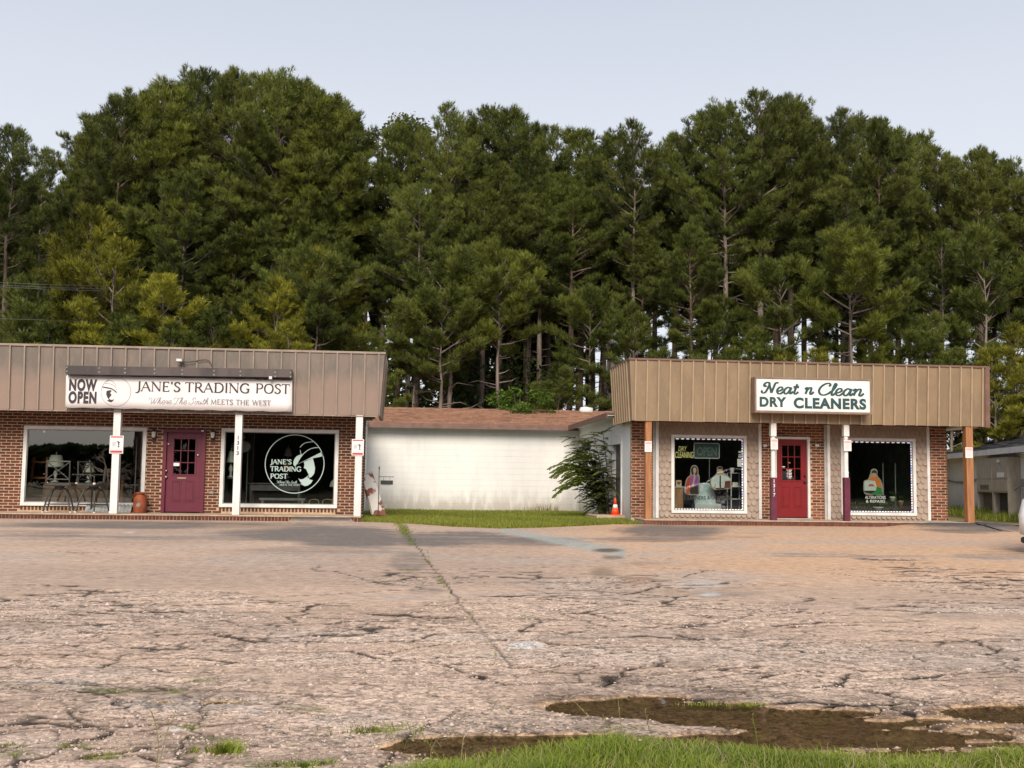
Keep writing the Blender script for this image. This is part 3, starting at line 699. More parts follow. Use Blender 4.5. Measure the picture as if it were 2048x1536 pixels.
# steel beam (old light housing) above the banner
beam_m = metal_panel('beam_brown', (.04, .03, .031), (.085, .064, .062), (.065, .05, .047), 1.1)
a0, a1, b0, b1 = onY(131, 731, YF-.25), onY(583, 738.5, YF-.25), onY(131, 748.5, YF-.25), onY(583, 754.5, YF-.25)
beam = thing('sign_light_beam', (a0[0], YF-.1, b0[1]), 'long dark brown steel beam bolted along the fascia just above the banner', 'beam')
mb = MB(); mb.hexa([(b0[0], YF-.25, b0[1]), (b1[0], YF-.25, b1[1]), (b1[0], YF-.04, b1[1]), (b0[0], YF-.04, b0[1]), (a0[0], YF-.25, a0[1]), (a1[0], YF-.25, a1[1]), (a1[0], YF-.04, a1[1]), (a0[0], YF-.04, a0[1])])
mb.build('channel', beam_m, beam)
mb = MB()
for x in (60, 335, 555, 808, 1042, 1315, 1540, 1838, 1968):
    for dy in (148, 182):
        p = onY(120+x/4.2667, 700+(dy+x*.024)/4.2667, YF-.25)
        mb.lathe((0, 0, 0), [(.022, 0), (.022, .01), (.012, .016)], 8)
        n = 24; mb.v[-n:] = [(p[0]+v[0], YF-.25-v[2], p[1]+v[1]) for v in mb.v[-n:]]
mb.build('bolt', GREYM, beam)
p = onY(541.5, 755.5, YF-.2); mb = MB(); mb.box(p[0]-.035, p[0]+.035, YF-.26, YF-.2, p[1]-.04, p[1]+.03, bev=.006); mb.build('sensor_box', WHITE, beam)
p = onY(359.5, 721.5, YF-.12)
fl = thing('flood_light', (p[0], YF-.04, p[1]), 'small white flood light with a looping black cable on the brown fascia', 'flood light')
mb = MB(); mb.box(p[0]-.075, p[0]+.075, YF-.2, YF-.1, p[1]-.035, p[1]+.05, bev=.012); mb.build('lamp_head', GREYM, fl)
mb = MB(); mb.box(p[0]-.06, p[0]+.06, YF-.204, YF-.199, p[1]-.02, p[1]+.035); mb.build('lens', WHITE, fl)
mb = MB(); mb.tube([(p[0], YF-.1, p[1]), (p[0], YF+.0, p[1]-.02)], .02, 8); mb.tube([(p[0]-.01, YF-.14, p[1]-.03), (p[0]+.01, YF-.13, p[1]-.08)], .014, 6); mb.build('bracket', GREYM, fl)
mb = MB(); mb.tube([(onY(q[0], q[1], YF-.05)[0], YF-.05, onY(q[0], q[1], YF-.05)[1]) for q in [(364, 724), (375, 724.5), (388, 723), (400, 720.5), (412, 719.5), (420, 723), (423, 733)]], .009, 6); mb.build('cable', BLACK, fl)

# wall lanterns
for px, py, lab in ((307.5, 868, 'small glass wall lantern between the sky-reflecting window and the plum door'), (425.5, 869, 'small glass wall lantern between the plum door and the emblem window')):
    x, z = onY(px, py, YW-.08)
    t = thing('wall_lantern', (x, YW, z), lab, 'wall lamp', 'wall lanterns beside the plum door')
    mb = MB(); mb.box(x-.05, x+.05, YW-.02, YW-.003, z-.2, z+.1, bev=.01); mb.tube([(x, YW-.01, z+.06), (x, YW-.06, z+.1), (x, YW-.09, z+.09)], .012, 6); mb.build('bracket', SOFF, t)
    mb = MB(); mb.lathe((x, YW-.09, z-.09), [(.03, 0), (.045, .02), (.055, .14), (.05, .15)], 10); mb.build('glass_chimney', mat('lantern_glass', (.6, .6, .56), None, .15), t, smooth=True)
    mb = MB(); mb.lathe((x, YW-.09, z+.06), [(.065, 0), (.05, .03), (.015, .06), (.01, .09)], 10); mb.lathe((x, YW-.09, z-.12), [(.012, 0), (.035, .02), (.04, .03)], 10); mb.build('cap', SOFF, t)
x, z = onY(423, 985, YW-.01)
mb = MB(); mb.box(x-.05, x+.05, YW-.03, YW-.003, z-.035, z+.035, bev=.006); tag(mb.build('outlet_cover', GREYM, None), 'grey outdoor outlet cover low on the brick right of the plum door', 'outlet')

# ================================================================== small signs on the posts
signred = mat('sign_red', (.62, .06, .09), None, .5); signpink = mat('sign_pink', (.75, .45, .47), None, .5)
def post_sign(px0, px1, py0, py1, label, kind, y):
    a = onY(px0, py1, y); b = onY(px1, py0, y)
    t = thing('notice_sign', (a[0], y+.01, a[1]), label, 'sign')
    mb = MB(); mb.box(a[0], b[0], y-.004, y+.006, a[1], b[1], bev=.003); mb.build('sign_plate', PAPER, t)
    H = b[1]-a[1]; W_ = b[0]-a[0]
    mb = MB()
    if kind == 'a':
        mb.box(a[0]+.02, b[0]-.02, y-.007, y-.004, b[1]-H*.11, b[1]-H*.04); mb.box(a[0]+.02, b[0]-.02, y-.007, y-.004, a[1]+H*.05, a[1]+H*.17); mb.build('sign_band', signred, t)
        f = lambda u, v: (a[0]+u*W_, a[1]+v*H)
        polyp('emblem', [(.5, .68), (.62, .7), (.78, .62), (.7, .6), (.72, .5), (.66, .42), (.76, .4), (.66, .34), (.58, .38), (.64, .44), (.62, .54), (.6, .62)], ink, t, y-.006, f=f, smooth=False)
        mb = MB(); 
        for k in range(4): ribbon(mb, [f(.18, .62-k*.06), f(.5-.03*k, .64-k*.06)], .008, y-.006, lambda p, q: (p, q))
        mb.build('fine_print', inkg, t)
    else:
        mb.box(a[0]+.012, b[0]-.012, y-.007, y-.004, b[1]-H*.27, b[1]-H*.07); mb.build('sign_band', signpink, t)
        mb = MB()
        for k in range(6): mb.box(a[0]+W_*.14, b[0]-W_*(.12+.08*(k % 3)), y-.007, y-.004, a[1]+H*(.62-k*.09), a[1]+H*(.62-k*.09)+.006)
        mb.build('fine_print', signpink, t)
ys = YF+.08
post_sign(218.5, 247.5, 871.5, 907, 'white red-banded sign with hat emblem on the post by the patio stools', 'a', ys)
post_sign(703, 728, 878.5, 911, 'white red-banded sign with hat emblem on the corner post by the white wall', 'a', ys)

# ================================================================== things on the left porch
iron = mat('patio_iron', (.035, .036, .036), (.06, .055, .05), .5, 14, .1)
foot = mat('pale_foot', (.7, .62, .52), None, .6)
def bar_stool(px, y, rot, label):
    x = XY(px, y, 980); t = thing('patio_bar_stool', (0, 0, 0), label, 'bar stool', 'patio stools before the display window')
    H = .68
    mb = MB(); mb.box(-.3, .3, -.25, .25, H-.04, H+.03, bev=.015); mb.build('seat', iron, t)
    mb = MB()
    for sx in (-.26, .26): mb.tube([(sx, .25, H), (sx, .28, H+.56)], .017, 6)
    mb.tube([(-.27, .28, H+.55), (.27, .28, H+.55)], .017, 6); mb.tube([(-.26, .255, H+.12), (.26, .255, H+.12)], .014, 6)
    mb.tube([(-.26, .255, H+.12), (.26, .28, H+.54)], .013, 6); mb.tube([(.26, .255, H+.12), (-.26, .28, H+.54)], .013, 6)
    mb.build('backrest', iron, t)
    for sx in (-1, 1):
        mb = MB(); mb.tube([(sx*.34, -.24, H), (sx*.35, -.24, H+.2), (sx*.35, -.1, H+.24), (sx*.33, .26, H+.24)], .015, 6); mb.build('armrest', iron, t)
        mb = MB(); mb.box(sx*.34-.025, sx*.34+.025, -.27, -.22, H+.0, H+.05, bev=.01); mb.build('end_cap', foot, t)
    for sx in (-1, 1):
        for sy in (-1, 1):
            mb = MB(); mb.tube([(sx*.05, sy*.05, H-.08), (sx*.17, sy*.15, H-.16), (sx*.24, sy*.2, H-.35), (sx*.31, sy*.25, .02)], .02, 6); l = mb.build('leg', iron, t)
            mb = MB(); mb.lathe((sx*.315, sy*.255, 0), [(.028, 0), (.03, .02), (.02, .035)], 8); mb.build('foot_cap', foot, l)
    mb = MB(); mb.lathe((0, 0, H-.14), [(.07, 0), (.11, .05), (.12, .1)], 10); mb.build('swivel', iron, t)
    mb = MB(); r = .27; pts = [(sx*.26, sy*.215, .2) for sx, sy in ((-1, -1), (1, -1), (1, 1), (-1, 1), (-1, -1))]
    mb.tube(pts, .012, 6); mb.build('foot_ring', iron, t)
    t.location = (x, y, ZS+.001); t.rotation_euler = (0, 0, rot); ORG[t.name] = tuple(t.location); return t
bar_stool(119, YW-.48, 3.14+.12, 'dark iron patio bar stool with crossed back rails, left of the driftwood')
bar_stool(187, YW-.5, 1.25, 'dark iron patio bar stool turned sideways under the driftwood branches')
# driftwood / branch sculpture resting on the second stool
drift = mat('driftwood', (.035, .028, .024), (.06, .05, .042), .85, 12, .4)
rs = random.Random(5); mb = MB(); cx, cz = onY(215, 940, YW-.52)
def twig(p, d, L, r, dep):
    L *= .86 if dep > 1 else .8; r *= .8
    pts = [p]; q = Vector(p); d = Vector(d).normalized()
    for k in range(4):
        d = (d+Vector((rs.uniform(-.35, .35), rs.uniform(-.25, .25), rs.uniform(-.3, .35)))).normalized(); q = q+d*L/4; pts.append(tuple(q))
        if dep and k > 0:
            for _ in range(2 if dep > 1 else 1):
                dd = (d+Vector((rs.uniform(-1, 1), rs.uniform(-.5, .5), rs.uniform(-1, 1)))).normalized(); twig(tuple(q), dd, L*.55, r*.6, dep-1)
    mb.tube(pts, [r*(1-.17*k) for k in range(5)], 5)
twig((cx-.1, YW-.5, cz-.05), (-.9, 0, .0), .6, .03, 1); twig((cx, YW-.5, cz), (.8, 0, .35), .5, .035, 3); twig((cx, YW-.5, cz), (.5, -.1, -.5), .45, .03, 3)
twig((cx-.02, YW-.5, cz), (-.3, 0, .8), .4, .03, 3); twig((cx-.1, YW-.5, cz-.03), (-.6, 0, .5), .42, .026, 3); twig((cx, YW-.5, cz), (-.1, 0, -.9), .5, .04, 3); twig((cx+.1, YW-.5, cz), (.9, .1, -.2), .5, .025, 2)
mb.tube([(cx-.05, YW-.5, cz+.05), (cx-.08, YW-.5, cz-.3), (cx-.2, YW-.5, ZS+.72)], .035, 6)
dr = mb.build('driftwood_sculpture', drift, None, org=(cx, YW-.5, ZS+.7)); tag(dr, 'tangled dark driftwood with antler-like twigs behind the post, above the second stool', 'driftwood')
# milk can
rust = mat('rust_red', (.32, .085, .03), (.2, .05, .025), .75, 7, .3)
x = XY(280, YW-.3, 1005)
t = thing('milk_can', (x, YW-.3, ZS), 'rust-orange metal milk can standing just left of the plum door', 'milk can')
mb = MB(); mb.lathe((x, YW-.3, ZS+.001), [(.15, 0), (.16, .02), (.16, .33), (.15, .36), (.105, .43), (.1, .47)], 22); mb.build('body', rust, t, smooth=True)
mb = MB(); mb.lathe((x, YW-.3, ZS+.46), [(.105, 0), (.13, .01), (.135, .03), (.11, .04), (.05, .055)], 22); mb.build('lid', rust, t, smooth=True)
for s in (-1, 1): mb = MB(); mb.tube([(x+s*.15, YW-.3, ZS+.36), (x+s*.19, YW-.3, ZS+.4), (x+s*.17, YW-.3, ZS+.45), (x+s*.1, YW-.3, ZS+.44)], .01, 5); mb.build('handle', rust, t)
mb = MB(); mb.lathe((0, 0, 0), [(.05, 0), (.045, .006)], 14); mb.v = [(x+v[0], YW-.458-v[2], ZS+.2+v[1]) for v in mb.v]; mb.build('badge', GREYM, t)
# grey corrugated sheet under the window
cor = mat('galvanised', (.42, .43, .43), (.27, .28, .28), .5, 5, .2, stretch=(1, 1, 3)); mb = MB(); xa, xb = XY(174, YW, 1015), XY(266, YW, 1015); n = 60
za, zb = ZS+.002, ZY(220, 1008, YW-.1)
for k in range(n+1):
    x = xa+(xb-xa)*k/n; yy = .014*math.sin(k*1.25)
    mb.v += [(x, YW-.2+yy, za), (x, YW-.05+yy, zb)]
for k in range(n): mb.f.append((2*k, 2*k+2, 2*k+3, 2*k+1)); mb.m.append(0)
o = mb.build('metal_sheet', cor, None, org=(xa, YW-.15, ZS), smooth=True); o.modifiers.new('t', 'SOLIDIFY').thickness = .004
tag(o, 'low grey corrugated metal sheet leaning under the display window beside the milk can', 'metal sheet')

# ================================================================== goods inside the left shop windows
shade_m = mat('lamp_shade_cream', (.55, .56, .48), (.47, .48, .4), .7, 5); shade_g = mat('lamp_shade_grey', (.36, .36, .33), None, .7, 5)
wood_d = mat('dark_wood', (.12, .06, .03), (.07, .035, .02), .6, 5, stretch=(1, 1, 5)); wood_o = mat('orange_wood', (.3, .11, .03), (.2, .07, .02), .6, 6, stretch=(4, 4, .5))
lampbase = mat('pale_ceramic', (.5, .5, .46), None, .4)
def table_lamp(px, pyt, pyb, halfpx, y, label, m=shade_m, basez=None, top=.55, bell=False):
    x, zt = onY(px, pyt, y); zb = ZY(px, pyb, y); r = halfpx*y/FPX; h = zt-zb
    t = thing('table_lamp', (x, y, basez if basez is not None else zb-.45), label, 'lamp')
    mb = MB(); prof = [(r, 0), (r*.93, h*.15), (r*(.62 if bell else .8), h*.5), (r*top, h)] ; mb.lathe((x, y, zb), prof, 18); mb.build('lamp_shade', m, t, smooth=True)
    z0 = basez if basez is not None else zb-.45; hh = zb-z0
    mb = MB(); mb.lathe((x, y, z0), [(.09, 0), (.09, .02), (.03, .05), (.025, hh*.3), (.06, hh*.55), (.03, hh*.8), (.012, hh*.9), (.012, hh+.03)], 12); mb.build('lamp_base', lampbase, t, smooth=True)
    mb = MB(); mb.lathe((x, y, zt), [(.008, 0), (.008, .03), (.022, .05), (.001, .08)], 8); mb.build('finial', lampbase, t)
    return t
yI = YW+.75
table_lamp(113, 910, 934, 17, yI, 'large cream drum-shaped lamp shade behind the crossed-back stool in the left window', basez=ZS+.72, top=.6)
table_lamp(179, 926, 945, 12, yI-.1, 'small cream bell-shaped lamp between the two stools in the left window', basez=ZS+.72, bell=True, top=.5)
x0_, x1_ = XY(88, yI, 960), XY(225, yI, 960)
t = thing('display_table', ((x0_+x1_)/2, yI, ZS), 'dark wooden chest-like table inside the left window under the two lamps', 'table')
mb = MB(); mb.box(x0_, x1_, yI-.25, yI+.3, ZS+.68, ZS+.715, bev=.006); mb.build('table_top', wood_d, t)
mb = MB(); mb.box(x0_+.05, x1_-.05, yI-.2, yI+.25, ZS+.1, ZS+.68); mb.build('cabinet', wood_d, t)
for k in range(4): mb = MB(); q = (x1_-x0_-.2)/4; mb.box(x0_+.1+k*q+.02, x0_+.1+(k+1)*q-.02, yI-.22, yI-.2, ZS+.15, ZS+.62, bev=.006); mb.build('drawer', mat('wood_mid', (.16, .09, .055), (.1, .06, .04), .6, 5), t)
for px, lab in ((75, 'orange-brown wooden easel legs at the left end of the left window'),):
    x = XY(px, yI, 960); t = thing('wooden_easel', (x, yI, ZS), lab, 'easel')
    for s in (-1, 1): mb = MB(); mb.hexa([(x+s*.22-.03, yI, ZS), (x+s*.22+.03, yI, ZS), (x+s*.22+.03, yI+.05, ZS), (x+s*.22-.03, yI+.05, ZS), (x+s*.16-.03, yI+.15, ZS+1.35), (x+s*.16+.03, yI+.15, ZS+1.35), (x+s*.16+.03, yI+.2, ZS+1.35), (x+s*.16-.03, yI+.2, ZS+1.35)]); mb.build('leg', wood_o, t)
    for z in (.35, .8, 1.2): mb = MB(); mb.box(x-.2, x+.2, yI+.06, yI+.1, ZS+z, ZS+z+.05); mb.build('crossbar', wood_o, t)
x = XY(243, yI, 980); mb = MB(); mb.tube([(x, yI, ZS), (x+.01, yI+.02, ZS+.9)], .035, 7); tag(mb.build('wooden_post_stand', wood_o, None, org=(x, yI, ZS)), 'slim tan wooden stand behind the glass right of the white post', 'stand')
x = XY(273, yI-.2, 900); t = thing('clothes_rail', (x, yI-.2, ZS), 'thin grey steel garment rail near the right end of the left window', 'garment rail')
mb = MB(); mb.tube([(x, yI-.2, ZS), (x, yI-.2, ZS+1.9)], .014, 6); mb.build('pole', GREYM, t); mb = MB(); mb.tube([(x-.13, yI-.2, ZY(270, 970, yI-.2)), (x+.1, yI-.2, ZY(270, 970, yI-.2))], .012, 6); mb.build('crossbar', GREYM, t)
a, b = onY(57, 1004, yI), onY(66, 985, yI); mb = MB(); mb.hexa([(a[0]-.05, yI-.3, ZS+.02), (b[0]+.08, yI-.3, ZS+.02), (b[0]+.08, yI, ZS+.02), (a[0]-.05, yI, ZS+.02), (a[0]-.02, yI-.25, ZS+.4), (a[0]+.05, yI-.25, ZS+.4), (a[0]+.05, yI, ZS+.4), (a[0]-.02, yI, ZS+.4)])
tag(mb.build('red_crate', mat('crate_red', (.25, .05, .02), None, .7), None, org=(a[0], yI, ZS)), 'small rust-red crate low in the left corner of the left window', 'crate')
a = onY(88.5, 863, YW); mb = MB(); mb.box(a[0]-.03, a[0]+.03, YW+.004, YW+.009, a[1]-.03, a[1]+.03); tag(mb.build('window_sticker', PAPER, None, org=(a[0], YW, a[1])), 'small white square sticker at the top of the left display window', 'sticker')

# window 2 goods
table_lamp(463, 902, 925, 10, YW+.5, 'white bell lamp on a turned candlestick base left of the second porch post', basez=ZY(463, 955, YW+.5), bell=True, top=.45)
t = thing('iron_plant_stand', (XY(463, YW+.5), YW+.5, ZS), 'dark iron pedestal carrying the white bell lamp', 'pedestal')
mb = MB(); x = XY(463, YW+.5); zt = ZY(463, 955.5, YW+.5); mb.box(x-.14, x+.14, YW+.36, YW+.64, zt-.03, zt-.002); mb.build('top', iron, t)
for sx in (-1, 1):
    for sy in (-1, 1): mb = MB(); mb.tube([(x+sx*.12, YW+.5+sy*.1, zt-.03), (x+sx*.1, YW+.5+sy*.1, ZS+.4), (x+sx*.16, YW+.5+sy*.12, ZS)], .012, 5); mb.build('leg', iron, t)
table_lamp(576.5, 896, 912.5, 8, YW+2.6, 'dim grey lamp shade deep inside, above the emblem lettering', m=shade_g, basez=ZS+.9)
table_lamp(672, 955, 974, 13, YW+.9, 'pale conical lamp shade at the right edge of the emblem window', m=shade_g, basez=ZS+.35, top=.15)
x, z = onY(482, 893, YW+1.1)
t = thing('cheval_mirror', (x, YW+1.1, ZS), 'tall shelf rack with a pale oval mirror on top behind the second porch post', 'mirror')
mb = MB(); mb.lathe((0, 0, 0), [(.24, 0), (.26, .02), (.24, .04)], 24); mb.v = [(x+v[0], YW+1.1-v[2], z+v[1]*.65) for v in mb.v]; mb.build('mirror_frame', mat('mirror_pale', (.3, .27, .26), None, .3), t)
mb = MB(); mb.lathe((x+.02, YW+1.1, z+.18), [(.05, 0), (.09, .06), (.06, .14), (.01, .17)], 10); mb.build('globe', lampbase, t, smooth=True)
mb = MB()
for dx in (-.12, .18): mb.tube([(x+dx, YW+1.1, ZS), (x+dx, YW+1.1, z-.1)], .014, 6)
mb.build('pole', mat('dull_green', (.12, .15, .12), None, .5), t)
x0_, x1_ = onY(502, 966, YW+1.6)[0], onY(602, 966, YW+1.6)[0]; zt = ZY(540, 966, YW+1.6)
tw = mat('grey_painted_wood', (.13, .12, .12), (.09, .085, .085), .7, 6)
t = thing('side_table', ((x0_+x1_)/2, YW+1.6, ZS), 'grey painted side table with a deep apron behind the window emblem', 'table')
mb = MB(); mb.box(x0_-.04, x1_+.04, YW+1.35, YW+1.9, zt-.03, zt, bev=.005); mb.build('table_top', tw, t); mb = MB(); mb.box(x0_, x1_, YW+1.4, YW+1.85, zt-.2, zt-.03); mb.build('apron', tw, t)
for sx in (x0_+.03, x1_-.03):
    for sy in (YW+1.42, YW+1.82): mb = MB(); mb.tube([(sx, sy, zt-.2), (sx, sy, ZS)], [.035, .02], 8); mb.build('leg', tw, t)
x0_, x1_ = XY(520, YW+.9, 998), XY(612, YW+.9, 998); zt = ZY(560, 996, YW+.9)
t = thing('low_bench', ((x0_+x1_)/2, YW+.9, ZS), 'low grey-green bench near the bottom of the emblem window', 'bench')
gg = mat('grey_green_paint', (.2, .22, .2), (.14, .16, .15), .6, 5); mb = MB(); mb.box(x0_, x1_, YW+.7, YW+1.1, zt-.06, zt, bev=.01); mb.build('seat', gg, t)
for sx in (x0_+.06, x1_-.1): mb = MB(); mb.box(sx, sx+.05, YW+.72, YW+1.08, ZS, zt-.06); mb.build('leg', gg, t)
orn = mat('orange_lampshade', (.6, .2, .04), None, .6)
x, z = onY(574, 934, YW+1.5); t = thing('orange_sign_ornament', (x, YW+1.5, zt), 'small orange umbrella-shaped shade showing behind the emblem lettering', 'ornament')
mb = MB(); mb.lathe((x, YW+1.5, z-.06), [(.17, 0), (.12, .06), (.05, .11), (.01, .13)], 9); mb.build('shade', orn, t); mb = MB(); mb.tube([(x, YW+1.5, z-.05), (x, YW+1.5, ZY(540, 966, YW+1.6))], .012, 6); mb.build('stem', iron, t)
for px, lab in ((628, 'wicker-edged chair back, left of two low in the emblem window'), (655, 'wicker-edged chair back, right of two low in the emblem window')):
    x, z = onY(px, 1001, YW+.5); t = thing('wicker_chair', (x, YW+.5, ZS), lab, 'chair', 'wicker chairs in the emblem window')
    wk = mat('wicker', (.3, .25, .1), (.2, .16, .06), .8, 20)
    mb = MB(); mb.tube([(x+.12*math.cos(a), YW+.5, z-.02+.05*math.sin(a)) for a in np.linspace(0, math.pi, 9)], .012, 6); mb.tube([(x-.12, YW+.5, z-.02), (x-.12, YW+.5, ZS)], .012, 5); mb.tube([(x+.12, YW+.5, z-.02), (x+.12, YW+.5, ZS)], .012, 5); mb.build('frame', wk, t)
    mb = MB(); mb.box(x-.12, x+.12, YW+.5, YW+.75, ZS+.15, ZS+.18, bev=.006); mb.build('seat', wk, t)

# ================================================================== MIDDLE white block building
YM = 37.2
MXL, MXR = -2.2, XY(1158, YM, 950)      # inner corner with the wing
mid = thing('white_block_building', ((MXL+MXR)/2, YM, 0), 'low whitewashed block building with brown shingle roof set back between the two shops', 'building')
def whitewash(name, streak):
    m, t, b = nodes_of(name); N = t.nodes; L = t.links; b.inputs['Roughness'].default_value = .8
    tc = N.new('ShaderNodeTexCoord'); geo = N.new('ShaderNodeNewGeometry')
    mp = N.new('ShaderNodeMapping'); mp.inputs['Scale'].default_value = (3.5, 3.5, .9); L.new(geo.outputs['Position'], mp.inputs[0])
    n = N.new('ShaderNodeTexNoise'); n.inputs['Scale'].default_value = 1.6; n.inputs['Detail'].default_value = 7; L.new(mp.outputs[0], n.inputs[0])
    n2 = N.new('ShaderNodeTexNoise'); n2.inputs['Scale'].default_value = .45; n2.inputs['Detail'].default_value = 5; L.new(geo.outputs['Position'], n2.inputs[0])
    r = N.new('ShaderNodeValToRGB'); e = r.color_ramp.elements; e[0].position = .3; e[1].position = .65
    e[0].color = (.70, .69, .685, 1); e[1].color = (.82, .81, .795, 1); L.new(n2.outputs['Fac'], r.inputs[0])
    sp = N.new('ShaderNodeSeparateXYZ'); L.new(geo.outputs['Position'], sp.inputs[0])
    # splash-back mildew near the ground, ragged by noise
    mr = N.new('ShaderNodeMapRange'); mr.inputs[1].default_value = .8; mr.inputs[2].default_value = .12; L.new(sp.outputs[2], mr.inputs[0])
    ad = N.new('ShaderNodeMath'); ad.operation = 'MULTIPLY_ADD'; ad.inputs[1].default_value = 3.4; ad.inputs[2].default_value = -1.55; L.new(n.outputs['Fac'], ad.inputs[0])
    s2 = N.new('ShaderNodeMath'); s2.operation = 'ADD'; s2.use_clamp = True; L.new(mr.outputs[0], s2.inputs[0]); L.new(ad.outputs[0], s2.inputs[1])
    ml = N.new('ShaderNodeMath'); ml.operation = 'MULTIPLY'; ml.use_clamp = True; L.new(s2.outputs[0], ml.inputs[0]); L.new(mr.outputs[0], ml.inputs[1])
    mk = N.new('ShaderNodeMath'); mk.operation = 'MULTIPLY'; mk.inputs[1].default_value = .6; mk.use_clamp = True; L.new(ml.outputs[0], mk.inputs[0])
    mx = N.new('ShaderNodeMixRGB'); mx.inputs[2].default_value = (*streak, 1); L.new(mk.outputs[0], mx.inputs[0]); L.new(r.outputs[0], mx.inputs[1])
    # faint grey runs over the whole height
    r3 = N.new('ShaderNodeValToRGB'); r3.color_ramp.elements[0].position = .48; r3.color_ramp.elements[1].position = .78; r3.color_ramp.elements[1].color = (.22, .22, .22, 1); L.new(n.outputs['Fac'], r3.inputs[0])
    mx2 = N.new('ShaderNodeMixRGB'); mx2.inputs[2].default_value = (.5, .5, .52, 1); L.new(r3.outputs[0], mx2.inputs[0]); L.new(mx.outputs[0], mx2.inputs[1])
    L.new(mx2.outputs[0], b.inputs['Base Color'])
    bp = N.new('ShaderNodeBump'); bp.inputs['Strength'].default_value = .3; bp.inputs['Distance'].default_value = .01
    n4 = N.new('ShaderNodeTexNoise'); n4.inputs['Scale'].default_value = 25; L.new(geo.outputs['Position'], n4.inputs[0]); L.new(n4.outputs['Fac'], bp.inputs['Height']); L.new(bp.outputs[0], b.inputs['Normal'])
    return m
WASH = whitewash('whitewashed_block', (.27, .215, .145)); WASH2 = whitewash('whitewashed_block_b', (.28, .25, .2))
ZE = 2.78
mb = MB(); mb.box(MXL, MXR+.2, YM+.004, YM+.2, -.2, ZE+.1); wb = mb.build('block_wall', WASH, mid)
bw, bh = .4, .2; sh = {}
def block_me(l):
    k = round(l, 2)
    if k not in sh:
        mb = MB(); mb.box(-l/2+.0015, l/2-.0015, -.001, .05, -bh/2+.0015, bh/2-.0015, bev=.002); sh[k] = mb.mesh('block_shape', WASH)
    return sh[k]
for j in range(15):
    z = -.15+(j+.5)*bh; x = MXL-(bw/2 if j % 2 else 0)
    while x < MXR-.02:
        a, b = max(x, MXL), min(x+bw, MXR)
        if b-a > .05: inst('block', block_me(b-a), ((a+b)/2, YM-R.random()*.0012, z), wb)
        x += bw
# wing wall running forward to the right shop
WX = XY(1263, YW, 950)
dy0, dy1, dzt = 29.6, 31.0, 2.08
mb = MB(); 
mb.box(MXR, WX+.2, YM+.01, YM+.05, -.2, ZE)       # closes the corner
mb.v += []
wing = MB()
def wx(y): return MXR+(WX-MXR)*(YM-y)/(YM-YW-.02)
ys_ = [YW+.02, dy0, dy1]+[dy1+(YM-dy1)*k/6 for k in range(1, 7)]
for a, b in zip(ys_, ys_[1:]):
    z0 = dzt if abs(a-dy0) < 1e-6 else -.2
    wing.hexa([(wx(a), a, z0), (wx(a)+.2, a, z0), (wx(b)+.2, b, z0), (wx(b), b, z0), (wx(a), a, ZE+.1), (wx(a)+.2, a, ZE+.1), (wx(b)+.2, b, ZE+.1), (wx(b), b, ZE+.1)])
ww = wing.build('wing_wall', WASH2, mid)
mb2 = MB()
for j in range(15):
    z = -.15+(j+.5)*bh; y = dy1+.02+(.2 if j % 2 else 0)
    while y < YM-.1:
        b = min(y+bw, YM-.02); a = y
        mb2.hexa([(wx(a)-.004, a+.004, z-bh/2+.004), (wx(a)+.03, a+.004, z-bh/2+.004), (wx(b)+.03, b-.004, z-bh/2+.004), (wx(b)-.004, b-.004, z-bh/2+.004),
                  (wx(a)-.004, a+.004, z+bh/2-.004), (wx(a)+.03, a+.004, z+bh/2-.004), (wx(b)+.03, b-.004, z+bh/2-.004), (wx(b)-.004, b-.004, z+bh/2-.004)]); y += bw
mb2.build('block', WASH2, ww, kind='stuff')
# side door of the wing in shade
mb = MB(); mb.box(wx(dy0)+.12, wx(dy0)+.16, dy0, dy1, .15, dzt); d_ = mb.build('door', mat('grey_side_door', (.09, .09, .095), (.06, .06, .065), .6, 5), mid)
for k in range(4): mb = MB(); q = (dy1-dy0-.1)/4; mb.box(wx(dy0)+.105, wx(dy0)+.12, dy0+.05+k*q+.02, dy0+.05+(k+1)*q-.02, .25, dzt-.1, bev=.005); mb.build('door_board', MATS['grey_side_door'], d_)
mb = MB(); mb.box(wx(dy0)-.03, wx(dy0)+.04, dy0-.12, dy0-.002, .0, dzt+.32, bev=.006); mb.box(wx(dy1)-.03, wx(dy1)+.03, dy0, dy1+.1, dzt+.0, dzt+.28, bev=.006); mb.build('door_frame', WHITE, d_)
mb = MB(); mb.box(wx(30)-.75, wx(30)+.1, dy0-.5, dy1+.1, -.1, .15, bev=.02); mb.build('door_step', CONC, mid)
# roof: eave board, gutter line, shingles
shm = [mat('roof_shingle_a', (.29, .155, .10), (.2, .11, .075), .9, 7, .4, 60), mat('roof_shingle_b', (.35, .195, .125), (.24, .14, .095), .9, 7, .4, 60), mat('roof_shingle_c', (.2, .11, .08), (.15, .08, .06), .9, 7, .4, 60)]
ye, yr = YM-.45, YM+5.2; ze, zr = ZE+.1, 3.75
mb = MB(); mb.hexa([(MXL-1, ye, ze), (12, ye, ze), (12, yr, zr), (MXL-1, yr, zr), (MXL-1, ye, ze+.03), (12, ye, ze+.03), (12, yr, zr+.03), (MXL-1, yr, zr+.03)])
mb.hexa([(MXL-1, yr, zr), (12, yr, zr), (12, yr+5, ze), (MXL-1, yr+5, ze), (MXL-1, yr, zr+.03), (12, yr, zr+.03), (12, yr+5, ze+.03), (MXL-1, yr+5, ze+.03)])
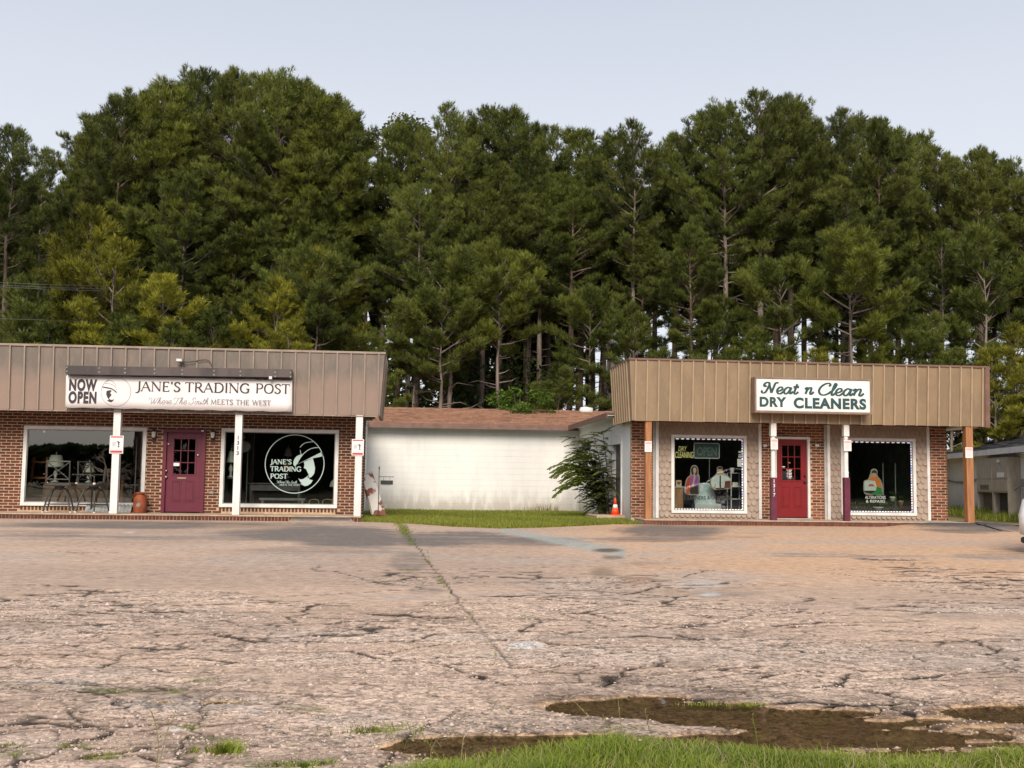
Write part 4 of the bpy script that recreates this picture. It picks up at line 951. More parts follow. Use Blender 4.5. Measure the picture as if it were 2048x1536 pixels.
# lean of the wing roof: rises towards +X above the wing wall
wez = ze; WE = lambda y: wx(y)-.42
mb.hexa([(WE(YF+2.4), YF+2.4, wez), (WE(YF+2.7)+5, YF+2.7, wez+.1), (WE(YM)+5, YM+5, wez+.82), (WE(YM-.02), YM-.02, wez),
         (WE(YF+2.4), YF+2.4, wez+.03), (WE(YF+2.7)+5, YF+2.7, wez+.13), (WE(YM)+5, YM+5, wez+.85), (WE(YM-.02), YM-.02, wez+.03)])
roof = mb.build('roof', shm[0], mid)
mb = MB(); rows = 38
for j in range(rows):
    t0, t1 = j/rows, (j+1.25)/rows; x = MXL-1-R.random()*.3
    while x < 8:
        l = R.choice([.18, .26, .33, .4]); a, b = x, min(x+l, 8); ya, yb2 = ye+(yr-ye)*t0-.02, ye+(yr-ye)*min(t1, 1); za, zb2 = ze+(zr-ze)*t0+.03, ze+(zr-ze)*min(t1, 1)+.03
        th = .018+R.random()*.01; jy = R.uniform(-.012, .012); mi = R.choices((0, 1, 2), (5, 4, 2))[0]
        mb.hexa([(a, ya+jy, za), (b-.006, ya+jy, za), (b-.006, yb2, zb2), (a, yb2, zb2), (a, ya+jy, za+th), (b-.006, ya+jy, za+th), (b-.006, yb2, zb2+.002), (a, yb2, zb2+.002)], mi); x += l
mb.build('shingle', shm, roof, kind='stuff')
mb = MB(); mb.box(MXL-1, MXR-.1, ye-.03, ye+.0, ze-.14, ze+.03)
for k in range(6):
    a, b = YM-.5-(YM-YF-2.9)*k/6, YM-.5-(YM-YF-2.9)*(k+1)/6
    mb.hexa([(WE(b)-.03, b, wez-.12), (WE(b), b, wez-.12), (WE(a), a, wez-.12), (WE(a)-.03, a, wez-.12), (WE(b)-.03, b, wez+.03), (WE(b), b, wez+.03), (WE(a), a, wez+.03), (WE(a)-.03, a, wez+.03)])
mb.build('eave_board', BROWNTRIM, mid)
mb = MB(); mb.box(MXL-1, MXR-.2, ye, YM, ze-.05, ze-.03); mb.hexa([(WE(YF+2.4), YF+2.4, wez-.05), (WX, YF+2.4, wez-.05), (MXR, YM, wez-.05), (WE(YM), YM, wez-.05), (WE(YF+2.4), YF+2.4, wez-.03), (WX, YF+2.4, wez-.03), (MXR, YM, wez-.03), (WE(YM), YM, wez-.03)]); mb.build('soffit', WHITE, mid)
# roof vent pipe
x, z = onY(1171, 822, YM+4.6)
vt = thing('roof_vent', (x, YM+4.6, z-.25), 'white curved vent hood standing on the shingle roof ridge', 'roof vent')
mb = MB(); mb.tube([(x-.12, YM+4.6, z-.35), (x-.12, YM+4.6, z-.05)], .11, 12); mb.build('pipe', GREYM, vt)
mb = MB(); mb.tube([(x-.16, YM+4.6, z-.06), (x-.12, YM+4.6, z+.02), (x+.0, YM+4.6, z+.03), (x+.26, YM+4.6, z+.0)], [.12, .14, .14, .13], 14); mb.build('hood', WHITE, vt, smooth=True)

# ================================================================== RIGHT SHOP (dry cleaners)
RX0, RX1 = XY(1263, YW, 950), XY(1894.5, YW, 950)
shopR = thing('brick_shop', (10, YW, 0), 'dry cleaners with tan metal fascia, scalloped beige panels, brick piers and a red door', 'shop')
pA = (XY(1312, YW), XY(1520, YW)); pB = (XY(1654.5, YW), XY(1856, YW))
rdr = (XY(1546, YW), XY(1621, YW), ZS, ZY(1590, 874, YW))
w1 = (XY(1341.5, YW), XY(1492, YW), ZY(1400, 1026.5, YW), ZY(1400, 870, YW))
w2 = (XY(1680, YW), XY(1829.5, YW), ZY(1755, 1031, YW), ZY(1755, 876.5, YW))
brick_wall(shopR, RX0, pA[0], ZS, 2.75, YW, [], BRK2, 100)
brick_wall(shopR, pA[1], pB[0], ZS, 2.75, YW, [rdr], BRK2, 300)
brick_wall(shopR, pB[1], RX1, ZS, 2.75, YW, [], BRK2, 110)
mb = MB(); mb.box(RX1-.2, RX1-.001, YW+.2, 36, 0, 2.7); mb.box(RX0+.001, RX0+.2, YW+.2, 36, 2.2, 2.9); mb.box(RX0, RX1, 35.9, 36, 0, 2.9); mb.build('side_wall', WASH2, shopR)
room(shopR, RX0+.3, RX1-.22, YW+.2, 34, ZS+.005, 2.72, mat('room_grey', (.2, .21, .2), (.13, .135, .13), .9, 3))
mb = MB(); mb.box(RX0, RX1, YF+.3, 36, 2.92, 2.99); mb.build('flat_roof', SOFF, shopR)
backm = mat('panel_backing', (.42, .33, .27), (.36, .28, .23), .8, 5)
def scallop_shape(m, top=.1):
    mb = MB(); w_ = .0665; P = []
    for k in range(9): a = math.pi+math.pi*k/8; P.append((w_*math.cos(a), -.10+.075*math.sin(a)))
    P += [(w_, top), (-w_, top)]
    n = len(P)
    tilt = lambda z: -.04*(.1-z)/.28
    mb.v = [(p[0], tilt(p[1])-.008, p[1]) for p in P]+[(p[0], .0, p[1]) for p in P]
    mb.f = [tuple(range(n))]+[(( k+1) % n, k, n+k, n+(k+1) % n) for k in range(n)]; mb.m = [0]*(n+1)
    return mb.mesh('scallop_shape', m)
scs = [scallop_shape(m) for m in SHINGLE_TAN]; scs_short = [scallop_shape(m, -.08) for m in SHINGLE_TAN]
scn = 0
for (a, b), wn in ((pA, w1), (pB, w2)):
    mb = MB(); wall_open(mb, a, b, ZS, 2.75, YW-.02, YW+.2, [wn]); pan = mb.build('shingle_panel', backm, shopR)
    mb = MB(); mb.box(a-.02, a+.055, YW-.075, YW-.0205, ZS, 2.62, bev=.004); mb.build('corner_trim', WHITE, pan)
    mb = MB(); mb.box(b-.055, b+.02, YW-.075, YW-.0205, ZS, 2.62, bev=.004); mb.build('corner_trim', WHITE, pan)
    mb = MB(); mb.box(a-.09, a-.022, YW-.03, YW-.004, ZS, 2.62) ; mb.build('downspout', mat('grey_trim', (.45, .44, .42)), pan)
    j = 0; z = 2.7
    while z > ZS+.12:
        x = a+.07+(.068 if j % 2 else 0)
        while x < b-.06:
            inx = wn[0]+.01 < x < wn[1]-.01; use = scs
            if inx and wn[2]-.04 < z+.1 < wn[3]+.15:      # would cover the opening
                use = scs_short if z-.08 < wn[2]+.065 else None
            if use: inst('scallop_shingle', use[R.random() < .4], (x, YW-.021, z), pan, rot=(0, R.uniform(-.02, .02), 0))
            x += .136
        z -= .158; j += 1
window(shopR, *w1, YW-.03, GLASS_C, fw=.075, proud=.045, label='square display window edged with small lights, left of the red door')
window(shopR, *w2, YW-.03, GLASS_C, fw=.075, proud=.045, label='square display window edged with small lights, right of the red door')
dR, gR = nine_light_door(shopR, XY(1552, YW), XY(1614, YW), ZS+.03, rdr[3]-.06, YW-.02, RED, WHITE, .065, GLASS_C, BLACK, label='red nine-light door')
knob(dR, XY(1609, YW), ZY(1609, 964, YW), YW+.01, BLACK, .035); knob(dR, XY(1609, YW), ZY(1609, 952, YW), YW+.01, BLACK, .026)
mb = MB(); mb.box(XY(1546, YW), XY(1621, YW), YW-.1, YW+.1, ZS, ZS+.03, bev=.004); mb.build('threshold', mat('aluminium', (.6, .58, .55), None, .4, metal=.6), dR)
mb = MB()
for k, (w_, h_) in enumerate(((.07, .02), (.05, .02), (.07, .022), (.06, .02), (.07, .02), (.05, .02))):
    z = ZY(1579, 940+k*3.1, YW); x = XY(1579, YW); mb.box(x-w_, x+w_, YW+.02, YW+.024, z-h_/2-.004, z+h_/2-.004)
mb.build('door_notice', PAPER, dR)
mb = MB(); x, z = onY(1566, 933, YW); mb.box(x-.06, x+.06, YW+.02, YW+.024, z-.02, z+.005); mb.build('door_sticker', PAPER, dR)
mb = MB(); x, z = onY(1578.5, 925.5, YW); mb.box(x-.04, x+.04, YW+.02, YW+.024, z-.012, z+.012); mb.build('door_sticker', orn, dR)
for px, lab in ((1530, 'small white bell box on the brick left of the red door'), (1634, 'small white bell box on the brick right of the red door')):
    x, z = onY(px, 891, YW-.02); mb = MB(); mb.box(x-.05, x+.05, YW-.04, YW-.003, z-.03, z+.03, bev=.006); mb.lathe((x, YW-.02, z-.045), [(.012, 0), (.012, .02)], 6); tag(mb.build('bell_box', WHITE, None, org=(x, YW, z)), lab, 'bell box')
RFX0, RFX1 = XY(1259, YF, 718), XY(1976, YF, 738)
mb = MB(); mb.box(RFX0+.14, RFX1-.1, YF+.16, YW+.2, ZFB+.03, ZFB+.05); mb.box(RFX0+.14, RX0, YW+.2, YF+2.4, ZFB+.03, ZFB+.05); mb.build('soffit', SOFF, shopR)
mb = MB(); mb.box(RX1, RFX1-.15, YF+.3, YF+2.2, ZFB-.02, ZFB+.02); mb.build('end_soffit', WHITE, shopR)
fascia(shopR, RFX0, RFX1, .2925, XY(1271.5, YF, 740), FASR, .09, -.03, 2.5, 0, 0)
mb = MB(); mb.box(RFX0-.02, RFX1+.02, YF-.035, YF+.06, ZFT-.05, ZFT, bev=.006); mb.box(RFX0-.02, RFX0+.06, YF+.06, YF+2.53, ZFT-.05, ZFT); mb.build('roof_trim', BROWNTRIM, shopR)
mb = MB(); mb.hexa([(RFX1-.08, YF+.05, ZFB-.02), (RFX1+.05, YF+.05, ZFB-.02), (RFX1+.05, YF+2.5, ZFB-.02), (RFX1-.08, YF+2.5, ZFB-.02), (RFX1-.1, YF-.04, ZFT-.05), (RFX1+.02, YF-.04, ZFT-.05), (RFX1+.02, YF+2.5, ZFT-.05), (RFX1-.1, YF+2.5, ZFT-.05)]); mb.build('corner_flashing', BROWNTRIM, shopR)
sRx0, sRx1 = XY(1288, YF, 1036), XY(1938, YF, 1041)
mb = MB(); mb.box(sRx0, sRx1, YF-.02, YW+.3, ZS-.03, ZS, bev=.008); mb.build('porch_slab', CONC, shopR)
mb = MB(); mb.box(sRx0+.01, sRx1-.01, YF+.01, YW+.3, -.12, ZS-.03); bed = mb.build('slab_edge', MORTAR, shopR)
mb = MB(); x = sRx0
edgem = [mat('edge_brick_a', (.13, .05, .04), (.09, .035, .03), .85, 12), mat('edge_brick_b', (.17, .065, .045), (.11, .045, .035), .85, 12)]
while x < sRx1-.08: mb.box(x, x+.07, YF-.006, YF+.03, -.12, ZS-.036, R.randrange(2), bev=.003); x += .078
mb.build('brick', edgem, bed, kind='stuff')
o, xw1 = post(shopR, 1296, YF+.2, CEDAR, .077, ZS-.1, ZFB+.02); o['label'] = 'bare orange cedar post at the left corner'
o, xw2 = post(shopR, 1936.5, YF+.2, CEDAR, .092, -.05, ZFB+.02); o['label'] = 'bare orange cedar post at the right corner'
pR = []
for px in (1546.2, 1692):
    x = XY(px, YF+.2, 930); y = YF+.2
    zk = ZY(px, 955, YF+.2); zt = ZY(px, 873, YF+.2)
    mb = MB(); mb.box(x-.07, x+.07, y-.07, y+.07, zt, ZFB+.03, bev=.006)
    mb.lathe((x, y, zk), [(.062, 0), (.062, .12), (.07, .125), (.062, .14), (.055, .16), (.056, zt-zk-.08), (.068, zt-zk-.05), (.05, zt-zk-.02), (.05, zt-zk)], 14)
    o = mb.build('porch_post', POSTW, shopR); o['label'] = 'turned white porch post with plum-painted lower half'
    mb = MB(); mb.box(x-.072, x+.072, y-.072, y+.072, ZS, zk-.001, bev=.006); mb.build('painted_base', PURPLE, o)
    pR.append(x)
    if px < 1600:
        text_part('house_number', '1317', x-.028, x+.028, ZY(px, 993.5, YF), ZY(px, 958.5, YF), YF+.126, mat('white_digits', (.8, .8, .8)), o, off=.02, vertical=True)
yp = YF+.1
post_sign(1289.5, 1303.5, 882.5, 904, 'white notice with pink heading on the left cedar post of the cleaners', 'b', yp)
post_sign(1541.5, 1555.5, 877.5, 899, 'white notice with pink heading on the turned post numbered 1317', 'b', yp)
post_sign(1688, 1702.5, 880.5, 902, 'white notice with pink heading on the turned post before the right display window', 'b', yp)
post_sign(1931, 1945, 895, 916, 'white notice with pink heading on the far right cedar post', 'b', yp)

# ------------------------------------------------------------------ roof sign
YS = YF-.3
def sk(x, y): return onY(1490+x/7.585, 740+y/7.585, YS)
A, B = sk(150, 640), sk(1920, 140); zA, zB = (sk(150, 640)[1]+sk(1925, 685)[1])/2, (sk(150, 100)[1]+sk(1915, 140)[1])/2
sg = thing('box_sign', ((A[0]+B[0])/2, YS+.28, zA), 'white box sign in a brown frame reading Neat n Clean DRY CLEANERS in teal', 'sign')
fr_m = mat('sign_frame_brown', (.27, .19, .145), (.2, .14, .11), .5, 4)
mb = MB(); fw = .045; a, b = A[0], B[0]
mb.box(a, b, YS, YS+.31, zB-fw, zB, bev=.006); mb.box(a, b, YS, YS+.31, zA, zA+fw*1.3, bev=.006); mb.box(a, a+fw, YS+.001, YS+.31, zA+fw*1.3, zB-fw); mb.box(b-fw, b, YS+.001, YS+.31, zA+fw*1.3, zB-fw)
mb.build('sign_frame', fr_m, sg)
signw = mat('sign_face_white', (.82, .8, .79), (.76, .73, .72), .4, 2)
mb = MB(); mb.box(a+fw, b-fw, YS+.02, YS+.05, zA+fw*1.3, zB-fw); mb.build('sign_face', signw, sg)
teal = mat('teal_letter', (.022, .078, .088), (.018, .065, .075), .45, 4); yt = YS+.019
def sgt(s, xa, xb, yb_, yt_, font=None, **kw):
    a_, b_ = sk(xa, yb_), sk(xb, yt_)
    if font: stroke_text('lettering', s, font, a_[0], b_[0], a_[1], b_[1]-a_[1], yt, teal, sg, **kw)
    else: text_part('lettering', s, a_[0], b_[0], a_[1], b_[1], yt, teal, sg, **kw)
sgt('DRY', 225, 632, 556, 412, off=.05, sp=1.12); sgt('CLEANERS', 742, 1842, 582, 436, off=.05, sp=1.12)
sgt('Neat', 255, 800, 352, 200, SCRIPT, w=.22, thin=.12, slant=.12)
sgt('n', 905, 1035, 364, 200, SCRIPT, w=.22, thin=.12, slant=.12)
sgt('Clean', 1095, 1790, 378, 222, SCRIPT, w=.22, thin=.12, slant=.12)

# ------------------------------------------------------------------ light strings round the display windows
led = emat('led_white', (.85, .88, 1.), .35); ledb = emat('led_blue', (.45, .5, .95), .3); ledp = emat('led_pink', (.95, .75, .8), .3)
for wn, lab in ((w1, 'string of small lights round the window left of the red door'), (w2, 'string of small lights round the window right of the red door')):
    mb = MB(); i = .1; a, b, c, d = wn[0]+i, wn[1]-i, wn[2]+i, wn[3]-i; y = YW-.028
    n = 13
    for k in range(n): x = a+(b-a)*(k+.5)/n; mb.box(x-.04, x+.04, y, y+.012, d-.022, d+.006, R.choice((0, 0, 0, 2)), bev=.004)
    n = 27
    for k in range(n): z = c+(d-c)*(k+.5)/n; mb.box(b-.02, b+.012, y, y+.012, z-.024, z+.024, R.choice((0, 1, 0, 1, 2)), bev=.004)
    for k in range(24): x = a+(b-a)*(k+.5)/24; mb.box(x-.024, x+.024, y, y+.012, c-.008, c+.014, 0, bev=.004)
    mb.tube([(a, y+.006, d-.008), (b-.003, y+.006, d-.008), (b-.003, y+.006, c), (a, y+.006, c)], .004, 4, 3)
    o = mb.build('light_string', [led, ledb, ledp, BLACK], None, org=((a+b)/2, y, c)); tag(o, lab, 'light string')

# ------------------------------------------------------------------ goods in the cleaners' left window
YD = YW+.12
def pk(x, y): return onY(1300+x/7.68, 850+y/7.68, YD)
def pl(name, col, parent, pts, dy=0., smooth=False, f=pk, y=None):
    m = mat('card_'+name+'_%d' % (int(col[0]*99)*100+int(col[1]*99)), col, None, .6)
    return polyp(name, pts, m, parent, (YD if y is None else y)-dy, f=f, smooth=smooth)
skin = (.55, .36, .26); hair = (.025, .018, .015)
t = thing('cardboard_cutout', (pk(655, 1060)[0], YD, pk(655, 1065)[1]), 'printed cutout of a dark-haired woman in a purple blouse holding an orange jacket', 'cutout')
mb = MB(); P = smooth_closed([(545, 1060), (540, 900), (570, 810), (615, 770), (622, 680), (650, 625), (700, 618), (740, 665), (745, 750), (765, 800), (755, 920), (750, 1065)], 3); P = [pk(*p) for p in P]; 
if sum(P[i][0]*P[(i+1) % len(P)][1]-P[(i+1) % len(P)][0]*P[i][1] for i in range(len(P))) < 0: P = P[::-1]
mb.prism(P, YD, YD+.012); mb.build('card_backing', mat('card_edge', (.35, .3, .25)), t)
pl('jacket', (.5, .07, .03), t, [(555, 1058), (550, 905), (580, 820), (625, 785), (640, 950), (600, 1055)], .002)
pl('blouse', (.3, .1, .4), t, [(625, 785), (660, 775), (730, 775), (748, 830), (742, 940), (640, 955), (615, 860)], .003)
pl('skirt', hair, t, [(620, 1060), (612, 1000), (640, 945), (740, 935), (745, 1060)], .004)
pl('hair', hair, t, [(635, 730), (630, 680), (655, 640), (690, 635), (725, 665), (728, 750), (700, 770), (655, 770)], .004, True)
pl('face', skin, t, [(662, 700), (668, 665), (690, 655), (710, 680), (705, 725), (686, 745), (668, 730)], .006, True)
pl('arm', skin, t, [(640, 950), (655, 880), (670, 790), (660, 750), (690, 745), (700, 800), (680, 880), (670, 955)], .007)
for xx in (676, 697): pl('eye', hair, t, [(xx-5, 693), (xx, 690), (xx+5, 693), (xx, 697)], .008)
pl('mouth', (.4, .05, .05), t, [(678, 722), (686, 719), (696, 722), (687, 728)], .008)
t = thing('cardboard_cutout', (pk(1090, 980)[0], YD, pk(1090, 980)[1]), 'printed cutout of a man in a white shirt and black tie', 'cutout')
mb = MB(); P = smooth_closed([(1010, 990), (950, 965), (925, 880), (945, 820), (1020, 750), (1030, 660), (1070, 635), (1115, 655), (1125, 720), (1190, 770), (1255, 850), (1235, 970), (1160, 985)], 3); P = [pk(*p) for p in P]
if sum(P[i][0]*P[(i+1) % len(P)][1]-P[(i+1) % len(P)][0]*P[i][1] for i in range(len(P))) < 0: P = P[::-1]
mb.prism(P, YD, YD+.012); mb.build('card_backing', MATS['card_edge'], t)
pl('shirt', (.62, .7, .68), t, [(1005, 975), (1008, 900), (1000, 890), (985, 960), (955, 955), (932, 880), (955, 820), (1035, 768), (1115, 762), (1190, 790), (1248, 850), (1150, 860), (1140, 968)], .002)
pl('tie', hair, t, [(1068, 775), (1088, 775), (1092, 960), (1080, 972), (1066, 955)], .004)
pl('jacket', (.14, .02, .025), t, [(1140, 965), (1155, 865), (1230, 860), (1232, 965)], .004)
pl('hair', hair, t, [(1038, 690), (1040, 655), (1075, 638), (1110, 655), (1115, 700), (1105, 680), (1050, 675)], .006)
pl('face', skin, t, [(1045, 680), (1108, 680), (1112, 720), (1095, 752), (1068, 755), (1048, 730)], .005)
pl('hand', skin, t, [(1110, 755), (1125, 735), (1170, 760), (1150, 775)], .005)
pl('arm', skin, t, [(955, 958), (985, 962), (1030, 985), (1010, 1000), (975, 990)], .005)
for xx in (1062, 1090): pl('eye', hair, t, [(xx-6, 702), (xx, 698), (xx+6, 702), (xx, 706)], .008)
pl('mouth', (.3, .06, .05), t, [(1068, 732), (1077, 729), (1088, 732), (1078, 737)], .008)
pl('belt', hair, t, [(1005, 968), (1140, 962), (1142, 978), (1008, 984)], .006)
# OPEN sign
A, B = pk(668, 508), pk(1055, 285); yo = YW+.06
t = thing('open_sign', ((A[0]+B[0])/2, yo, A[1]), 'unlit OPEN sign with a pale tube border hanging high in the cleaners window', 'sign')
mb = MB(); mb.box(A[0]+.01, B[0]-.01, yo+.02, yo+.05, A[1]+.01, B[1]-.01, bev=.005); mb.build('sign_box', mat('open_dark', (.05, .075, .07)), t)
c_ = .035; P = []
for cx, cz, a0_ in ((B[0]-c_, B[1]-c_, 0), (A[0]+c_, B[1]-c_, 90), (A[0]+c_, A[1]+c_, 180), (B[0]-c_, A[1]+c_, 270)):
    for k in range(4): a_ = math.radians(a0_+30*k); P.append((cx+c_*math.cos(a_), yo+.01, cz+c_*math.sin(a_)))
mb = MB(); mb.tube(P+[P[0]], .012, 6); mb.build('tube_border', mat('tube_pale', (.55, .6, .6)), t)
a_, b_ = pk(715, 470), pk(1015, 345); text_part('lettering', 'OPEN', a_[0], b_[0], a_[1], b_[1], yo+.018, mat('open_letters', (.12, .2, .18)), t, off=.01)
mb = MB(); mb.tube([((A[0]+B[0])/2+.08, yo+.03, A[1]), ((A[0]+B[0])/2+.08, yo+.05, A[1]-.55)], .008, 5); mb.build('cord', GREYM, t)
dg_ = YW-.02
yel = mat('decal_yellow_green', (.5, .55, .2))
t = thing('window_lettering', (pk(500, 500)[0], dg_, pk(500, 500)[1]), 'yellow-green DRY CLEANING lettering at the upper left of the cleaners window', 'window lettering')
a_, b_ = pk(415, 400), pk(545, 330); text_part('lettering', 'DRY', a_[0], b_[0], a_[1], b_[1], dg_, yel, t, shear=.2)
a_, b_ = pk(366, 505), pk(645, 415); text_part('lettering', 'CLEANING', a_[0], b_[0], a_[1], b_[1], dg_, yel, t, shear=.1)
t = thing('window_lettering', (pk(800, 1150)[0], dg_, pk(800, 1150)[1]), 'black CLEANERS & LAUNDERERS lettering low on the cleaners window', 'window lettering')
a_, b_ = pk(510, 1142), pk(835, 1088); text_part('lettering', 'CLEANERS', a_[0], b_[0], a_[1], b_[1], dg_, digits, t, off=.02)
a_, b_ = pk(860, 1142), pk(895, 1092); text_part('lettering', '&', a_[0], b_[0], a_[1], b_[1], dg_, digits, t, off=.02)
a_, b_ = pk(925, 1142), pk(1240, 1088); text_part('lettering', 'LAUNDERERS', a_[0], b_[0], a_[1], b_[1], dg_, digits, t, off=.02)
YD2 = YW+.5
def qk(x, y, Y=None): return onY(1300+x/7.68, 850+y/7.68, YD2 if Y is None else Y)
A, B = qk(350, 1300), qk(510, 945)
t = thing('wooden_cabinet', ((A[0]+B[0])/2, YD2, ZS), 'tan wooden cabinet with white top at the left of the cleaners window', 'cabinet')
tan = mat('tan_wood', (.36, .2, .08), (.28, .15, .06), .6, 4, stretch=(5, 5, .6))
mb = MB(); mb.box(A[0], B[0], YD2, YD2+.4, ZS, B[1]-.03, bev=.005); mb.build('cabinet_body', tan, t); mb = MB(); mb.box(A[0]-.03, B[0]+.06, YD2-.03, YD2+.42, B[1]-.03, B[1], bev=.004); mb.build('cabinet_top', WHITE, t)
A2, B2 = qk(412, 940), qk(498, 850); t = thing('picture_frame', ((A2[0]+B2[0])/2, YD2+.1, B[1]), 'small framed picture with a brown heart standing on the tan cabinet', 'picture frame')
mb = MB(); mb.box(A2[0], B2[0], YD2+.1, YD2+.13, B[1]+.002, B2[1], bev=.006); mb.build('frame', mat('pale_wood', (.6, .5, .36)), t)
polyp('heart', [(455, 920), (430, 892), (432, 872), (448, 868), (456, 878), (466, 868), (482, 872), (484, 892)], rust, t, YD2+.098, f=qk)
A, B = qk(690, 1300), qk(1090, 1235)
bl = mat('blue_plastic', (.42, .6, .64), (.7, .8, .8), .35, 7, .5, 9, contrast=(.4, .6))
t = thing('wrapped_garments', (qk(870, 1230)[0], YD2, ZS+.1), 'heap of pale blue plastic-wrapped garments between the two cutouts', 'garment bag')
mb = MB(); P0 = [(690, 1225), (680, 1120), (745, 1060), (740, 930), (790, 895), (920, 890), (960, 960), (1010, 1060), (1015, 1225)]
P = [qk(*p) for p in P0]; P = P[::-1] if sum(P[i][0]*P[(i+1) % len(P)][1]-P[(i+1) % len(P)][0]*P[i][1] for i in range(len(P))) < 0 else P
mb.prism(P, YD2+.05, YD2+.3); o = mb.build('wrapped_bundle', bl, t)
mb = MB(); mb.box(A[0], B[0], YD2-.02, YD2+.4, ZS+.03, A[1]+.16, bev=.01); tag(mb.build('white_crate', WHITE, None, org=(A[0], YD2, ZS)), 'white low display box under the blue garment heap', 'display box')
grey_l = mat('grey_laundry', (.33, .32, .35), (.18, .17, .2), .8, 14, .6)
mb = MB(); c0 = qk(1110, 1140); rr_ = random.Random(3)
for k in range(16):
    x, z = qk(rr_.uniform(1030, 1190), rr_.uniform(1030, 1290)); mb.lathe((x, YD2+.1+rr_.uniform(-.05, .1), z-.05), [(.01, 0), (.06, .02), (.075, .05), (.05, .09), (.01, .11)], 8)
tag(mb.build('laundry_pile', grey_l, None, org=(c0[0], YD2+.1, ZS), smooth=True), 'pile of rumpled grey laundry below the man cutout', 'laundry')
t = thing('wire_rack', (qk(1320, 1290)[0], YD2+.1, ZS), 'white shelf rack stacked with papers at the right of the cleaners window', 'rack')
xa, xb = qk(1245, 900)[0], qk(1430, 900)[0]; zz = [qk(1300, v)[1] for v in (735, 945, 1135)]
for x in (xa, xb):
    for y in (YD2, YD2+.35): mb = MB(); mb.box(x-.012, x+.012, y-.012, y+.012, ZS, zz[0]); mb.build('upright', WHITE, t)
for z in zz: mb = MB(); mb.box(xa, xb, YD2+.0125, YD2+.3375, z-.015, z+.005); mb.build('shelf', WHITE, t)
x, z = qk(1285, 720); mb = MB(); mb.lathe((x, YD2+.15, zz[0]+.006), [(.055, 0), (.065, .13), (.06, .13)], 12); tag(mb.build('paper_cup', PAPER, None, org=(x, YD2+.15, zz[0])), 'white tub standing on top of the white rack', 'tub')
mb = MB(); x0_, x1_ = qk(1255, 0)[0]+.02, qk(1370, 0)[0]
for k in range(5): mb.box(x0_+R.uniform(0, .02), x1_-R.uniform(0, .03), YD2+.05, YD2+.3, zz[1]+.006+k*.022, zz[1]+.025+k*.022)
tag(mb.build('paper_stack', PAPER, None, org=(x0_, YD2, zz[1])), 'stack of pale boxes on the middle shelf of the white rack', 'boxes')
for i, (ya, yb_) in enumerate(((405, 430), (455, 468), (482, 500), (522, 640))):
    A, B = pk(1325+(15 if i < 3 else 0), yb_), pk(1403, ya); mb = MB(); mb.box(A[0], B[0], YW+.02, YW+.024, A[1], B[1])
    tag(mb.build('paper_notice', PAPER, None, org=(A[0], YW, A[1])), ('topmost small paper notice', 'thin paper strip second from the top', 'third paper from the top', 'largest and lowest paper notice')[i]+' of the column at the cleaners window', 'notice')

# ------------------------------------------------------------------ goods in the right window
def rk(x, y, Y=None): return onY(1520+x/6.0235, 840+y/6.0235, YD if Y is None else Y)
t = thing('cardboard_cutout', (rk(1370, 1000)[0], YD, rk(1370, 900)[1]), 'printed cutout of a woman in orange at a white sewing machine in the right window', 'cutout')
mb = MB(); P = smooth_closed([(1260, 890), (1250, 740), (1300, 715), (1330, 640), (1340, 600), (1380, 585), (1415, 610), (1415, 670), (1455, 720), (1480, 800), (1478, 905), (1380, 900)], 3); P = [rk(*p) for p in P]
if sum(P[i][0]*P[(i+1) % len(P)][1]-P[(i+1) % len(P)][0]*P[i][1] for i in range(len(P))) < 0: P = P[::-1]
mb.prism(P, YD, YD+.012); mb.build('card_backing', MATS['card_edge'], t)
pl('top', (.7, .2, .02), t, [(1310, 735), (1320, 700), (1360, 685), (1410, 690), (1445, 730), (1465, 815), (1400, 800), (1390, 740)], .002, f=rk)
pl('skirt', (.02, .25, .06), t, [(1345, 895), (1355, 850), (1410, 805), (1462, 820), (1474, 900)], .003, f=rk)
pl('machine', (.6, .68, .64), t, [(1258, 850), (1255, 745), (1300, 725), (1385, 735), (1405, 800), (1395, 850)], .004, f=rk)
pl('machine_base', hair, t, [(1258, 852), (1395, 852), (1340, 890), (1262, 872)], .004, f=rk)
pl('hair', hair, t, [(1345, 655), (1348, 615), (1375, 602), (1405, 615), (1408, 660), (1395, 640), (1360, 635)], .006, f=rk)
pl('face', skin, t, [(1352, 640), (1400, 640), (1398, 675), (1378, 690), (1358, 675)], .005, f=rk)
for xx in (1366, 1388): pl('eye', hair, t, [(xx-4, 654), (xx, 651), (xx+4, 654), (xx, 657)], .007, f=rk)
pl('mouth', (.35, .06, .05), t, [(1370, 674), (1377, 672), (1385, 674), (1377, 678)], .007, f=rk)
pl('cloth', (.5, .1, .08), t, [(1305, 800), (1315, 775), (1355, 770), (1385, 800)], .006, f=rk)
t = thing('window_lettering', (rk(1365, 990)[0], dg_, rk(1365, 990)[1]), 'ALTERATIONS & REPAIRS lettering under the sewing woman cutout', 'window lettering')
wl = mat('white_outline', (.5, .55, .52))
a_, b_ = rk(1240, 948), rk(1485, 915); text_part('lettering', 'ALTERATIONS', a_[0], b_[0], a_[1], b_[1], dg_, wl, t)
a_, b_ = rk(1250, 994), rk(1480, 962); text_part('lettering', '& REPAIRS', a_[0], b_[0], a_[1], b_[1], dg_, wl, t)
leaf_d = mat('house_plant_leaf', (.03, .07, .025), (.05, .1, .03), .5, 8)
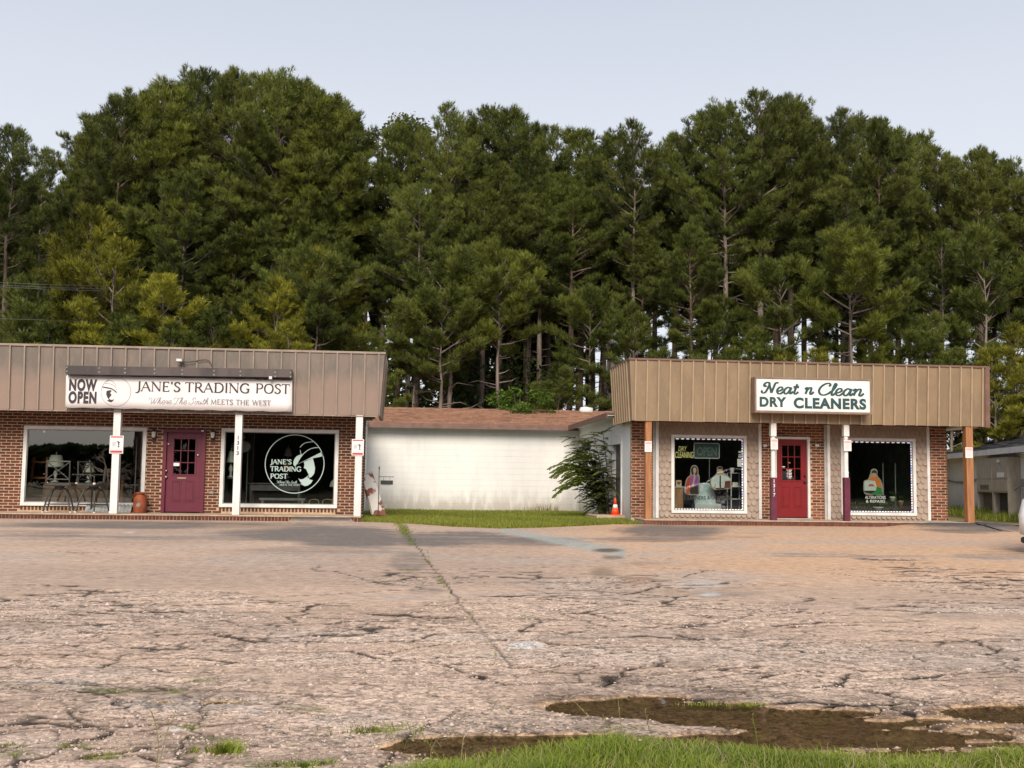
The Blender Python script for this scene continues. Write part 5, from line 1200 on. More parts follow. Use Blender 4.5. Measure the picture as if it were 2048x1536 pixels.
def pot(px, pyt, pyb, hw, m, lab, Y, low=False):
    xt, zt = rk(px, pyt, Y); zb = rk(px, pyb, Y)[1]; r = hw/6.0235*Y/FPX
    t = thing('plant_pot', (xt, Y, zb), lab, 'plant pot')
    mb = MB(); mb.lathe((xt, Y, zb), [(r*.7, 0), (r*.95, (zt-zb)*.7), (r*1.05, (zt-zb)*.75), (r*1.05, zt-zb), (r*.9, zt-zb)], 16); mb.build('pot', m, t, smooth=True)
    mb = MB()
    for k in range(46):
        a = R.uniform(0, 6.28); l = R.uniform(.08, .3); u = R.uniform(.1, 1.2); d = Vector((math.cos(a)*math.cos(u), math.sin(a)*math.cos(u), math.sin(u)))
        p = Vector((xt, Y, zt)); s = d.cross(Vector((0, 0, 1))).normalized()*R.uniform(.012, .025)
        mb.quad(tuple(p), tuple(p+d*l*.5+s), tuple(p+d*l+Vector((0, 0, -.04))), tuple(p+d*l*.5-s))
    mb.build('leaves', leaf_d, t)
    # shelf-like stand to carry it
    mb = MB(); mb.lathe((xt, Y, ZS), [(.09, 0), (.09, .02), (.02, .03), (.02, zb-ZS-.02), (.1, zb-ZS-.015), (.1, zb-ZS-.001)], 10)
    tag(mb.build('pot_stand', BLACK, None, org=(xt, Y, ZS)), 'slim dark stand under the '+lab.split(' with')[0], 'plant stand')
pot(1595, 922, 978, 38, mat('pot_cream', (.6, .66, .5)), 'cream plant pot with trailing leaves, highest of the three in the right window', YW+.4)
pot(1693, 968, 1040, 36, mat('pot_terracotta', (.4, .22, .14)), 'terracotta plant pot with drainage band at the right of the right window', YW+.45)
pot(1420, 1045, 1098, 58, mat('pot_white', (.62, .66, .62)), 'wide white planter bowl low in the right window', YW+.35)
mb = MB()
for k in range(520):
    x, z = rk(R.uniform(1095, 1700), R.uniform(1010, 1100), YW+.5); p = Vector((x, YW+R.uniform(.35, .6), z)); d = Vector((R.uniform(-1, 1), R.uniform(-.5, .5), R.uniform(.2, 1))).normalized()*R.uniform(.05, .12); s = Vector((R.uniform(-1, 1), .3, R.uniform(-1, 1))).normalized()*.012
    mb.quad(tuple(p), tuple(p+d*.5+s), tuple(p+d), tuple(p+d*.5-s))
tag(mb.build('window_plants', leaf_d, None, org=(rk(1400, 1090)[0], YW+.5, ZS), kind='stuff'), 'low mass of dark green window plants along the sill', 'plants')
for px, lab in ((1480, 'thin grey pole left of two rising inside the right window'), (1627, 'thin grey pole right of two rising inside the right window')):
    x, z = rk(px, 520, YW+1); mb = MB(); mb.tube([(x, YW+1, ZS), (x, YW+1, z)], .016, 6); tag(mb.build('metal_pole', GREYM, None, org=(x, YW+1, ZS)), lab, 'pole')

# ================================================================== FAR RIGHT building
fa = np.array([XY(1880, 45.5), 45.5]); fb = np.array([XY(2072, 32.5), 32.5]); fd = (fb-fa)/np.hypot(*(fb-fa)); fn = np.array([fd[1], -fd[0]])
if fn[0] > 0: fn = -fn                       # outward, towards the camera
fa = fa-fd*6; fb = fb+fd*3; FLn = np.hypot(*(fb-fa))
far = thing('long_white_building', (float(fa[0]), float(fa[1]), 0), 'long white building with dark grey shingle roof and weathered utility cabinets at the far right', 'building')
def fp(s, out, z): p = fa+fd*s+fn*out; return (float(p[0]), float(p[1]), z)
def fbox(mb, s0, s1, o0, o1, z0, z1, mi=0): mb.hexa([fp(s0, o1, z0), fp(s1, o1, z0), fp(s1, o0, z0), fp(s0, o0, z0), fp(s0, o1, z1), fp(s1, o1, z1), fp(s1, o0, z1), fp(s0, o0, z1)], mi)
WASH3 = whitewash('whitewashed_board', (.4, .38, .33))
mb = MB(); fbox(mb, 0, FLn, -7, 0, -.2, 2.2); mb.build('wall', WASH3, far)
mb = MB(); greyroof = mat('grey_shingles', (.085, .08, .085), (.055, .052, .056), .95, 3, .4, 30, stretch=(1, 1, 3))
mb.hexa([fp(-.3, .45, 2.24), fp(FLn, .45, 2.24), fp(FLn, -3.5, 3.16), fp(-.3, -3.5, 3.16), fp(-.3, .45, 2.3), fp(FLn, .45, 2.3), fp(FLn, -3.5, 3.22), fp(-.3, -3.5, 3.22)])
mb.hexa([fp(-.3, -3.5, 3.16), fp(FLn, -3.5, 3.16), fp(FLn, -7.4, 2.24), fp(-.3, -7.4, 2.24), fp(-.3, -3.5, 3.22), fp(FLn, -3.5, 3.22), fp(FLn, -7.4, 2.3), fp(-.3, -7.4, 2.3)])
ro = mb.build('roof', greyroof, far)
mb = MB()
for k in range(24):
    t0, t1 = k/24, (k+1.2)/24; fbz = lambda t, e: 2.3+.92*t+e; s = -.3-R.random()*.3
    while s < FLn:
        l = R.uniform(.3, 1.0); e = R.uniform(.006, .022)
        mb.quad(fp(s, .46-3.96*t0, fbz(t0, e)), fp(s+l-.01, .46-3.96*t0, fbz(t0, e)), fp(s+l-.01, .46-3.96*min(t1, 1), fbz(min(t1, 1), .004)), fp(s, .46-3.96*min(t1, 1), fbz(min(t1, 1), .004))); s += l
mb.build('shingle', greyroof, ro, kind='stuff')
mb = MB(); fbox(mb, -.3, FLn, .45, .5, 2.12, 2.31); mb.build('gutter_board', WHITE, far)
mb = MB(); fbox(mb, -.3, FLn, 0, .45, 2.18, 2.2); mb.build('soffit', WHITE, far)
def s_at(px, out=.4):     # distance along the wall seen at that picture column
    best = min(np.linspace(0, FLn, 800), key=lambda s: abs((lambda p: 1024+FPX*float(np.dot(CR, np.array(p)-np.array([0, 0, CZ])))/float(np.dot(CF, np.array(p)-np.array([0, 0, CZ]))))(fp(s, out, 1.2))-px))
    return float(best)
cab = mat('cabinet_grey_brown', (.46, .40, .32), (.36, .31, .25), .6, 4, .2, stretch=(2, 2, .8)); cabd = mat('cabinet_dark_panel', (.05, .045, .04), None, .8)  # near-black material of the right lower bay and the louvre slats
s0, s1, s2 = s_at(1954), s_at(1985), s_at(2016)
for i, (a_, b_, lab) in enumerate(((s0, s1-.02, 'tall utility cabinet with a louvre, left of the pair on the white wall'), (s1, s2, 'tall utility cabinet with a white label, right of the pair on the white wall'))):
    p = fp((a_+b_)/2, .2, 0); zt = 2.02
    t = thing('utility_cabinet', p, lab, 'utility cabinet')
    mb = MB(); fbox(mb, a_, b_, .005, .4, .85, zt); mb.build('housing', cab, t)
    mb = MB(); fbox(mb, a_+.04, b_-.04, .4, .415, 1.32, zt-.06); mb.build('upper_panel', cab, t)
    mb = MB(); fbox(mb, a_+.04, b_-.04, .4, .415, .9, 1.28); mb.build('lower_panel', cab, t)
    for s in (a_, b_-.08): mb = MB(); fbox(mb, s, s+.08, .005, .4, -.05, .849); mb.build('leg', cab, t)
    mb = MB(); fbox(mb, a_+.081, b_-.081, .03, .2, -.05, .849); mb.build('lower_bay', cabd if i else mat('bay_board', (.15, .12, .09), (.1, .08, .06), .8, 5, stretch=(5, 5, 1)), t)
    q = (b_-a_)
    if i == 0:
        mb = MB()
        for k in range(5): fbox(mb, a_+q*.25, b_-q*.2, .416, .424, .95+k*.035, .965+k*.035)
        mb.build('louvre', cabd, t)
    else:
        mb = MB(); fbox(mb, a_+q*.35, b_-q*.2, .416, .422, 1.36, 1.52); mb.build('cabinet_label', PAPER, t)
        mb = MB(); c = fp(a_+q*.55, .43, 1.82); mb.lathe(c, [(.04, 0), (.09, .03), (.09, .1), (.03, .14)], 10); mb.build('fan_housing', cab, t)
s3 = s_at(2023); t = thing('meter_box', fp(s3, .05, 1.1), 'small grey meter box with a drooping cable on the white wall right of the cabinets', 'meter box')
mb = MB(); fbox(mb, s3-.12, s3+.12, .005, .1, 1.05, 1.3); mb.build('box', GREYM, t)
mb = MB(); mb.tube([fp(s3-.05, .12, 1.05), fp(s3+.3, .16, .95), fp(s3+.35, .16, .5), fp(s3+.35, .14, 0)], .025, 6); mb.tube([fp(s3-.1, .12, 1.08), fp(s3-.4, .2, .95)], .02, 6); mb.build('cable', GREYM, t)
mb = MB(); sA, sB = s_at(1893, .05), s_at(1953, .05); mb.tube([fp(sA+(sB-sA)*k/8, .06, 1.3-.1*math.sin(k/8*math.pi)) for k in range(9)], .03, 6); tag(mb.build('wall_cable', GREYM, None, org=fp(sA, .05, 1.2)), 'sagging grey cable along the white wall left of the cabinets', 'cable')

# ================================================================== white car at the right edge
def car():
    px0 = onZ(2041, 1088, .14); ang = math.atan2(-.53, -.85)
    t = thing('parked_car', (0, 0, 0), 'white parked car of which only the front corner shows at the right edge', 'car')
    wp = mat('car_white', (.78, .79, .8), None, .25, spec=.6); blk = mat('car_black_plastic', (.015, .015, .016), None, .5)
    L, W_ = 4.5, .9
    def prof(yf):            # body outline, x forward; narrower towards the roof
        return [(-2.2, .3), (-2.25, .62), (-2.15, .95), (-1.9, 1.02), (-1.55, 1.45), (-.9, 1.58), (.3, 1.56), (.75, 1.42), (1.2, 1.04), (1.75, .97), (2.12, .82), (2.25, .58), (2.22, .28), (1.9, .22), (-1.9, .22)]
    mb = MB(); secs = []
    for yy, inset, flat in ((-W_, .1, .55), (-W_*.93, .02, .9), (-W_*.8, 0, 1), (0, 0, 1), (W_*.8, 0, 1), (W_*.93, .02, .9), (W_, .1, .55)):
        s = []
        for x, z in prof(yy):
            zz = z
            y2 = yy*(1-.22*max(0, (z-.95)/.6))
            nose = (1-inset) if abs(yy) > W_*.85 else 1
            s.append((x*nose-(.14*(abs(yy)/W_)**3 if x > 1.5 else 0), y2, zz if z < 1 or abs(yy) < W_*.9 else z-.05))
        secs.append(s)
    n = len(secs[0])
    for s in secs: mb.v += s
    for i in range(len(secs)-1):
        for j in range(n): a = i*n+j; b = i*n+(j+1) % n; mb.f.append((a, b, b+n, a+n)); mb.m.append(0)
    mb.f += [tuple(range(n)), tuple(reversed(range((len(secs)-1)*n, len(secs)*n)))]; mb.m += [0, 0]
    mb.build('body', wp, t, smooth=True)
    mb = MB(); mb.box(2.2, 2.26, -.52, .52, .42, .72, bev=.01); mb.build('grille', blk, t)
    for s in (-1, 1):
        mb = MB(); mb.box(2.02, 2.17, s*.6-.1, s*.6+.1, .36, .5, bev=.02); mb.build('fog_lamp_recess', blk, t)
        mb = MB(); mb.box(1.9, 2.07, s*.62-.14, s*.62+.14, .64, .76, bev=.03); mb.build('headlight', mat('headlamp', (.6, .62, .65), None, .1), t)
        mb = MB(); mb.hexa([(-1.2, s*.865, 1.02), (.95, s*.865, 1.02), (.95, s*.84, 1.02), (-1.2, s*.84, 1.02), (-.9, s*.79, 1.45), (.45, s*.79, 1.45), (.45, s*.76, 1.45), (-.9, s*.76, 1.45)]); mb.build('side_window', blk, t)
        mb = MB(); mb.box(.7, .85, s*.95-.08, s*.95+.08, .98, 1.1, bev=.02); mb.build('mirror', wp, t)
        for x in (-1.4, 1.38):
            mb = MB(); mb.lathe((0, 0, 0), [(.2, -.1), (.3, -.1), (.32, -.06), (.32, .06), (.3, .1), (.2, .1)], 20); mb.v = [(x+v[0], s*.8+v[2], .32+v[1]) for v in mb.v]; wl_ = mb.build('wheel', blk, t)
            mb = MB(); mb.lathe((0, 0, 0), [(.19, -.104), (.19, .104)], 12); mb.v = [(x+v[0], s*.8+v[2], .32+v[1]) for v in mb.v]; mb.build('rim', GREYM, wl_)
    mb = MB(); mb.box(1.7, 2.2, -.75, .75, .14, .24, bev=.02); mb.build('valance', blk, t)
    mb = MB(); mb.hexa([(.72, -.7, 1.44), (.72, .7, 1.44), (.7, .7, 1.4), (.7, -.7, 1.4), (.7, -.7, 1.46), (.7, .7, 1.46), (.66, .7, 1.46), (.66, -.7, 1.46)]); 
    mb = MB(); mb.poly([(1.22, -.72, 1.06), (1.22, .72, 1.06), (.76, .62, 1.44), (.76, -.62, 1.44)]); o = mb.build('windscreen', blk, t)
    # heading ang; right front corner (local (2.1,-.82)) at px0
    ca, sa = math.cos(ang), math.sin(ang); lx, ly = 2.12, -.8
    t.location = (px0[0]-(lx*ca-ly*sa)-.0, px0[1]-(lx*sa+ly*ca), 0.02); t.rotation_euler = (0, 0, ang)
car()

# ================================================================== small things by the white wall
x, z = onY(1230.5, 1027, 29.9)
cone = thing('traffic_cone', (x, 29.9, .15), 'orange traffic cone with one white band on the step under the shrub', 'traffic cone')
orange = mat('cone_orange', (.85, .09, .02), (.75, .07, .015), .45, 5); cz = .151
x = XY(1230.5, 29.3, 1010); cy_ = 29.3
mb = MB(); mb.box(x-.14, x+.14, cy_-.14, cy_+.14, cz, cz+.03, bev=.008); mb.build('base', orange, cone)
H_ = .46
mb = MB(); mb.lathe((x, cy_, cz+.03), [(.11, 0), (.078, .16), (.078, .16)], 18); mb.lathe((x, cy_, cz+.29), [(.05, 0), (.025, .15), (.015, .17)], 18); mb.build('cone', orange, cone, smooth=True)
mb = MB(); mb.lathe((x, cy_, cz+.19), [(.079, 0), (.051, .1)], 18); mb.build('band', PAPER, cone, smooth=True)
# leaning painted board
yb0 = 29.0
bp_ = mat('flaking_paint_board', (.7, .66, .62), (.25, .09, .06), .8, 3.2, .3, contrast=(.52, .56), detail=5)
A = onY(747, 1029, yb0), onY(773, 1030, yb0), onY(744, 943, yb0), onY(724.5, 953, yb0)
mb = MB(); f_ = [(A[0][0], yb0-.25, A[0][1]), (A[1][0], yb0-.1, A[1][1]), (A[2][0], yb0+.15, A[2][1]), (A[3][0], yb0, A[3][1])]; k_ = [(p[0]-.05, p[1]+.06, p[2]) for p in f_]
i = len(mb.v); mb.v += f_+k_
mb.f += [(0, 1, 2, 3), (7, 6, 5, 4), (0, 4, 5, 1), (1, 5, 6, 2), (2, 6, 7, 3), (3, 7, 4, 0)]; mb.m += [0]*6
o = mb.build('painted_board', [bp_, MATS['wood_d'] if 'wood_d' in MATS else wood_d], None, org=(A[0][0], yb0, .05)); tag(o, 'old board with flaking white and rust-brown paint leaning beside the corner post', 'board')
# garden sign
yg = 28.6; x, zt = onY(758.5, 938, yg); zb = ZY(758.5, 1031, yg)
t = thing('garden_sign', (x, yg, zb), 'thin black iron garden stake with a hanging black plate before the white wall', 'garden sign')
mb = MB(); mb.tube([(x, yg, zb-.05), (x, yg, zt)], .01, 6); mb.lathe((x, yg, zt-.01), [(.012, 0), (.02, .03), (.002, .09)], 6); mb.build('stake', BLACK, t)
xa = XY(788, yg, 953); zz_ = ZY(772, 953.5, yg); mb = MB(); mb.tube([(x, yg, zz_), (xa, yg, zz_)], .008, 5); mb.build('arm', BLACK, t)
A, B = onY(761, 969, yg), onY(786, 961, yg); mb = MB(); mb.box(A[0], B[0], yg-.01, yg+.01, A[1], B[1], bev=.004); p_ = mb.build('plate', BLACK, t)
mb = MB()
for q in (.25, .75): mb.tube([(A[0]+(B[0]-A[0])*q, yg, B[1]), (A[0]+(B[0]-A[0])*q, yg, zz_)], .005, 4)
for q in np.linspace(.2, .8, 5): mb.tube([(A[0]+(B[0]-A[0])*q-.02, yg, A[1]-.005), (A[0]+(B[0]-A[0])*q, yg, A[1]-.025), (A[0]+(B[0]-A[0])*q+.02, yg, A[1]-.005)], .005, 4)
mb.build('chain', BLACK, p_)

# ================================================================== GROUND
def project(x, y, z=0.):
    dx = x; dy = y; dz = z-CZ
    a = CR[0]*dx+CR[1]*dy+CR[2]*dz; b = CU[0]*dx+CU[1]*dy+CU[2]*dz; c = CF[0]*dx+CF[1]*dy+CF[2]*dz
    return 1024+FPX*a/c, 768-FPX*b/c
gm = mat('far_ground', (.12, .13, .05), (.16, .12, .08), .95, .3, .2)
mb = MB(); mb.quad((-700, -400, -.3), (700, -400, -.3), (700, 900, -.3), (-700, 900, -.3)); mb.build('ground', gm, None, kind='structure')
# rear edge of the lot
bpts = [(727, 1040.5), (800, 1046), (900, 1053), (1000, 1057), (1080, 1055.5), (1150, 1052.5), (1230, 1048.5), (1291, 1044.5)]
BX = [-40, LX0, XY(726, YF)]+[onZ(*p)[0] for p in bpts[1:-1]]+[XY(1291, YF), sRx1, sRx1+.05]
BY = [27.03, 27.03, 27.03]+[min(27.03, onZ(*p)[1]) for p in bpts[1:-1]]+[27.03, 27.03, 28.2]
e1 = onZ(1992, 1055.5); e2 = onZ(2048, 1068); BX += [e1[0]+.3, e2[0], e2[0]+6]; BY += [27.2, e2[1], e2[1]-1.5]
def Yb(x): return np.interp(x, BX, BY)
CAPE = [(740, 1580), (850, 1548), (950, 1530), (1100, 1512), (1230, 1487), (1300, 1490), (1450, 1506), (1600, 1522), (1850, 1530), (2048, 1516), (2250, 1500)]
def fg_mask(px, py):
    b = np.interp(px, [c[0] for c in CAPE], [c[1] for c in CAPE], left=1600)
    return sstep(-6, 10, py-b-6*(vnoise(px/23., py/9., 5)-.5)*2)
def ell(px, py, L):
    m = np.zeros_like(px)
    for (cx, cy, rx, ry, s) in L:
        d = np.hypot((px-cx)/rx, (py-cy)/ry); m = np.maximum(m, s*(1-sstep(.45, 1.15, d)))
    return m
WET = [(1270, 1412, 200, 26, 1), (1420, 1425, 190, 30, 1), (1600, 1440, 260, 30, .95), (1560, 1480, 330, 34, .95), (1850, 1455, 230, 34, .9), (2000, 1440, 160, 50, .85), (1980, 1500, 220, 26, .9), (1720, 1500, 260, 22, .9),
       (1010, 1487, 250, 26, 1), (880, 1500, 150, 22, .9), (1180, 1478, 140, 24, .9), (1230, 1500, 160, 14, .8), (60, 1372, 80, 8, .55), (400, 1402, 120, 6, .35)]
def ground_field(X, Y):
    px, py = project(X, Y)
    h = (fbm(X*.35, Y*.35, 3)-.5)*(.006+.040*sstep(6.5, 11, Y))*sstep(26, 20, Y)+(fbm(X*2.3, Y*2.3, 9)-.5)*.006
    # severity of break-up
    n1 = fbm(X*.45+3, Y*.6, 21)
    left_ = sstep(0.5, -1.5, X)
    S = sstep(13.5-3.2*left_, 8.5-1.5*left_, Y+6*(n1-.5)*2)
    wx_ = X+.12*(fbm(X*3, Y*3, 31)-.5)*2+.03*(vnoise(X*14, Y*14, 8)-.5)*2; wy_ = Y+.12*(fbm(X*3, Y*3, 32)-.5)*2+.03*(vnoise(X*14, Y*14, 9)-.5)*2
    d1, c1 = voro(wx_/1.25, wy_/.52, 41); d2, c2 = voro(wx_/.5, wy_/.2, 43); d3, c3 = voro(wx_/3.1, wy_/2.6, 47)
    br = fbm(X*1.1, Y*1.1, 51); br2 = fbm(X*.8+7, Y*.8, 53)
    w1 = .018+.0035*Y; k1 = (1-sstep(w1*.2, w1, d1))*sstep(.30, .50, br)*sstep(.15, .5, S)
    k2 = (1-sstep(.0, .07, d2))*sstep(.44, .58, br2)*sstep(.4, .9, S)*.75
    k3 = (1-sstep(.0, .016, d3))*sstep(.45, .6, vnoise(X*.7, Y*.7, 61))*sstep(20, 12, Y)*.8
    d4, _c4 = voro(X/2.3+.6*fbm(X*.8, Y*2, 67), (Y+.25*(fbm(X*1.5, Y*1.5, 68)-.5)*2)/.42, 69)
    w4 = .015+.0065*Y; k4 = (1-sstep(w4*.35, w4, d4))*sstep(.36, .50, fbm(X*1.6, Y*2.8, 70))*sstep(.1, .4, S)*.95
    # long joint between the two pours
    ja, jb = onZ(797, 1047), onZ(1015, 1325); tx = np.interp(Y, [jb[1], ja[1]], [jb[0], ja[0]])
    jd = np.abs(X-tx-.014*(vnoise(Y*3, Y*0, 77)-.5)*2); jm = .85*(1-sstep(.004, .020, jd))*(.45+.55*vnoise(Y*2.2, Y*0, 78))*sstep(jb[1]-.4, jb[1]+.1, Y)
    crack = np.clip(np.maximum(np.maximum(np.maximum(k1, k4), k2), np.maximum(k3, jm)), 0, 1)
    slab = S*(c1-.5)*.006+S*(c2-.5)*.002*sstep(.45, .6, br2)
    wet = ell(px, py, WET)
    wn = fbm(X*2.4, Y*5.5, 71, 5)
    wm = np.clip(wet*1.45-1.9*np.clip(wn-.41, 0, 1)*2, 0, 1)
    h = h+slab-crack*.010*np.clip(S+.35, 0, 1)-.03*sstep(.1, .9, wm)
    g = fg_mask(px, py); h = h*(1-g)+g*(.015+.03*fbm(X*4, Y*4, 81))
    h = np.where(Y < 12, h, h*.6)
    # ramps up to the slabs
    ra, rb_ = XY(580, YF, 1035), XY(703, YF, 1035)
    r1 = sstep(ra-.02, ra+.08, X)*sstep(rb_+.06, rb_-.02, X)*np.clip((Y-25.9)/1.05, 0, 1)
    rc, rd = XY(1850, YF, 1040), XY(2010, YF, 1045)
    r2 = np.clip((X-(rc-1.1))/1.2, 0, 1)*np.clip((rd+1-X)/1.2, 0, 1)*np.clip((Y-25.4)/1.3, 0, 1)
    h = h*(1-np.maximum(r1, r2))+.105*r1+.125*r2*(X > rc-1.1)
    return h, px, py, S, crack, wm, g, n1, c1, br, np.maximum(r1, r2), jm
NR, NC = 580, 700
v = np.linspace(0, 1, NR); inv = 1/2.6+(1/27.0-1/2.6)*v**1.0
u = np.linspace(-.5, .68, NC)
U, IV = np.meshgrid(u, inv); Yg = 1/IV; Xg = U*(Yg+1.5)
extraL = np.array([-1.4, -2.6]); 
# widen sideways with a few coarse columns
def widen(Xg, Yg):
    L2 = np.stack([np.full(NR, -34.), Xg[:, 0]-6, Xg[:, 0]-1.5], 1); R2 = np.stack([Xg[:, -1]+1.5, Xg[:, -1]+6, np.full(NR, 40.)], 1)
    return np.concatenate([L2, Xg, R2], 1), np.concatenate([np.repeat(Yg[:, :1], 3, 1), Yg, np.repeat(Yg[:, :1], 3, 1)], 1)
Xg, Yg = widen(Xg, Yg)
# stretch the rows so that the last one lies on the lot's rear edge
yb_ = Yb(Xg[-1]); f_ = (1/Yg-1/2.6)/(1/27.0-1/2.6); 
for _ in range(3):
    ybx = Yb(Xg); Ynew = 1/(1/2.6+(1/ybx-1/2.6)*f_)
Yg = Ynew
H, PX, PY, S, CK, WM, FGM, N1, C1, BR, RMP, JM = ground_field(Xg, Yg)
def lerp(a, b, t): return a*(1-t[..., None])+np.array(b)*t[..., None]
tan0 = np.array([.52, .375, .28]); C = np.zeros(Xg.shape+(3,))+tan0
C = lerp(C, (.43, .315, .24), sstep(.4, .7, fbm(Xg*.22, Yg*.5, 101)))
right_ = sstep(.5, 4, Xg-0.05*Yg)
C = lerp(C, (.58, .365, .225), right_*sstep(9, 14, Yg)*.85)
C = lerp(C, (.58, .42, .31), right_*sstep(.35, .6, fbm(Xg*.9, Yg*1.6, 103))*sstep(12, 8, Yg)*.7)
C = lerp(C, (.44, .36, .30), sstep(.5, .7, fbm(Xg*.6+9, Yg*1.2, 107))*.6)
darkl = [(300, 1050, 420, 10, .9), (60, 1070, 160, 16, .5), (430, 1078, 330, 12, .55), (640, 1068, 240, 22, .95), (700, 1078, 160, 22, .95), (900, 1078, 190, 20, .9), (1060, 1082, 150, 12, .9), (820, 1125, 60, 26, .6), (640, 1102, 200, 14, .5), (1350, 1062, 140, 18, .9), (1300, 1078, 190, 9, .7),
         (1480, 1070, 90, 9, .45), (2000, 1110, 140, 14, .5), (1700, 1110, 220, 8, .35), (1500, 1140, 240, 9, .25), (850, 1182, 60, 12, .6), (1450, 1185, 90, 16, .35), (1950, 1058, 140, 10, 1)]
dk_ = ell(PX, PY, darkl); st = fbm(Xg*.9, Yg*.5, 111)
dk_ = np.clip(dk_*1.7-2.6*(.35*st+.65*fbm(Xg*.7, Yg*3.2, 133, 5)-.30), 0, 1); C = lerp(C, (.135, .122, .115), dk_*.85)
C = lerp(C, (.085, .08, .08), sstep(.3, .8, RMP)*1.0)
C = lerp(C, (.38, .27, .19), ell(PX, PY, [(480, 1056, 110, 7, .7), (1420, 1050, 110, 7, .7), (330, 1062, 90, 6, .5), (1020, 1092, 130, 8, .6)])*.8)
# pale wash line and stains
tt = np.clip((PX-1010)/230., 0, 1); cy0 = 1061+tt*44; stn = np.exp(-((PY-cy0)/(5+6*tt))**2)*(PX > 1000)*(PX < 1250)
C = lerp(C, (.36, .375, .345), np.clip(stn*1.1-.35*(fbm(Xg*2, Yg*1, 113)-.3), 0, .85))
C = lerp(C, (.1, .075, .05), ell(PX, PY, [(1215, 1100, 34, 5, .9), (1225, 1115, 26, 5, .6), (1205, 1145, 30, 12, .5), (1250, 1157, 24, 6, .5), (1280, 1162, 36, 7, .3)]))
C = lerp(C, (.28, .13, .06), ell(PX, PY, [(1275, 1160, 40, 7, .55), (1290, 1127, 50, 4, .35)]))
C = lerp(C, (.60, .63, .64), ell(PX, PY, [(1050, 1291, 44, 9, 1)])*.95)
C = lerp(C, (.5, .55, .55), ell(PX, PY, [(1420, 1190, 26, 4, .8), (1400, 1170, 60, 12, .3)]))
C = lerp(C, (.25, .05, .03), ell(PX, PY, [(1586, 1253, 16, 3.5, 1)]))
C = lerp(C, (.55, .52, .5), ell(PX, PY, [(500, 1425, 34, 8, .6), (540, 1455, 12, 5, .6), (350, 1458, 22, 6, .6), (258, 1065, 14, 2, .8)]))
C = lerp(C, (.27, .26, .25), ell(PX, PY, [(370, 1408, 190, 16, .75), (100, 1368, 130, 10, .8), (700, 1440, 120, 14, .4)]))
C = C*(1-.22*sstep(.0, 1., S[..., None]*np.abs(C1-.5)[..., None]*2)*(C1[..., None] < .5))
C = lerp(C, (.045, .032, .024), np.clip(CK*1.2, 0, .96)*(1-WM))
damp = ell(PX, PY, [(1300, 1400, 330, 60, .8), (1700, 1460, 480, 95, .9), (1050, 1480, 380, 60, .9), (350, 1400, 420, 60, .45), (600, 1500, 420, 50, .55)])
C = C*(1-.55*np.clip(damp*1.9-1.0*fbm(Xg*1.6, Yg*3.2, 141, 5), 0, 1)[..., None])
rim = ell(PX, PY, [(a_, b_, c_*1.18, d_*1.45, e_) for a_, b_, c_, d_, e_ in WET]); C = C*(1-.5*np.clip(rim*1.8-.7*fbm(Xg*3, Yg*6, 143, 4)-.1, 0, 1)[..., None]*np.array([.85, 1., 1.1]))
C = lerp(C, (.38, .255, .15), sstep(.02, .4, WM)*.9)
ms = ell(PX, PY, [(400, 1362, 50, 5, .9), (350, 1384, 30, 6, .9), (240, 1382, 90, 5, .8), (170, 1376, 60, 4, .7), (600, 1416, 60, 4, .9), (640, 1420, 30, 6, .9), (380, 1453, 30, 8, .9), (420, 1478, 70, 6, .7), (150, 1490, 50, 7, .8), (210, 1515, 40, 7, .8), (820, 1140, 36, 4, .7), (880, 1163, 10, 6, .9), (1060, 1237, 40, 3, .6), (1410, 1405, 60, 6, .8), (1500, 1406, 50, 5, .8), (1000, 1416, 26, 4, .7), (750, 1461, 90, 8, .7), (560, 1528, 120, 10, .9), (1250, 1455, 100, 9, .6), (30, 1505, 60, 10, .7), (810, 1062, 12, 16, .9), (822, 1082, 12, 14, .7), (20, 1370, 60, 10, .5)])
C = lerp(C, (.10, .12, .03), np.clip(ms*1.3-.6*(fbm(Xg*9, Yg*9, 121)), 0, 1)*.85)
C = lerp(C, (.07, .08, .025), FGM)
gz = sstep(.40, .58, fbm(Xg*.9, Yg*1.7, 151))
rough_attr = np.clip(S*(.45+.75*gz)+.2, 0, 1.2)*(1-.5*dk_)
C = lerp(C, (.60, .46, .36), gz*sstep(.3, .8, S)*.4*(1-np.clip(CK, 0, 1))*(1-np.clip(WM*3, 0, 1))*(1-FGM))
lot = bpy.data.materials.new('old_asphalt'); lot.use_nodes = True; t_ = lot.node_tree; N = t_.nodes; L = t_.links; b = N['Principled BSDF']
b.inputs['Roughness'].default_value = .85; b.inputs['Specular IOR Level'].default_value = .25
at = N.new('ShaderNodeAttribute'); at.attribute_name = 'tone'; ag = N.new('ShaderNodeAttribute'); ag.attribute_name = 'gravel'
geo = N.new('ShaderNodeNewGeometry')
vz = N.new('ShaderNodeTexVoronoi'); vz.inputs['Scale'].default_value = 70; L.new(geo.outputs['Position'], vz.inputs['Vector'])
vz2 = N.new('ShaderNodeTexVoronoi'); vz2.inputs['Scale'].default_value = 30; L.new(geo.outputs['Position'], vz2.inputs['Vector'])
nz = N.new('ShaderNodeTexNoise'); nz.inputs['Scale'].default_value = 7; nz.inputs['Detail'].default_value = 9; nz.inputs['Roughness'].default_value = .7; L.new(geo.outputs['Position'], nz.inputs['Vector'])
sepc = N.new('ShaderNodeSeparateColor'); L.new(vz.outputs['Color'], sepc.inputs[0])
sepd = N.new('ShaderNodeSeparateColor'); L.new(vz2.outputs['Color'], sepd.inputs[0])
avg = N.new('ShaderNodeMath'); avg.operation = 'MULTIPLY_ADD'; avg.inputs[1].default_value = .45; L.new(sepd.outputs[0], avg.inputs[0])
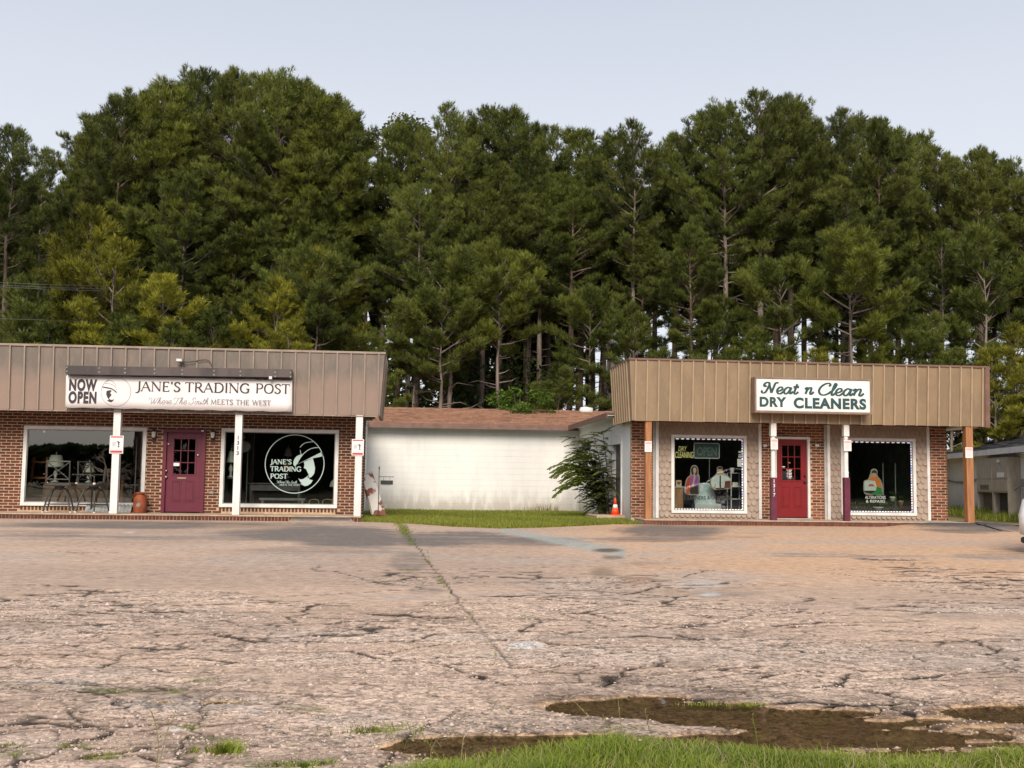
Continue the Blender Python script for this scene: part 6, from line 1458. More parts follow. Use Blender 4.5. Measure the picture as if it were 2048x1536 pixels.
av2 = N.new('ShaderNodeMath'); av2.operation = 'MULTIPLY'; av2.inputs[1].default_value = .55; L.new(sepc.outputs[0], av2.inputs[0]); L.new(av2.outputs[0], avg.inputs[2])
mr = N.new('ShaderNodeMapRange'); mr.inputs[1].default_value = .1; mr.inputs[2].default_value = .9; mr.inputs[3].default_value = .38; mr.inputs[4].default_value = 1.6; L.new(avg.outputs[0], mr.inputs[0])
mixs = N.new('ShaderNodeMixRGB'); mixs.inputs[1].default_value = (1, 1, 1, 1); L.new(mr.outputs[0], mixs.inputs[2]); L.new(ag.outputs['Fac'], mixs.inputs[0])
mr2 = N.new('ShaderNodeMapRange'); mr2.inputs[1].default_value = .3; mr2.inputs[2].default_value = .7; mr2.inputs[3].default_value = .66; mr2.inputs[4].default_value = 1.3; L.new(nz.outputs['Fac'], mr2.inputs[0])
m1 = N.new('ShaderNodeMixRGB'); m1.blend_type = 'MULTIPLY'; m1.inputs[0].default_value = 1; L.new(at.outputs['Color'], m1.inputs[1]); L.new(mixs.outputs[0], m1.inputs[2])
m2 = N.new('ShaderNodeMixRGB'); m2.blend_type = 'MULTIPLY'; m2.inputs[0].default_value = 1; L.new(m1.outputs[0], m2.inputs[1]); L.new(mr2.outputs[0], m2.inputs[2]); L.new(m2.outputs[0], b.inputs['Base Color'])
bp = N.new('ShaderNodeBump'); bp.inputs['Strength'].default_value = .25; bp.inputs['Distance'].default_value = .005
mh = N.new('ShaderNodeMath'); mh.operation = 'MULTIPLY'; L.new(avg.outputs[0], mh.inputs[0]); L.new(ag.outputs['Fac'], mh.inputs[1]); L.new(mh.outputs[0], bp.inputs['Height']); L.new(bp.outputs[0], b.inputs['Normal'])
V = np.stack([Xg, Yg, H], -1).reshape(-1, 3); nc = Xg.shape[1]
ii = np.arange(NR-1)[:, None]*nc+np.arange(nc-1)[None]; Fq = np.stack([ii, ii+1, ii+1+nc, ii+nc], -1).reshape(-1, 4)
Ca = np.concatenate([C.reshape(-1, 3), np.ones((V.shape[0], 1))], 1)
me = nmesh('parking_lot', V, Fq, lot, attr={'gravel': rough_attr}, cattr={'tone': Ca}, nper=4, smooth=True)
o = bpy.data.objects.new('parking_lot', me); COL.objects.link(o); o['kind'] = 'structure'
# water in the hollows
wm_ = bpy.data.materials.new('muddy_water'); wm_.use_nodes = True; t_ = wm_.node_tree; t_.nodes.clear(); N = t_.nodes; L = t_.links
out = N.new('ShaderNodeOutputMaterial'); tr = N.new('ShaderNodeBsdfTransparent'); tr.inputs[0].default_value = (.93, .86, .74, 1); gl = N.new('ShaderNodeBsdfGlossy'); gl.inputs['Roughness'].default_value = .03
fr = N.new('ShaderNodeFresnel'); fr.inputs[0].default_value = 1.33; mx = N.new('ShaderNodeMixShader'); L.new(fr.outputs[0], mx.inputs[0]); L.new(tr.outputs[0], mx.inputs[1]); L.new(gl.outputs[0], mx.inputs[2]); L.new(mx.outputs[0], out.inputs[0])
n_ = N.new('ShaderNodeTexNoise'); n_.inputs['Scale'].default_value = 6; g_ = N.new('ShaderNodeNewGeometry'); L.new(g_.outputs['Position'], n_.inputs['Vector']); bp = N.new('ShaderNodeBump'); bp.inputs['Strength'].default_value = .04; bp.inputs['Distance'].default_value = .01; L.new(n_.outputs['Fac'], bp.inputs['Height']); L.new(bp.outputs[0], gl.inputs['Normal'])
wa, wb_ = onZ(700, 1530), onZ(2300, 1375)
mb = MB(); mb.quad((-2.6, 3.6, -.011), (4.9, 3.6, -.011), (5.9, 6.2, -.011), (-2.6, 6.2, -.011)); mb.build('puddle_water', wm_, None, kind='structure')

# grassed ground behind the lot edge, and dirt by the far building
lawnm = mat('lawn_soil', (.10, .13, .03), (.13, .12, .05), .95, 3, .3)
xs = np.linspace(-2.2, 6.3, 60); rows = []
for x in xs:
    y0_ = float(Yb(x))-.03; rows.append([(x, y0_, -.02), (x, y0_+.15, .02), (x, y0_+1.2, .035), (x, 30, .03), (x, 38, -.03)])
mb = MB(); mb.v = [p for r_ in rows for p in r_]
for i in range(len(xs)-1):
    for j in range(4): a = i*5+j; mb.f.append((a, a+5, a+6, a+1)); mb.m.append(0)
mb.build('lawn', lawnm, None, kind='structure', smooth=True)
dirt = mat('dirt_verge', (.30, .19, .11), (.17, .17, .06), .95, .8, .3, 9, contrast=(.4, .6))
xr = np.linspace(float(sRx1)+.02, 34, 40); mb = MB()
for x in xr:
    y0_ = float(Yb(x)) if x < e2[0]+6 else 22.; mb.v += [(x, y0_-.05, -.04), (x, y0_+.3, .0), (x, y0_+2.5, -.04), (x, 48, -.1)]
for i in range(len(xr)-1):
    for j in range(3): a = i*4+j; mb.f.append((a, a+4, a+5, a+1)); mb.m.append(0)
mb.build('dirt_verge', dirt, None, kind='structure', smooth=True)
mb = MB(); mb.quad((-60, 38.1, -.12), (60, 38.1, -.12), (60, 140, .2), (-60, 140, .2)); mb.build('forest_floor', mat('forest_floor', (.06, .05, .03), (.04, .05, .02), .95, .6, .3), None, kind='structure')

# ------------------------------------------------------------------ grass
def leafmat(name, a, b2, trans=.35, rough=.6):
    m = bpy.data.materials.new(name); m.use_nodes = True; t = m.node_tree; N = t.nodes; L = t.links; N.clear()
    o = N.new('ShaderNodeOutputMaterial'); at = N.new('ShaderNodeAttribute'); at.attribute_name = 'tint'; oi = N.new('ShaderNodeObjectInfo')
    ad = N.new('ShaderNodeMath'); ad.operation = 'MULTIPLY_ADD'; ad.inputs[1].default_value = .44; ad.inputs[2].default_value = -.2; L.new(oi.outputs['Random'], ad.inputs[0])
    a2 = N.new('ShaderNodeMath'); a2.operation = 'ADD'; a2.use_clamp = True; L.new(at.outputs['Fac'], a2.inputs[0]); L.new(ad.outputs[0], a2.inputs[1])
    r = N.new('ShaderNodeValToRGB'); r.color_ramp.elements[0].color = (*a, 1); r.color_ramp.elements[1].color = (*b2, 1); L.new(a2.outputs[0], r.inputs[0])
    df = N.new('ShaderNodeBsdfPrincipled'); df.inputs['Roughness'].default_value = rough; df.inputs['Specular IOR Level'].default_value = .25
    tl = N.new('ShaderNodeBsdfTranslucent'); mx = N.new('ShaderNodeMixShader'); mx.inputs[0].default_value = trans
    L.new(r.outputs[0], df.inputs['Base Color']); L.new(r.outputs[0], tl.inputs[0]); L.new(df.outputs[0], mx.inputs[1]); L.new(tl.outputs[0], mx.inputs[2]); L.new(mx.outputs[0], o.inputs[0]); return m
def blades(P, h, w_, lean, seed=0, tint=None):
    """P (n,3) roots; bent blades of 3 triangles"""
    g = np.random.default_rng(seed); n = len(P); a = g.uniform(0, 2*np.pi, n); s = np.stack([np.cos(a), np.sin(a), np.zeros(n)], 1)
    b_ = a+g.uniform(-.9, .9, n)+np.pi/2; ld = np.stack([np.cos(b_), np.sin(b_), np.zeros(n)], 1)*(lean*h*g.uniform(.2, 1, n))[:, None]
    up = np.array([0, 0, 1.])*h[:, None]
    p0 = P-s*w_[:, None]/2; p1 = P+s*w_[:, None]/2; mid_ = P+up*.55+ld*.35; p2 = mid_-s*w_[:, None]*.38; p3 = mid_+s*w_[:, None]*.38; p4 = P+up*(1-.25*lean)+ld
    V = np.stack([p0, p1, p2, p3, p4], 1).reshape(-1, 3); k = np.arange(n)[:, None, None]*5
    F = (k+np.array([[0, 1, 3], [0, 3, 2], [2, 3, 4]])[None]).reshape(-1, 3)
    tv = np.repeat(g.uniform(0, 1, n) if tint is None else tint, 5); return V, F, tv
GRASS = leafmat('grass_blades', (.11, .155, .018), (.34, .35, .065)); GRASS_B = leafmat('grass_bright', (.10, .18, .015), (.36, .40, .06)); DRY = leafmat('grass_dry', (.24, .22, .08), (.42, .36, .2))
# lawn between the shops
n = 60000; x = NP.uniform(-1.3, 6.0, n); yb_ = Yb(x); y = yb_+(37.1-yb_)*NP.uniform(0, 1, n)**1.7; ok = (x < np.interp(y, [28.2, 37.2], [float(WX)-.05, float(MXR)-.05])) & (x > -1.35) & ~((y > 27.0) & (x > XY(1288, YF, 1036)))
x, y = x[ok], y[ok]; n = len(x); z = np.interp(y-Yb(x), [0, .15, 1.2, 8], [-.01, .02, .035, 0])
h = NP.uniform(.04, .10, n)*(.6+.8*fbm(x*.8, y*.6, 9)); Vv, Ff, tv = blades(np.stack([x, y, z], 1), h, NP.uniform(.008, .018, n), .5, 1)
tv = np.clip(tv*.7+.5*np.repeat(fbm(x*.7, y*.5, 14), 5)-.1, 0, 1)
o = bpy.data.objects.new('lawn_grass', nmesh('lawn_grass', Vv, Ff, GRASS, attr={'tint': tv})); COL.objects.link(o); o['kind'] = 'stuff'; tag(o, 'strip of short bright grass between the lot and the white block wall', 'grass')
# foreground grass
n = 42000; px = NP.uniform(760, 2330, n); bl_ = np.interp(px, [c[0] for c in CAPE], [c[1] for c in CAPE]); py = bl_+NP.uniform(-4, 150, n)**1.0
dd = FPX*(CZ)/(py-(960+.013*(px-1024))); 
r_x = CR[0]*(px-1024)/FPX+CU[0]*(768-py)/FPX+CF[0]; r_y = CR[1]*(px-1024)/FPX+CU[1]*(768-py)/FPX+CF[1]; r_z = CR[2]*(px-1024)/FPX+CU[2]*(768-py)/FPX+CF[2]
tq = -CZ/r_z; x = r_x*tq; y = r_y*tq
edge = np.clip((py-bl_)/40, 0, 1); h = NP.uniform(.03, .13, n)*(.45+.55*edge)*(.35+1.2*fbm(x*4, y*4, 5))
Vv, Ff, tv = blades(np.stack([x, y, np.full(n, .01)], 1), h, NP.uniform(.0025, .0055, n), 1.0, 2)
tv = np.clip(tv*.6+.7*np.repeat(fbm(x*2.2, y*2.2, 15), 5)-.15, 0, 1)
o = bpy.data.objects.new('roadside_grass', nmesh('roadside_grass', Vv, Ff, GRASS_B, attr={'tint': tv})); COL.objects.link(o); o['kind'] = 'stuff'; tag(o, 'bright green roadside grass along the near edge of the lot', 'grass')
n = 2600; k_ = NP.choice(len(x), n); Vv, Ff, tv = blades(np.stack([x[k_]+.01, y[k_], np.full(n, .01)], 1), NP.uniform(.06, .17, n)*(.3+.7*edge[k_]), NP.uniform(.002, .004, n), 1.1, 22)
o = bpy.data.objects.new('dead_grass', nmesh('dead_grass', Vv, Ff, DRY, attr={'tint': tv})); COL.objects.link(o); o['kind'] = 'stuff'; tag(o, 'dry straw blades scattered through the bright roadside grass', 'grass')
# weeds in cracks
def scatter_px(L, per, seed, hs, ws, m, name, lab, lean=.7):
    g = np.random.default_rng(seed); P = []; Hh = []; Ww = []
    for (cx, cy, rx, ry, s) in L:
        k = int(per*s); qx = g.normal(cx, rx*.45, k); qy = g.normal(cy, ry*.4, k)
        for a_, b_ in zip(qx, qy):
            w_ = onZ(float(a_), float(b_)); P.append((w_[0], w_[1], -.012)); Hh.append(g.uniform(*hs)*s); Ww.append(g.uniform(*ws)*max(1, w_[1]/6))
    Vv, Ff, tv = blades(np.array(P), np.array(Hh), np.array(Ww), lean, seed)
    o = bpy.data.objects.new(name, nmesh(name, Vv, Ff, m, attr={'tint': tv})); COL.objects.link(o); o['kind'] = 'stuff'; tag(o, lab, 'weeds'); return o
scatter_px([(400, 1362, 50, 4, .9), (350, 1384, 30, 5, .9), (240, 1382, 90, 4, .6), (600, 1416, 60, 3, .7), (640, 1420, 30, 5, .8), (380, 1453, 30, 6, .8), (420, 1478, 70, 5, .5), (150, 1490, 50, 6, .8), (210, 1515, 40, 6, .8), (1410, 1405, 60, 4, .6), (1500, 1406, 50, 4, .7), (1000, 1416, 26, 3, .7), (750, 1461, 90, 6, .6), (1250, 1452, 110, 8, .7), (30, 1505, 60, 8, .7), (880, 1163, 10, 4, .5), (1060, 1237, 40, 3, .4)], 190, 3, (.008, .03), (.002, .005), GRASS, 'crack_weeds', 'low weeds and moss growing along the cracks of the old asphalt')
ja, jb = onZ(797, 1047), onZ(1015, 1325)
g = np.random.default_rng(8); P = []; 
for k in range(900):
    t = g.uniform(0, 1)**1.6; x = ja[0]+(jb[0]-ja[0])*t+g.normal(0, .05*(1.4-t)); y = ja[1]+(jb[1]-ja[1])*t
    if t < .25 or g.random() < .12: P.append((x, y, -.01))
P = np.array(P); Vv, Ff, tv = blades(P, g.uniform(.02, .07, len(P)), g.uniform(.01, .02, len(P)), .8, 9)
o = bpy.data.objects.new('joint_weeds', nmesh('joint_weeds', Vv, Ff, GRASS, attr={'tint': tv})); COL.objects.link(o); o['kind'] = 'stuff'; tag(o, 'line of weeds growing in the long joint across the lot', 'weeds')
def clump(px, py, h, spread, n, m, label, seed):
    p = onZ(px, py); g = np.random.default_rng(seed); a = g.uniform(0, 2*np.pi, n); r = np.abs(g.normal(0, spread, n))
    Vv, Ff, tv = blades(np.stack([r*np.cos(a), r*np.sin(a), np.zeros(n)-.01], 1), g.uniform(h*.5, h, n), g.uniform(.003, .006, n), 1.0, seed)
    o = bpy.data.objects.new('weed_clump', nmesh('weed_clump', Vv, Ff, m, attr={'tint': tv})); COL.objects.link(o); o.location = (p[0], p[1], 0); tag(o, label, 'weed clump', 'weed clumps near the lower edge')
clump(447, 1506, .085, .04, 200, GRASS_B, 'brightest round grass tuft alone on the broken asphalt at lower left', 31)
clump(560, 1532, .035, .08, 130, GRASS, 'wide low dull weed clump right of the bright round tuft', 32)
clump(612, 1530, .04, .03, 60, GRASS_B, 'small bright weed sprig next to the wide dull clump', 33)
clump(650, 1527, .04, .03, 60, GRASS_B, 'rightmost small weed sprig of the row by the wide dull clump', 34)
clump(205, 1512, .03, .05, 90, GRASS, 'short weed clump between two broken slabs at lower left', 35)
clump(385, 1505, .04, .03, 80, GRASS, 'thin weed sprig left of the bright round tuft', 36)
clump(10, 1492, .03, .05, 80, GRASS, 'weed clump at the left edge beside a broken slab', 37)
clump(750, 1462, .05, .12, 220, GRASS, 'sparse weeds on the left bank of the lower puddle', 38)
# tall seed stalks
def stalk(pts, label, m=DRY, r=.0022):
    P = [onY(px, py, Y) for px, py, Y in pts]; mb = MB(); Q = [(P[i][0], pts[i][2], P[i][1]) for i in range(len(P))]
    Q = [(Q[0][0], Q[0][1], min(Q[0][2], .01))]+Q[1:]
    mb.tube(Q, [r*(1-.5*k/len(Q)) for k in range(len(Q))], 4)
    e = Vector(Q[-1]); d = (e-Vector(Q[-2])).normalized()
    for k in range(9):
        p = e-d*.012*k; s = Vector((R.uniform(-1, 1), R.uniform(-1, 1), .8)).normalized()*.012; w_ = d.cross(s).normalized()*.0025
        mb.quad(tuple(p-w_), tuple(p+w_), tuple(p+s+w_), tuple(p+s-w_))
    o = mb.build('grass_stalk', m, None, org=Q[0]); at = o.data.attributes.new('tint', 'FLOAT', 'POINT'); at.data.foreach_set('value', [.5]*len(o.data.vertices)); tag(o, label, 'grass stalk', 'tall dry grass stalks at the near edge')
stalk([(313, 1536, 4.1), (317, 1490, 4.1), (312, 1450, 4.1), (303, 1424, 4.1)], 'dry stalk standing left of the bright round tuft')
stalk([(318, 1500, 4.15), (335, 1460, 4.15), (351, 1424, 4.15)], 'dry stalk leaning right, left of the bright round tuft')
stalk([(860, 1536, 4.15), (862, 1500, 4.15), (872, 1480, 4.15), (882, 1494, 4.15)], 'dry stalk with a hooked drooping tip at the lower puddle')
stalk([(922, 1520, 4.2), (925, 1490, 4.2), (928, 1465, 4.2)], 'upright tan stalk over the lower puddle')
stalk([(1200, 1460, 4.6), (1175, 1430, 4.6), (1143, 1397, 4.6)], 'stalk leaning left across the tip of the upper puddle')
stalk([(1250, 1490, 4.4), (1240, 1440, 4.4), (1236, 1395, 4.4)], 'tall thin stalk in front of the upper puddle')
stalk([(1225, 1470, 4.4), (1215, 1445, 4.4), (1205, 1430, 4.4)], 'short thick-tipped stalk left of the tall thin one')
stalk([(1310, 1490, 4.4), (1296, 1450, 4.4), (1290, 1420, 4.4)], 'thin stalk right of the tall one before the upper puddle')
stalk([(892, 1536, 4.1), (870, 1505, 4.1), (845, 1470, 4.1)], 'stalk leaning left beside the hooked one', GRASS)
stalk([(1520, 1520, 4.3), (1512, 1470, 4.3), (1505, 1430, 4.3)], 'thin stalk over the middle of the puddle', GRASS)
# weeds under the far building
n = 2600; s_ = NP.uniform(s_at(1890), s_at(2047), n); o_ = NP.uniform(.1, 1.3, n)**1.0; P = np.array([fp(float(a), float(b_), -.02) for a, b_ in zip(s_, o_)])
Vv, Ff, tv = blades(P, NP.uniform(.15, .55, n)*(1.2-.6*o_/1.3)*(.4+.9*fbm(s_*1.3, s_*0, 4)), NP.uniform(.015, .03, n), .6, 12)
o = bpy.data.objects.new('wall_weeds', nmesh('wall_weeds', Vv, Ff, GRASS, attr={'tint': tv})); COL.objects.link(o); o['kind'] = 'stuff'; tag(o, 'tall weeds along the foot of the far white building', 'weeds')
n = 5000; x = NP.uniform(float(sRx1)+.3, 30, n); y = Yb(x)+NP.uniform(.1, 7, n); ok = fbm(x*.6, y*.4, 33) > .5; x, y = x[ok], y[ok]
Vv, Ff, tv = blades(np.stack([x, y, np.full(len(x), -.03)], 1), NP.uniform(.03, .09, len(x)), NP.uniform(.012, .02, len(x)), .6, 13)
o = bpy.data.objects.new('verge_grass', nmesh('verge_grass', Vv, Ff, GRASS, attr={'tint': tv})); COL.objects.link(o); o['kind'] = 'stuff'; tag(o, 'patchy grass on the orange dirt verge behind the cedar post', 'grass')
n = 500; x = NP.uniform(1.2, 5.0, n); Vv, Ff, tv = blades(np.stack([x, 37.05-NP.uniform(0, .3, n), np.full(n, -.03)], 1), NP.uniform(.08, .4, n)*(.3+.8*sstep(3., 4.6, x)), NP.uniform(.012, .02, n), .5, 14)
o = bpy.data.objects.new('wall_foot_grass', nmesh('wall_foot_grass', Vv, Ff, DRY, attr={'tint': tv})); COL.objects.link(o); o['kind'] = 'stuff'; tag(o, 'thin dead grass stems against the foot of the white block wall', 'grass')
# loose stones
def stones(n, seed):
    g = np.random.default_rng(seed); 
    qx = g.uniform(-60, 2150, n*3); qy = 1200+340*g.uniform(0, 1, n*3)**.9
    r_x = CR[0]*(qx-1024)/FPX+CU[0]*(768-qy)/FPX+CF[0]; r_y = CR[1]*(qx-1024)/FPX+CU[1]*(768-qy)/FPX+CF[1]; r_z = CR[2]*(qx-1024)/FPX+CU[2]*(768-qy)/FPX+CF[2]
    t = -CZ/r_z; x = r_x*t; y = r_y*t
    Hh, px, py, S_, ck, wm__, fg, *_ = ground_field(x, y)
    dens = sstep(.45, .7, fbm(x*1.1, y*1.3, 19))*.9+.15; dens = dens*(fg < .3)*(S_ > .3); dens = np.maximum(dens, .8*((wm__ > .15) & (wm__ < .45)))
    ok = g.random(len(x)) < dens; x, y, Hh, px, py = [a[ok][:n] for a in (x, y, Hh, px, py)]; n = len(x)
    base = np.array([(0, 0, 1), (.9, 0, .2), (.28, .85, .2), (-.72, .53, .15), (-.72, -.53, .25), (.28, -.85, .15), (.7, .5, -.5), (-.3, .8, -.5), (-.85, 0, -.5), (-.3, -.8, -.5), (.7, -.5, -.5)])
    fc = np.array([(0, 1, 2), (0, 2, 3), (0, 3, 4), (0, 4, 5), (0, 5, 1), (1, 6, 2), (2, 7, 3), (3, 8, 4), (4, 9, 5), (5, 10, 1), (6, 7, 2), (7, 8, 3), (8, 9, 4), (9, 10, 5), (10, 6, 1)])
    sz = np.clip(g.lognormal(-5.15, .42, n), .003, .018)*np.clip(y/6, .8, 1.5); a = g.uniform(0, 6.28, n); ca, sa = np.cos(a), np.sin(a)
    jit = 1+g.uniform(-.3, .3, (n, 11, 3)); P = base[None]*jit*np.stack([sz*g.uniform(.8, 1.5, n), sz, sz*g.uniform(.4, .8, n)], 1)[:, None]
    Q = P.copy(); Q[..., 0] = P[..., 0]*ca[:, None]-P[..., 1]*sa[:, None]; Q[..., 1] = P[..., 0]*sa[:, None]+P[..., 1]*ca[:, None]
    Q += np.stack([x, y, Hh+sz*.15], 1)[:, None]
    F = (np.arange(n)[:, None, None]*11+fc[None]).reshape(-1, 3); return Q.reshape(-1, 3), F, np.repeat(g.uniform(0, 1, n), 11)
sm_ = bpy.data.materials.new('loose_stone'); sm_.use_nodes = True; N = sm_.node_tree.nodes; L = sm_.node_tree.links
at = N.new('ShaderNodeAttribute'); at.attribute_name = 'tint'; r = N.new('ShaderNodeValToRGB'); r.color_ramp.elements[0].color = (.25, .19, .155, 1); r.color_ramp.elements[1].color = (.58, .48, .42, 1); e = r.color_ramp.elements.new(.5); e.color = (.42, .32, .26, 1)
L.new(at.outputs['Fac'], r.inputs[0]); L.new(r.outputs[0], N['Principled BSDF'].inputs['Base Color']); N['Principled BSDF'].inputs['Roughness'].default_value = .9
Vv, Ff, tv = stones(6500, 77)
o = bpy.data.objects.new('loose_gravel', nmesh('loose_gravel', Vv, Ff, sm_, attr={'tint': tv})); COL.objects.link(o); o['kind'] = 'stuff'; tag(o, 'loose pinkish gravel scattered over the broken asphalt', 'gravel')

# ================================================================== TREES
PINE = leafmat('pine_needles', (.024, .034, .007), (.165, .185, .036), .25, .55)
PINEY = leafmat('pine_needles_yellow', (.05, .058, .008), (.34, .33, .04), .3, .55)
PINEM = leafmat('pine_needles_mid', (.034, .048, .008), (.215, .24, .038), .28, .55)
LEAF = leafmat('broad_leaves', (.06, .12, .015), (.2, .30, .04), .4, .5)
LEAFD = leafmat('undergrowth_leaves', (.018, .035, .010), (.06, .09, .02), .3, .6)
LEAFO = leafmat('olive_leaves', (.07, .085, .03), (.2, .21, .08), .35, .6)
BARK = mat('pine_bark', (.14, .105, .085), (.07, .05, .04), .95, 3, .6, 30, stretch=(3, 3, .6))
BARKL = mat('pine_bark_grey', (.27, .22, .19), (.15, .115, .095), .95, 3, .6, 30, stretch=(3, 3, .6))
BARKR = mat('pine_bark_reddish', (.24, .165, .13), (.12, .085, .07), .95, 3, .6, 30, stretch=(3, 3, .6))
def shoots(P, D, g, K=10, ln=.2, wd=.03, spread=.75):
    """needle tufts: P roots, D unit directions"""
    n = len(P); Z = np.tile(np.array([[.31, .21, .93]]), (n, 1)); A = np.cross(D, Z); A /= np.linalg.norm(A, axis=1, keepdims=True)+1e-9; B = np.cross(D, A)
    ph = g.uniform(0, 2*np.pi, (n, K)); e = g.uniform(.25, 1., (n, K))*spread; off = g.uniform(-.05, .16, (n, K))
    rad = A[:, None]*np.cos(ph)[..., None]+B[:, None]*np.sin(ph)[..., None]
    nd = D[:, None]*np.cos(e)[..., None]+rad*np.sin(e)[..., None]
    root = P[:, None]+D[:, None]*off[..., None]; tip = root+nd*(ln*g.uniform(.7, 1.2, (n, K)))[..., None]
    s = np.cross(nd, g.normal(0, 1, (n, K, 3))); s /= np.linalg.norm(s, axis=2, keepdims=True)+1e-9; s *= wd/2
    b0 = root+(tip-root)*.12
    V = np.stack([b0-s*1.15, tip, b0+s*1.15], 2).reshape(-1, 3); k = np.arange(n*K)[:, None]*3
    return V, k
def pine_variant(seed, H=18., cb=.45, Rm=2.5, nb=54, K=11, full=1., ln=.21, wd=.022, lean=0.):
    g = np.random.default_rng(seed); rr = random.Random(seed); mb = MB()
    bend = [(rr.uniform(-.12, .12), rr.uniform(-.12, .12)) for _ in range(8)]
    def tp(t): 
        i = min(int(t*7), 6); f = t*7-i; return ((bend[i][0]*(1-f)+bend[i+1][0]*f)*(1 if t > 0 else 0), (bend[i][1]*(1-f)+bend[i+1][1]*f), t*H)
    bend[0] = (0, 0); r0 = .0095*H
    mb.tube([tp(k/10) for k in range(11)], [r0*(1.15-.5*(k/10)) if k < 6 else r0*max(.06, (.9-.85*((k-5)/5)))*.85/.85*(.85 if k < 8 else .8) for k in range(11)], 8)
    for i in range(12 if cb > .35 else 4):       # dead snags below the crown
        t = cb*rr.uniform(.45, 1.); x0, y0, z0 = tp(t); az = rr.uniform(0, 6.28); l = rr.uniform(.4, 1.5)
        mb.tube([(x0, y0, z0), (x0+math.cos(az)*l*.6, y0+math.sin(az)*l*.6, z0+l*.1), (x0+math.cos(az+.3)*l, y0+math.sin(az+.3)*l, z0+l*rr.uniform(-.1, .4))], [.03, .02, .006], 3, cap=False)
    P = []; D = []; T = []
    for i in range(nb):
        fr = (i+.5)/nb; t = cb+(1-cb)*fr**.92; az = i*2.399+rr.uniform(-.5, .5); x0, y0, z0 = tp(t)
        L = Rm*((1-fr**1.7)**.8)*(.55+.45*min(1, fr/.25))*rr.uniform(.5, 1.2)+.2
        el = math.radians(2+64*fr**1.3+rr.uniform(-12, 14)); c, s = math.cos(az), math.sin(az); up = .28
        pt = lambda q: np.array([x0+c*L*q*math.cos(el), y0+s*L*q*math.cos(el), z0+L*(q*math.sin(el)+up*q*q)])
        mb.tube([tuple(pt(q)) for q in (0, .4, .8, 1.)], [.022+.012*L, .018+.006*L, .014, .008], 4, cap=False)
        bt = rr.uniform(-.25, .25)
        nt_ = max(3, int(8.5*full*min(1.3, L/1.8)+1))
        for k in range(nt_):
            q = .28+.72*(k+.5)/nt_
            for sd in (-1, 1):
                if rr.random() < .1: continue
                an = az+sd*rr.uniform(.45, 1.1)*(1.05-.5*q); tl = (.30*L*(1.25-.6*q)+.18)*rr.uniform(.7, 1.2)
                dz = rr.uniform(.1, .6); td = np.array([math.cos(an), math.sin(an), dz]); td /= np.linalg.norm(td); p0 = pt(q)
                if tl > .45: mb.tube([tuple(p0), tuple(p0+td*tl)], [.012, .006], 3, cap=False)
                ns = max(7, int(10*full*tl/.55)); cen = p0+td*tl*.85; rad = rr.uniform(.11, .21); tb = rr.uniform(-.15, .15)
                for j in range(ns):
                    v_ = g.normal(0, 1, 3); v_ /= np.linalg.norm(v_); v_[2] = abs(v_[2])*.9-.15
                    P.append(cen+v_*rad*rr.uniform(.3, 1.)+td*rr.uniform(-.2, .08)*tl); D.append(v_*.9+np.array([0, 0, .7])+td*.3); T.append(.42+bt+tb+.35*v_[2]+rr.uniform(-.12, .12))  # upper shoots of a tuft tinted paler: light from above put into the colour
    for k in range(14): P.append(np.array(tp(.97+.03*rr.random()))+g.normal(0, .08, 3)); D.append(np.array([0, 0, 1.])+g.normal(0, .3, 3)); T.append(.6)
    P = np.array(P); D = np.array(D); D /= np.linalg.norm(D, axis=1, keepdims=True); T = np.clip(np.array(T), 0, 1)
    V, k = shoots(P, D, g, K, ln, wd); F = k+np.array([[0, 1, 2]])
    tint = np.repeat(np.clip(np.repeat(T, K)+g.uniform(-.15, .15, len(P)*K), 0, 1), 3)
    return mb, (V, F, tint)
def make_variant(name, mats, bark, **kw):
    mb, (V, F, tint) = pine_variant(**kw); out = []
    tm = mb.mesh('trunk', bark); tm.polygons.foreach_set('use_smooth', [True]*len(tm.polygons))
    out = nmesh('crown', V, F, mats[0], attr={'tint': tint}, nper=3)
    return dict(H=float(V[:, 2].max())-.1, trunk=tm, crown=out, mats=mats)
PINEG = leafmat('pine_needles_fresh', (.028, .044, .009), (.19, .22, .042), .3, .55)
MATURE = [make_variant('m', (PINE, PINEG, PINEM), (BARK, BARKR, BARKL)[i % 3], seed=100+i, H=18., cb=(.6, .54, .6, .5, .64, .56)[i], Rm=(2.3, 2.7, 2.1, 2.6, 2.3, 2.9)[i], nb=(46, 50, 42, 54, 40, 56)[i], ln=(.2, .23, .19, .22, .25, .2)[i], wd=(.02, .022, .02, .023, .024, .021)[i]) for i in range(6)]
BUSHY = [make_variant('b', (PINE, PINEG, PINEM), BARKR, seed=200+i, H=16., cb=(.28, .34, .22)[i], Rm=(3.0, 2.8, 3.2)[i], nb=(54, 50, 58)[i], ln=(.22, .25, .2)[i]) for i in range(3)]
YOUNG = [make_variant('y', (PINEG, PINEY, PINEM), BARKL, seed=300+i, H=9., cb=(.12, .3, .45, .6)[i], Rm=(2.0, 2.1, 2.1, 2.2)[i], nb=(32, 26, 22, 20)[i], full=1.15, ln=.22) for i in range(4)]
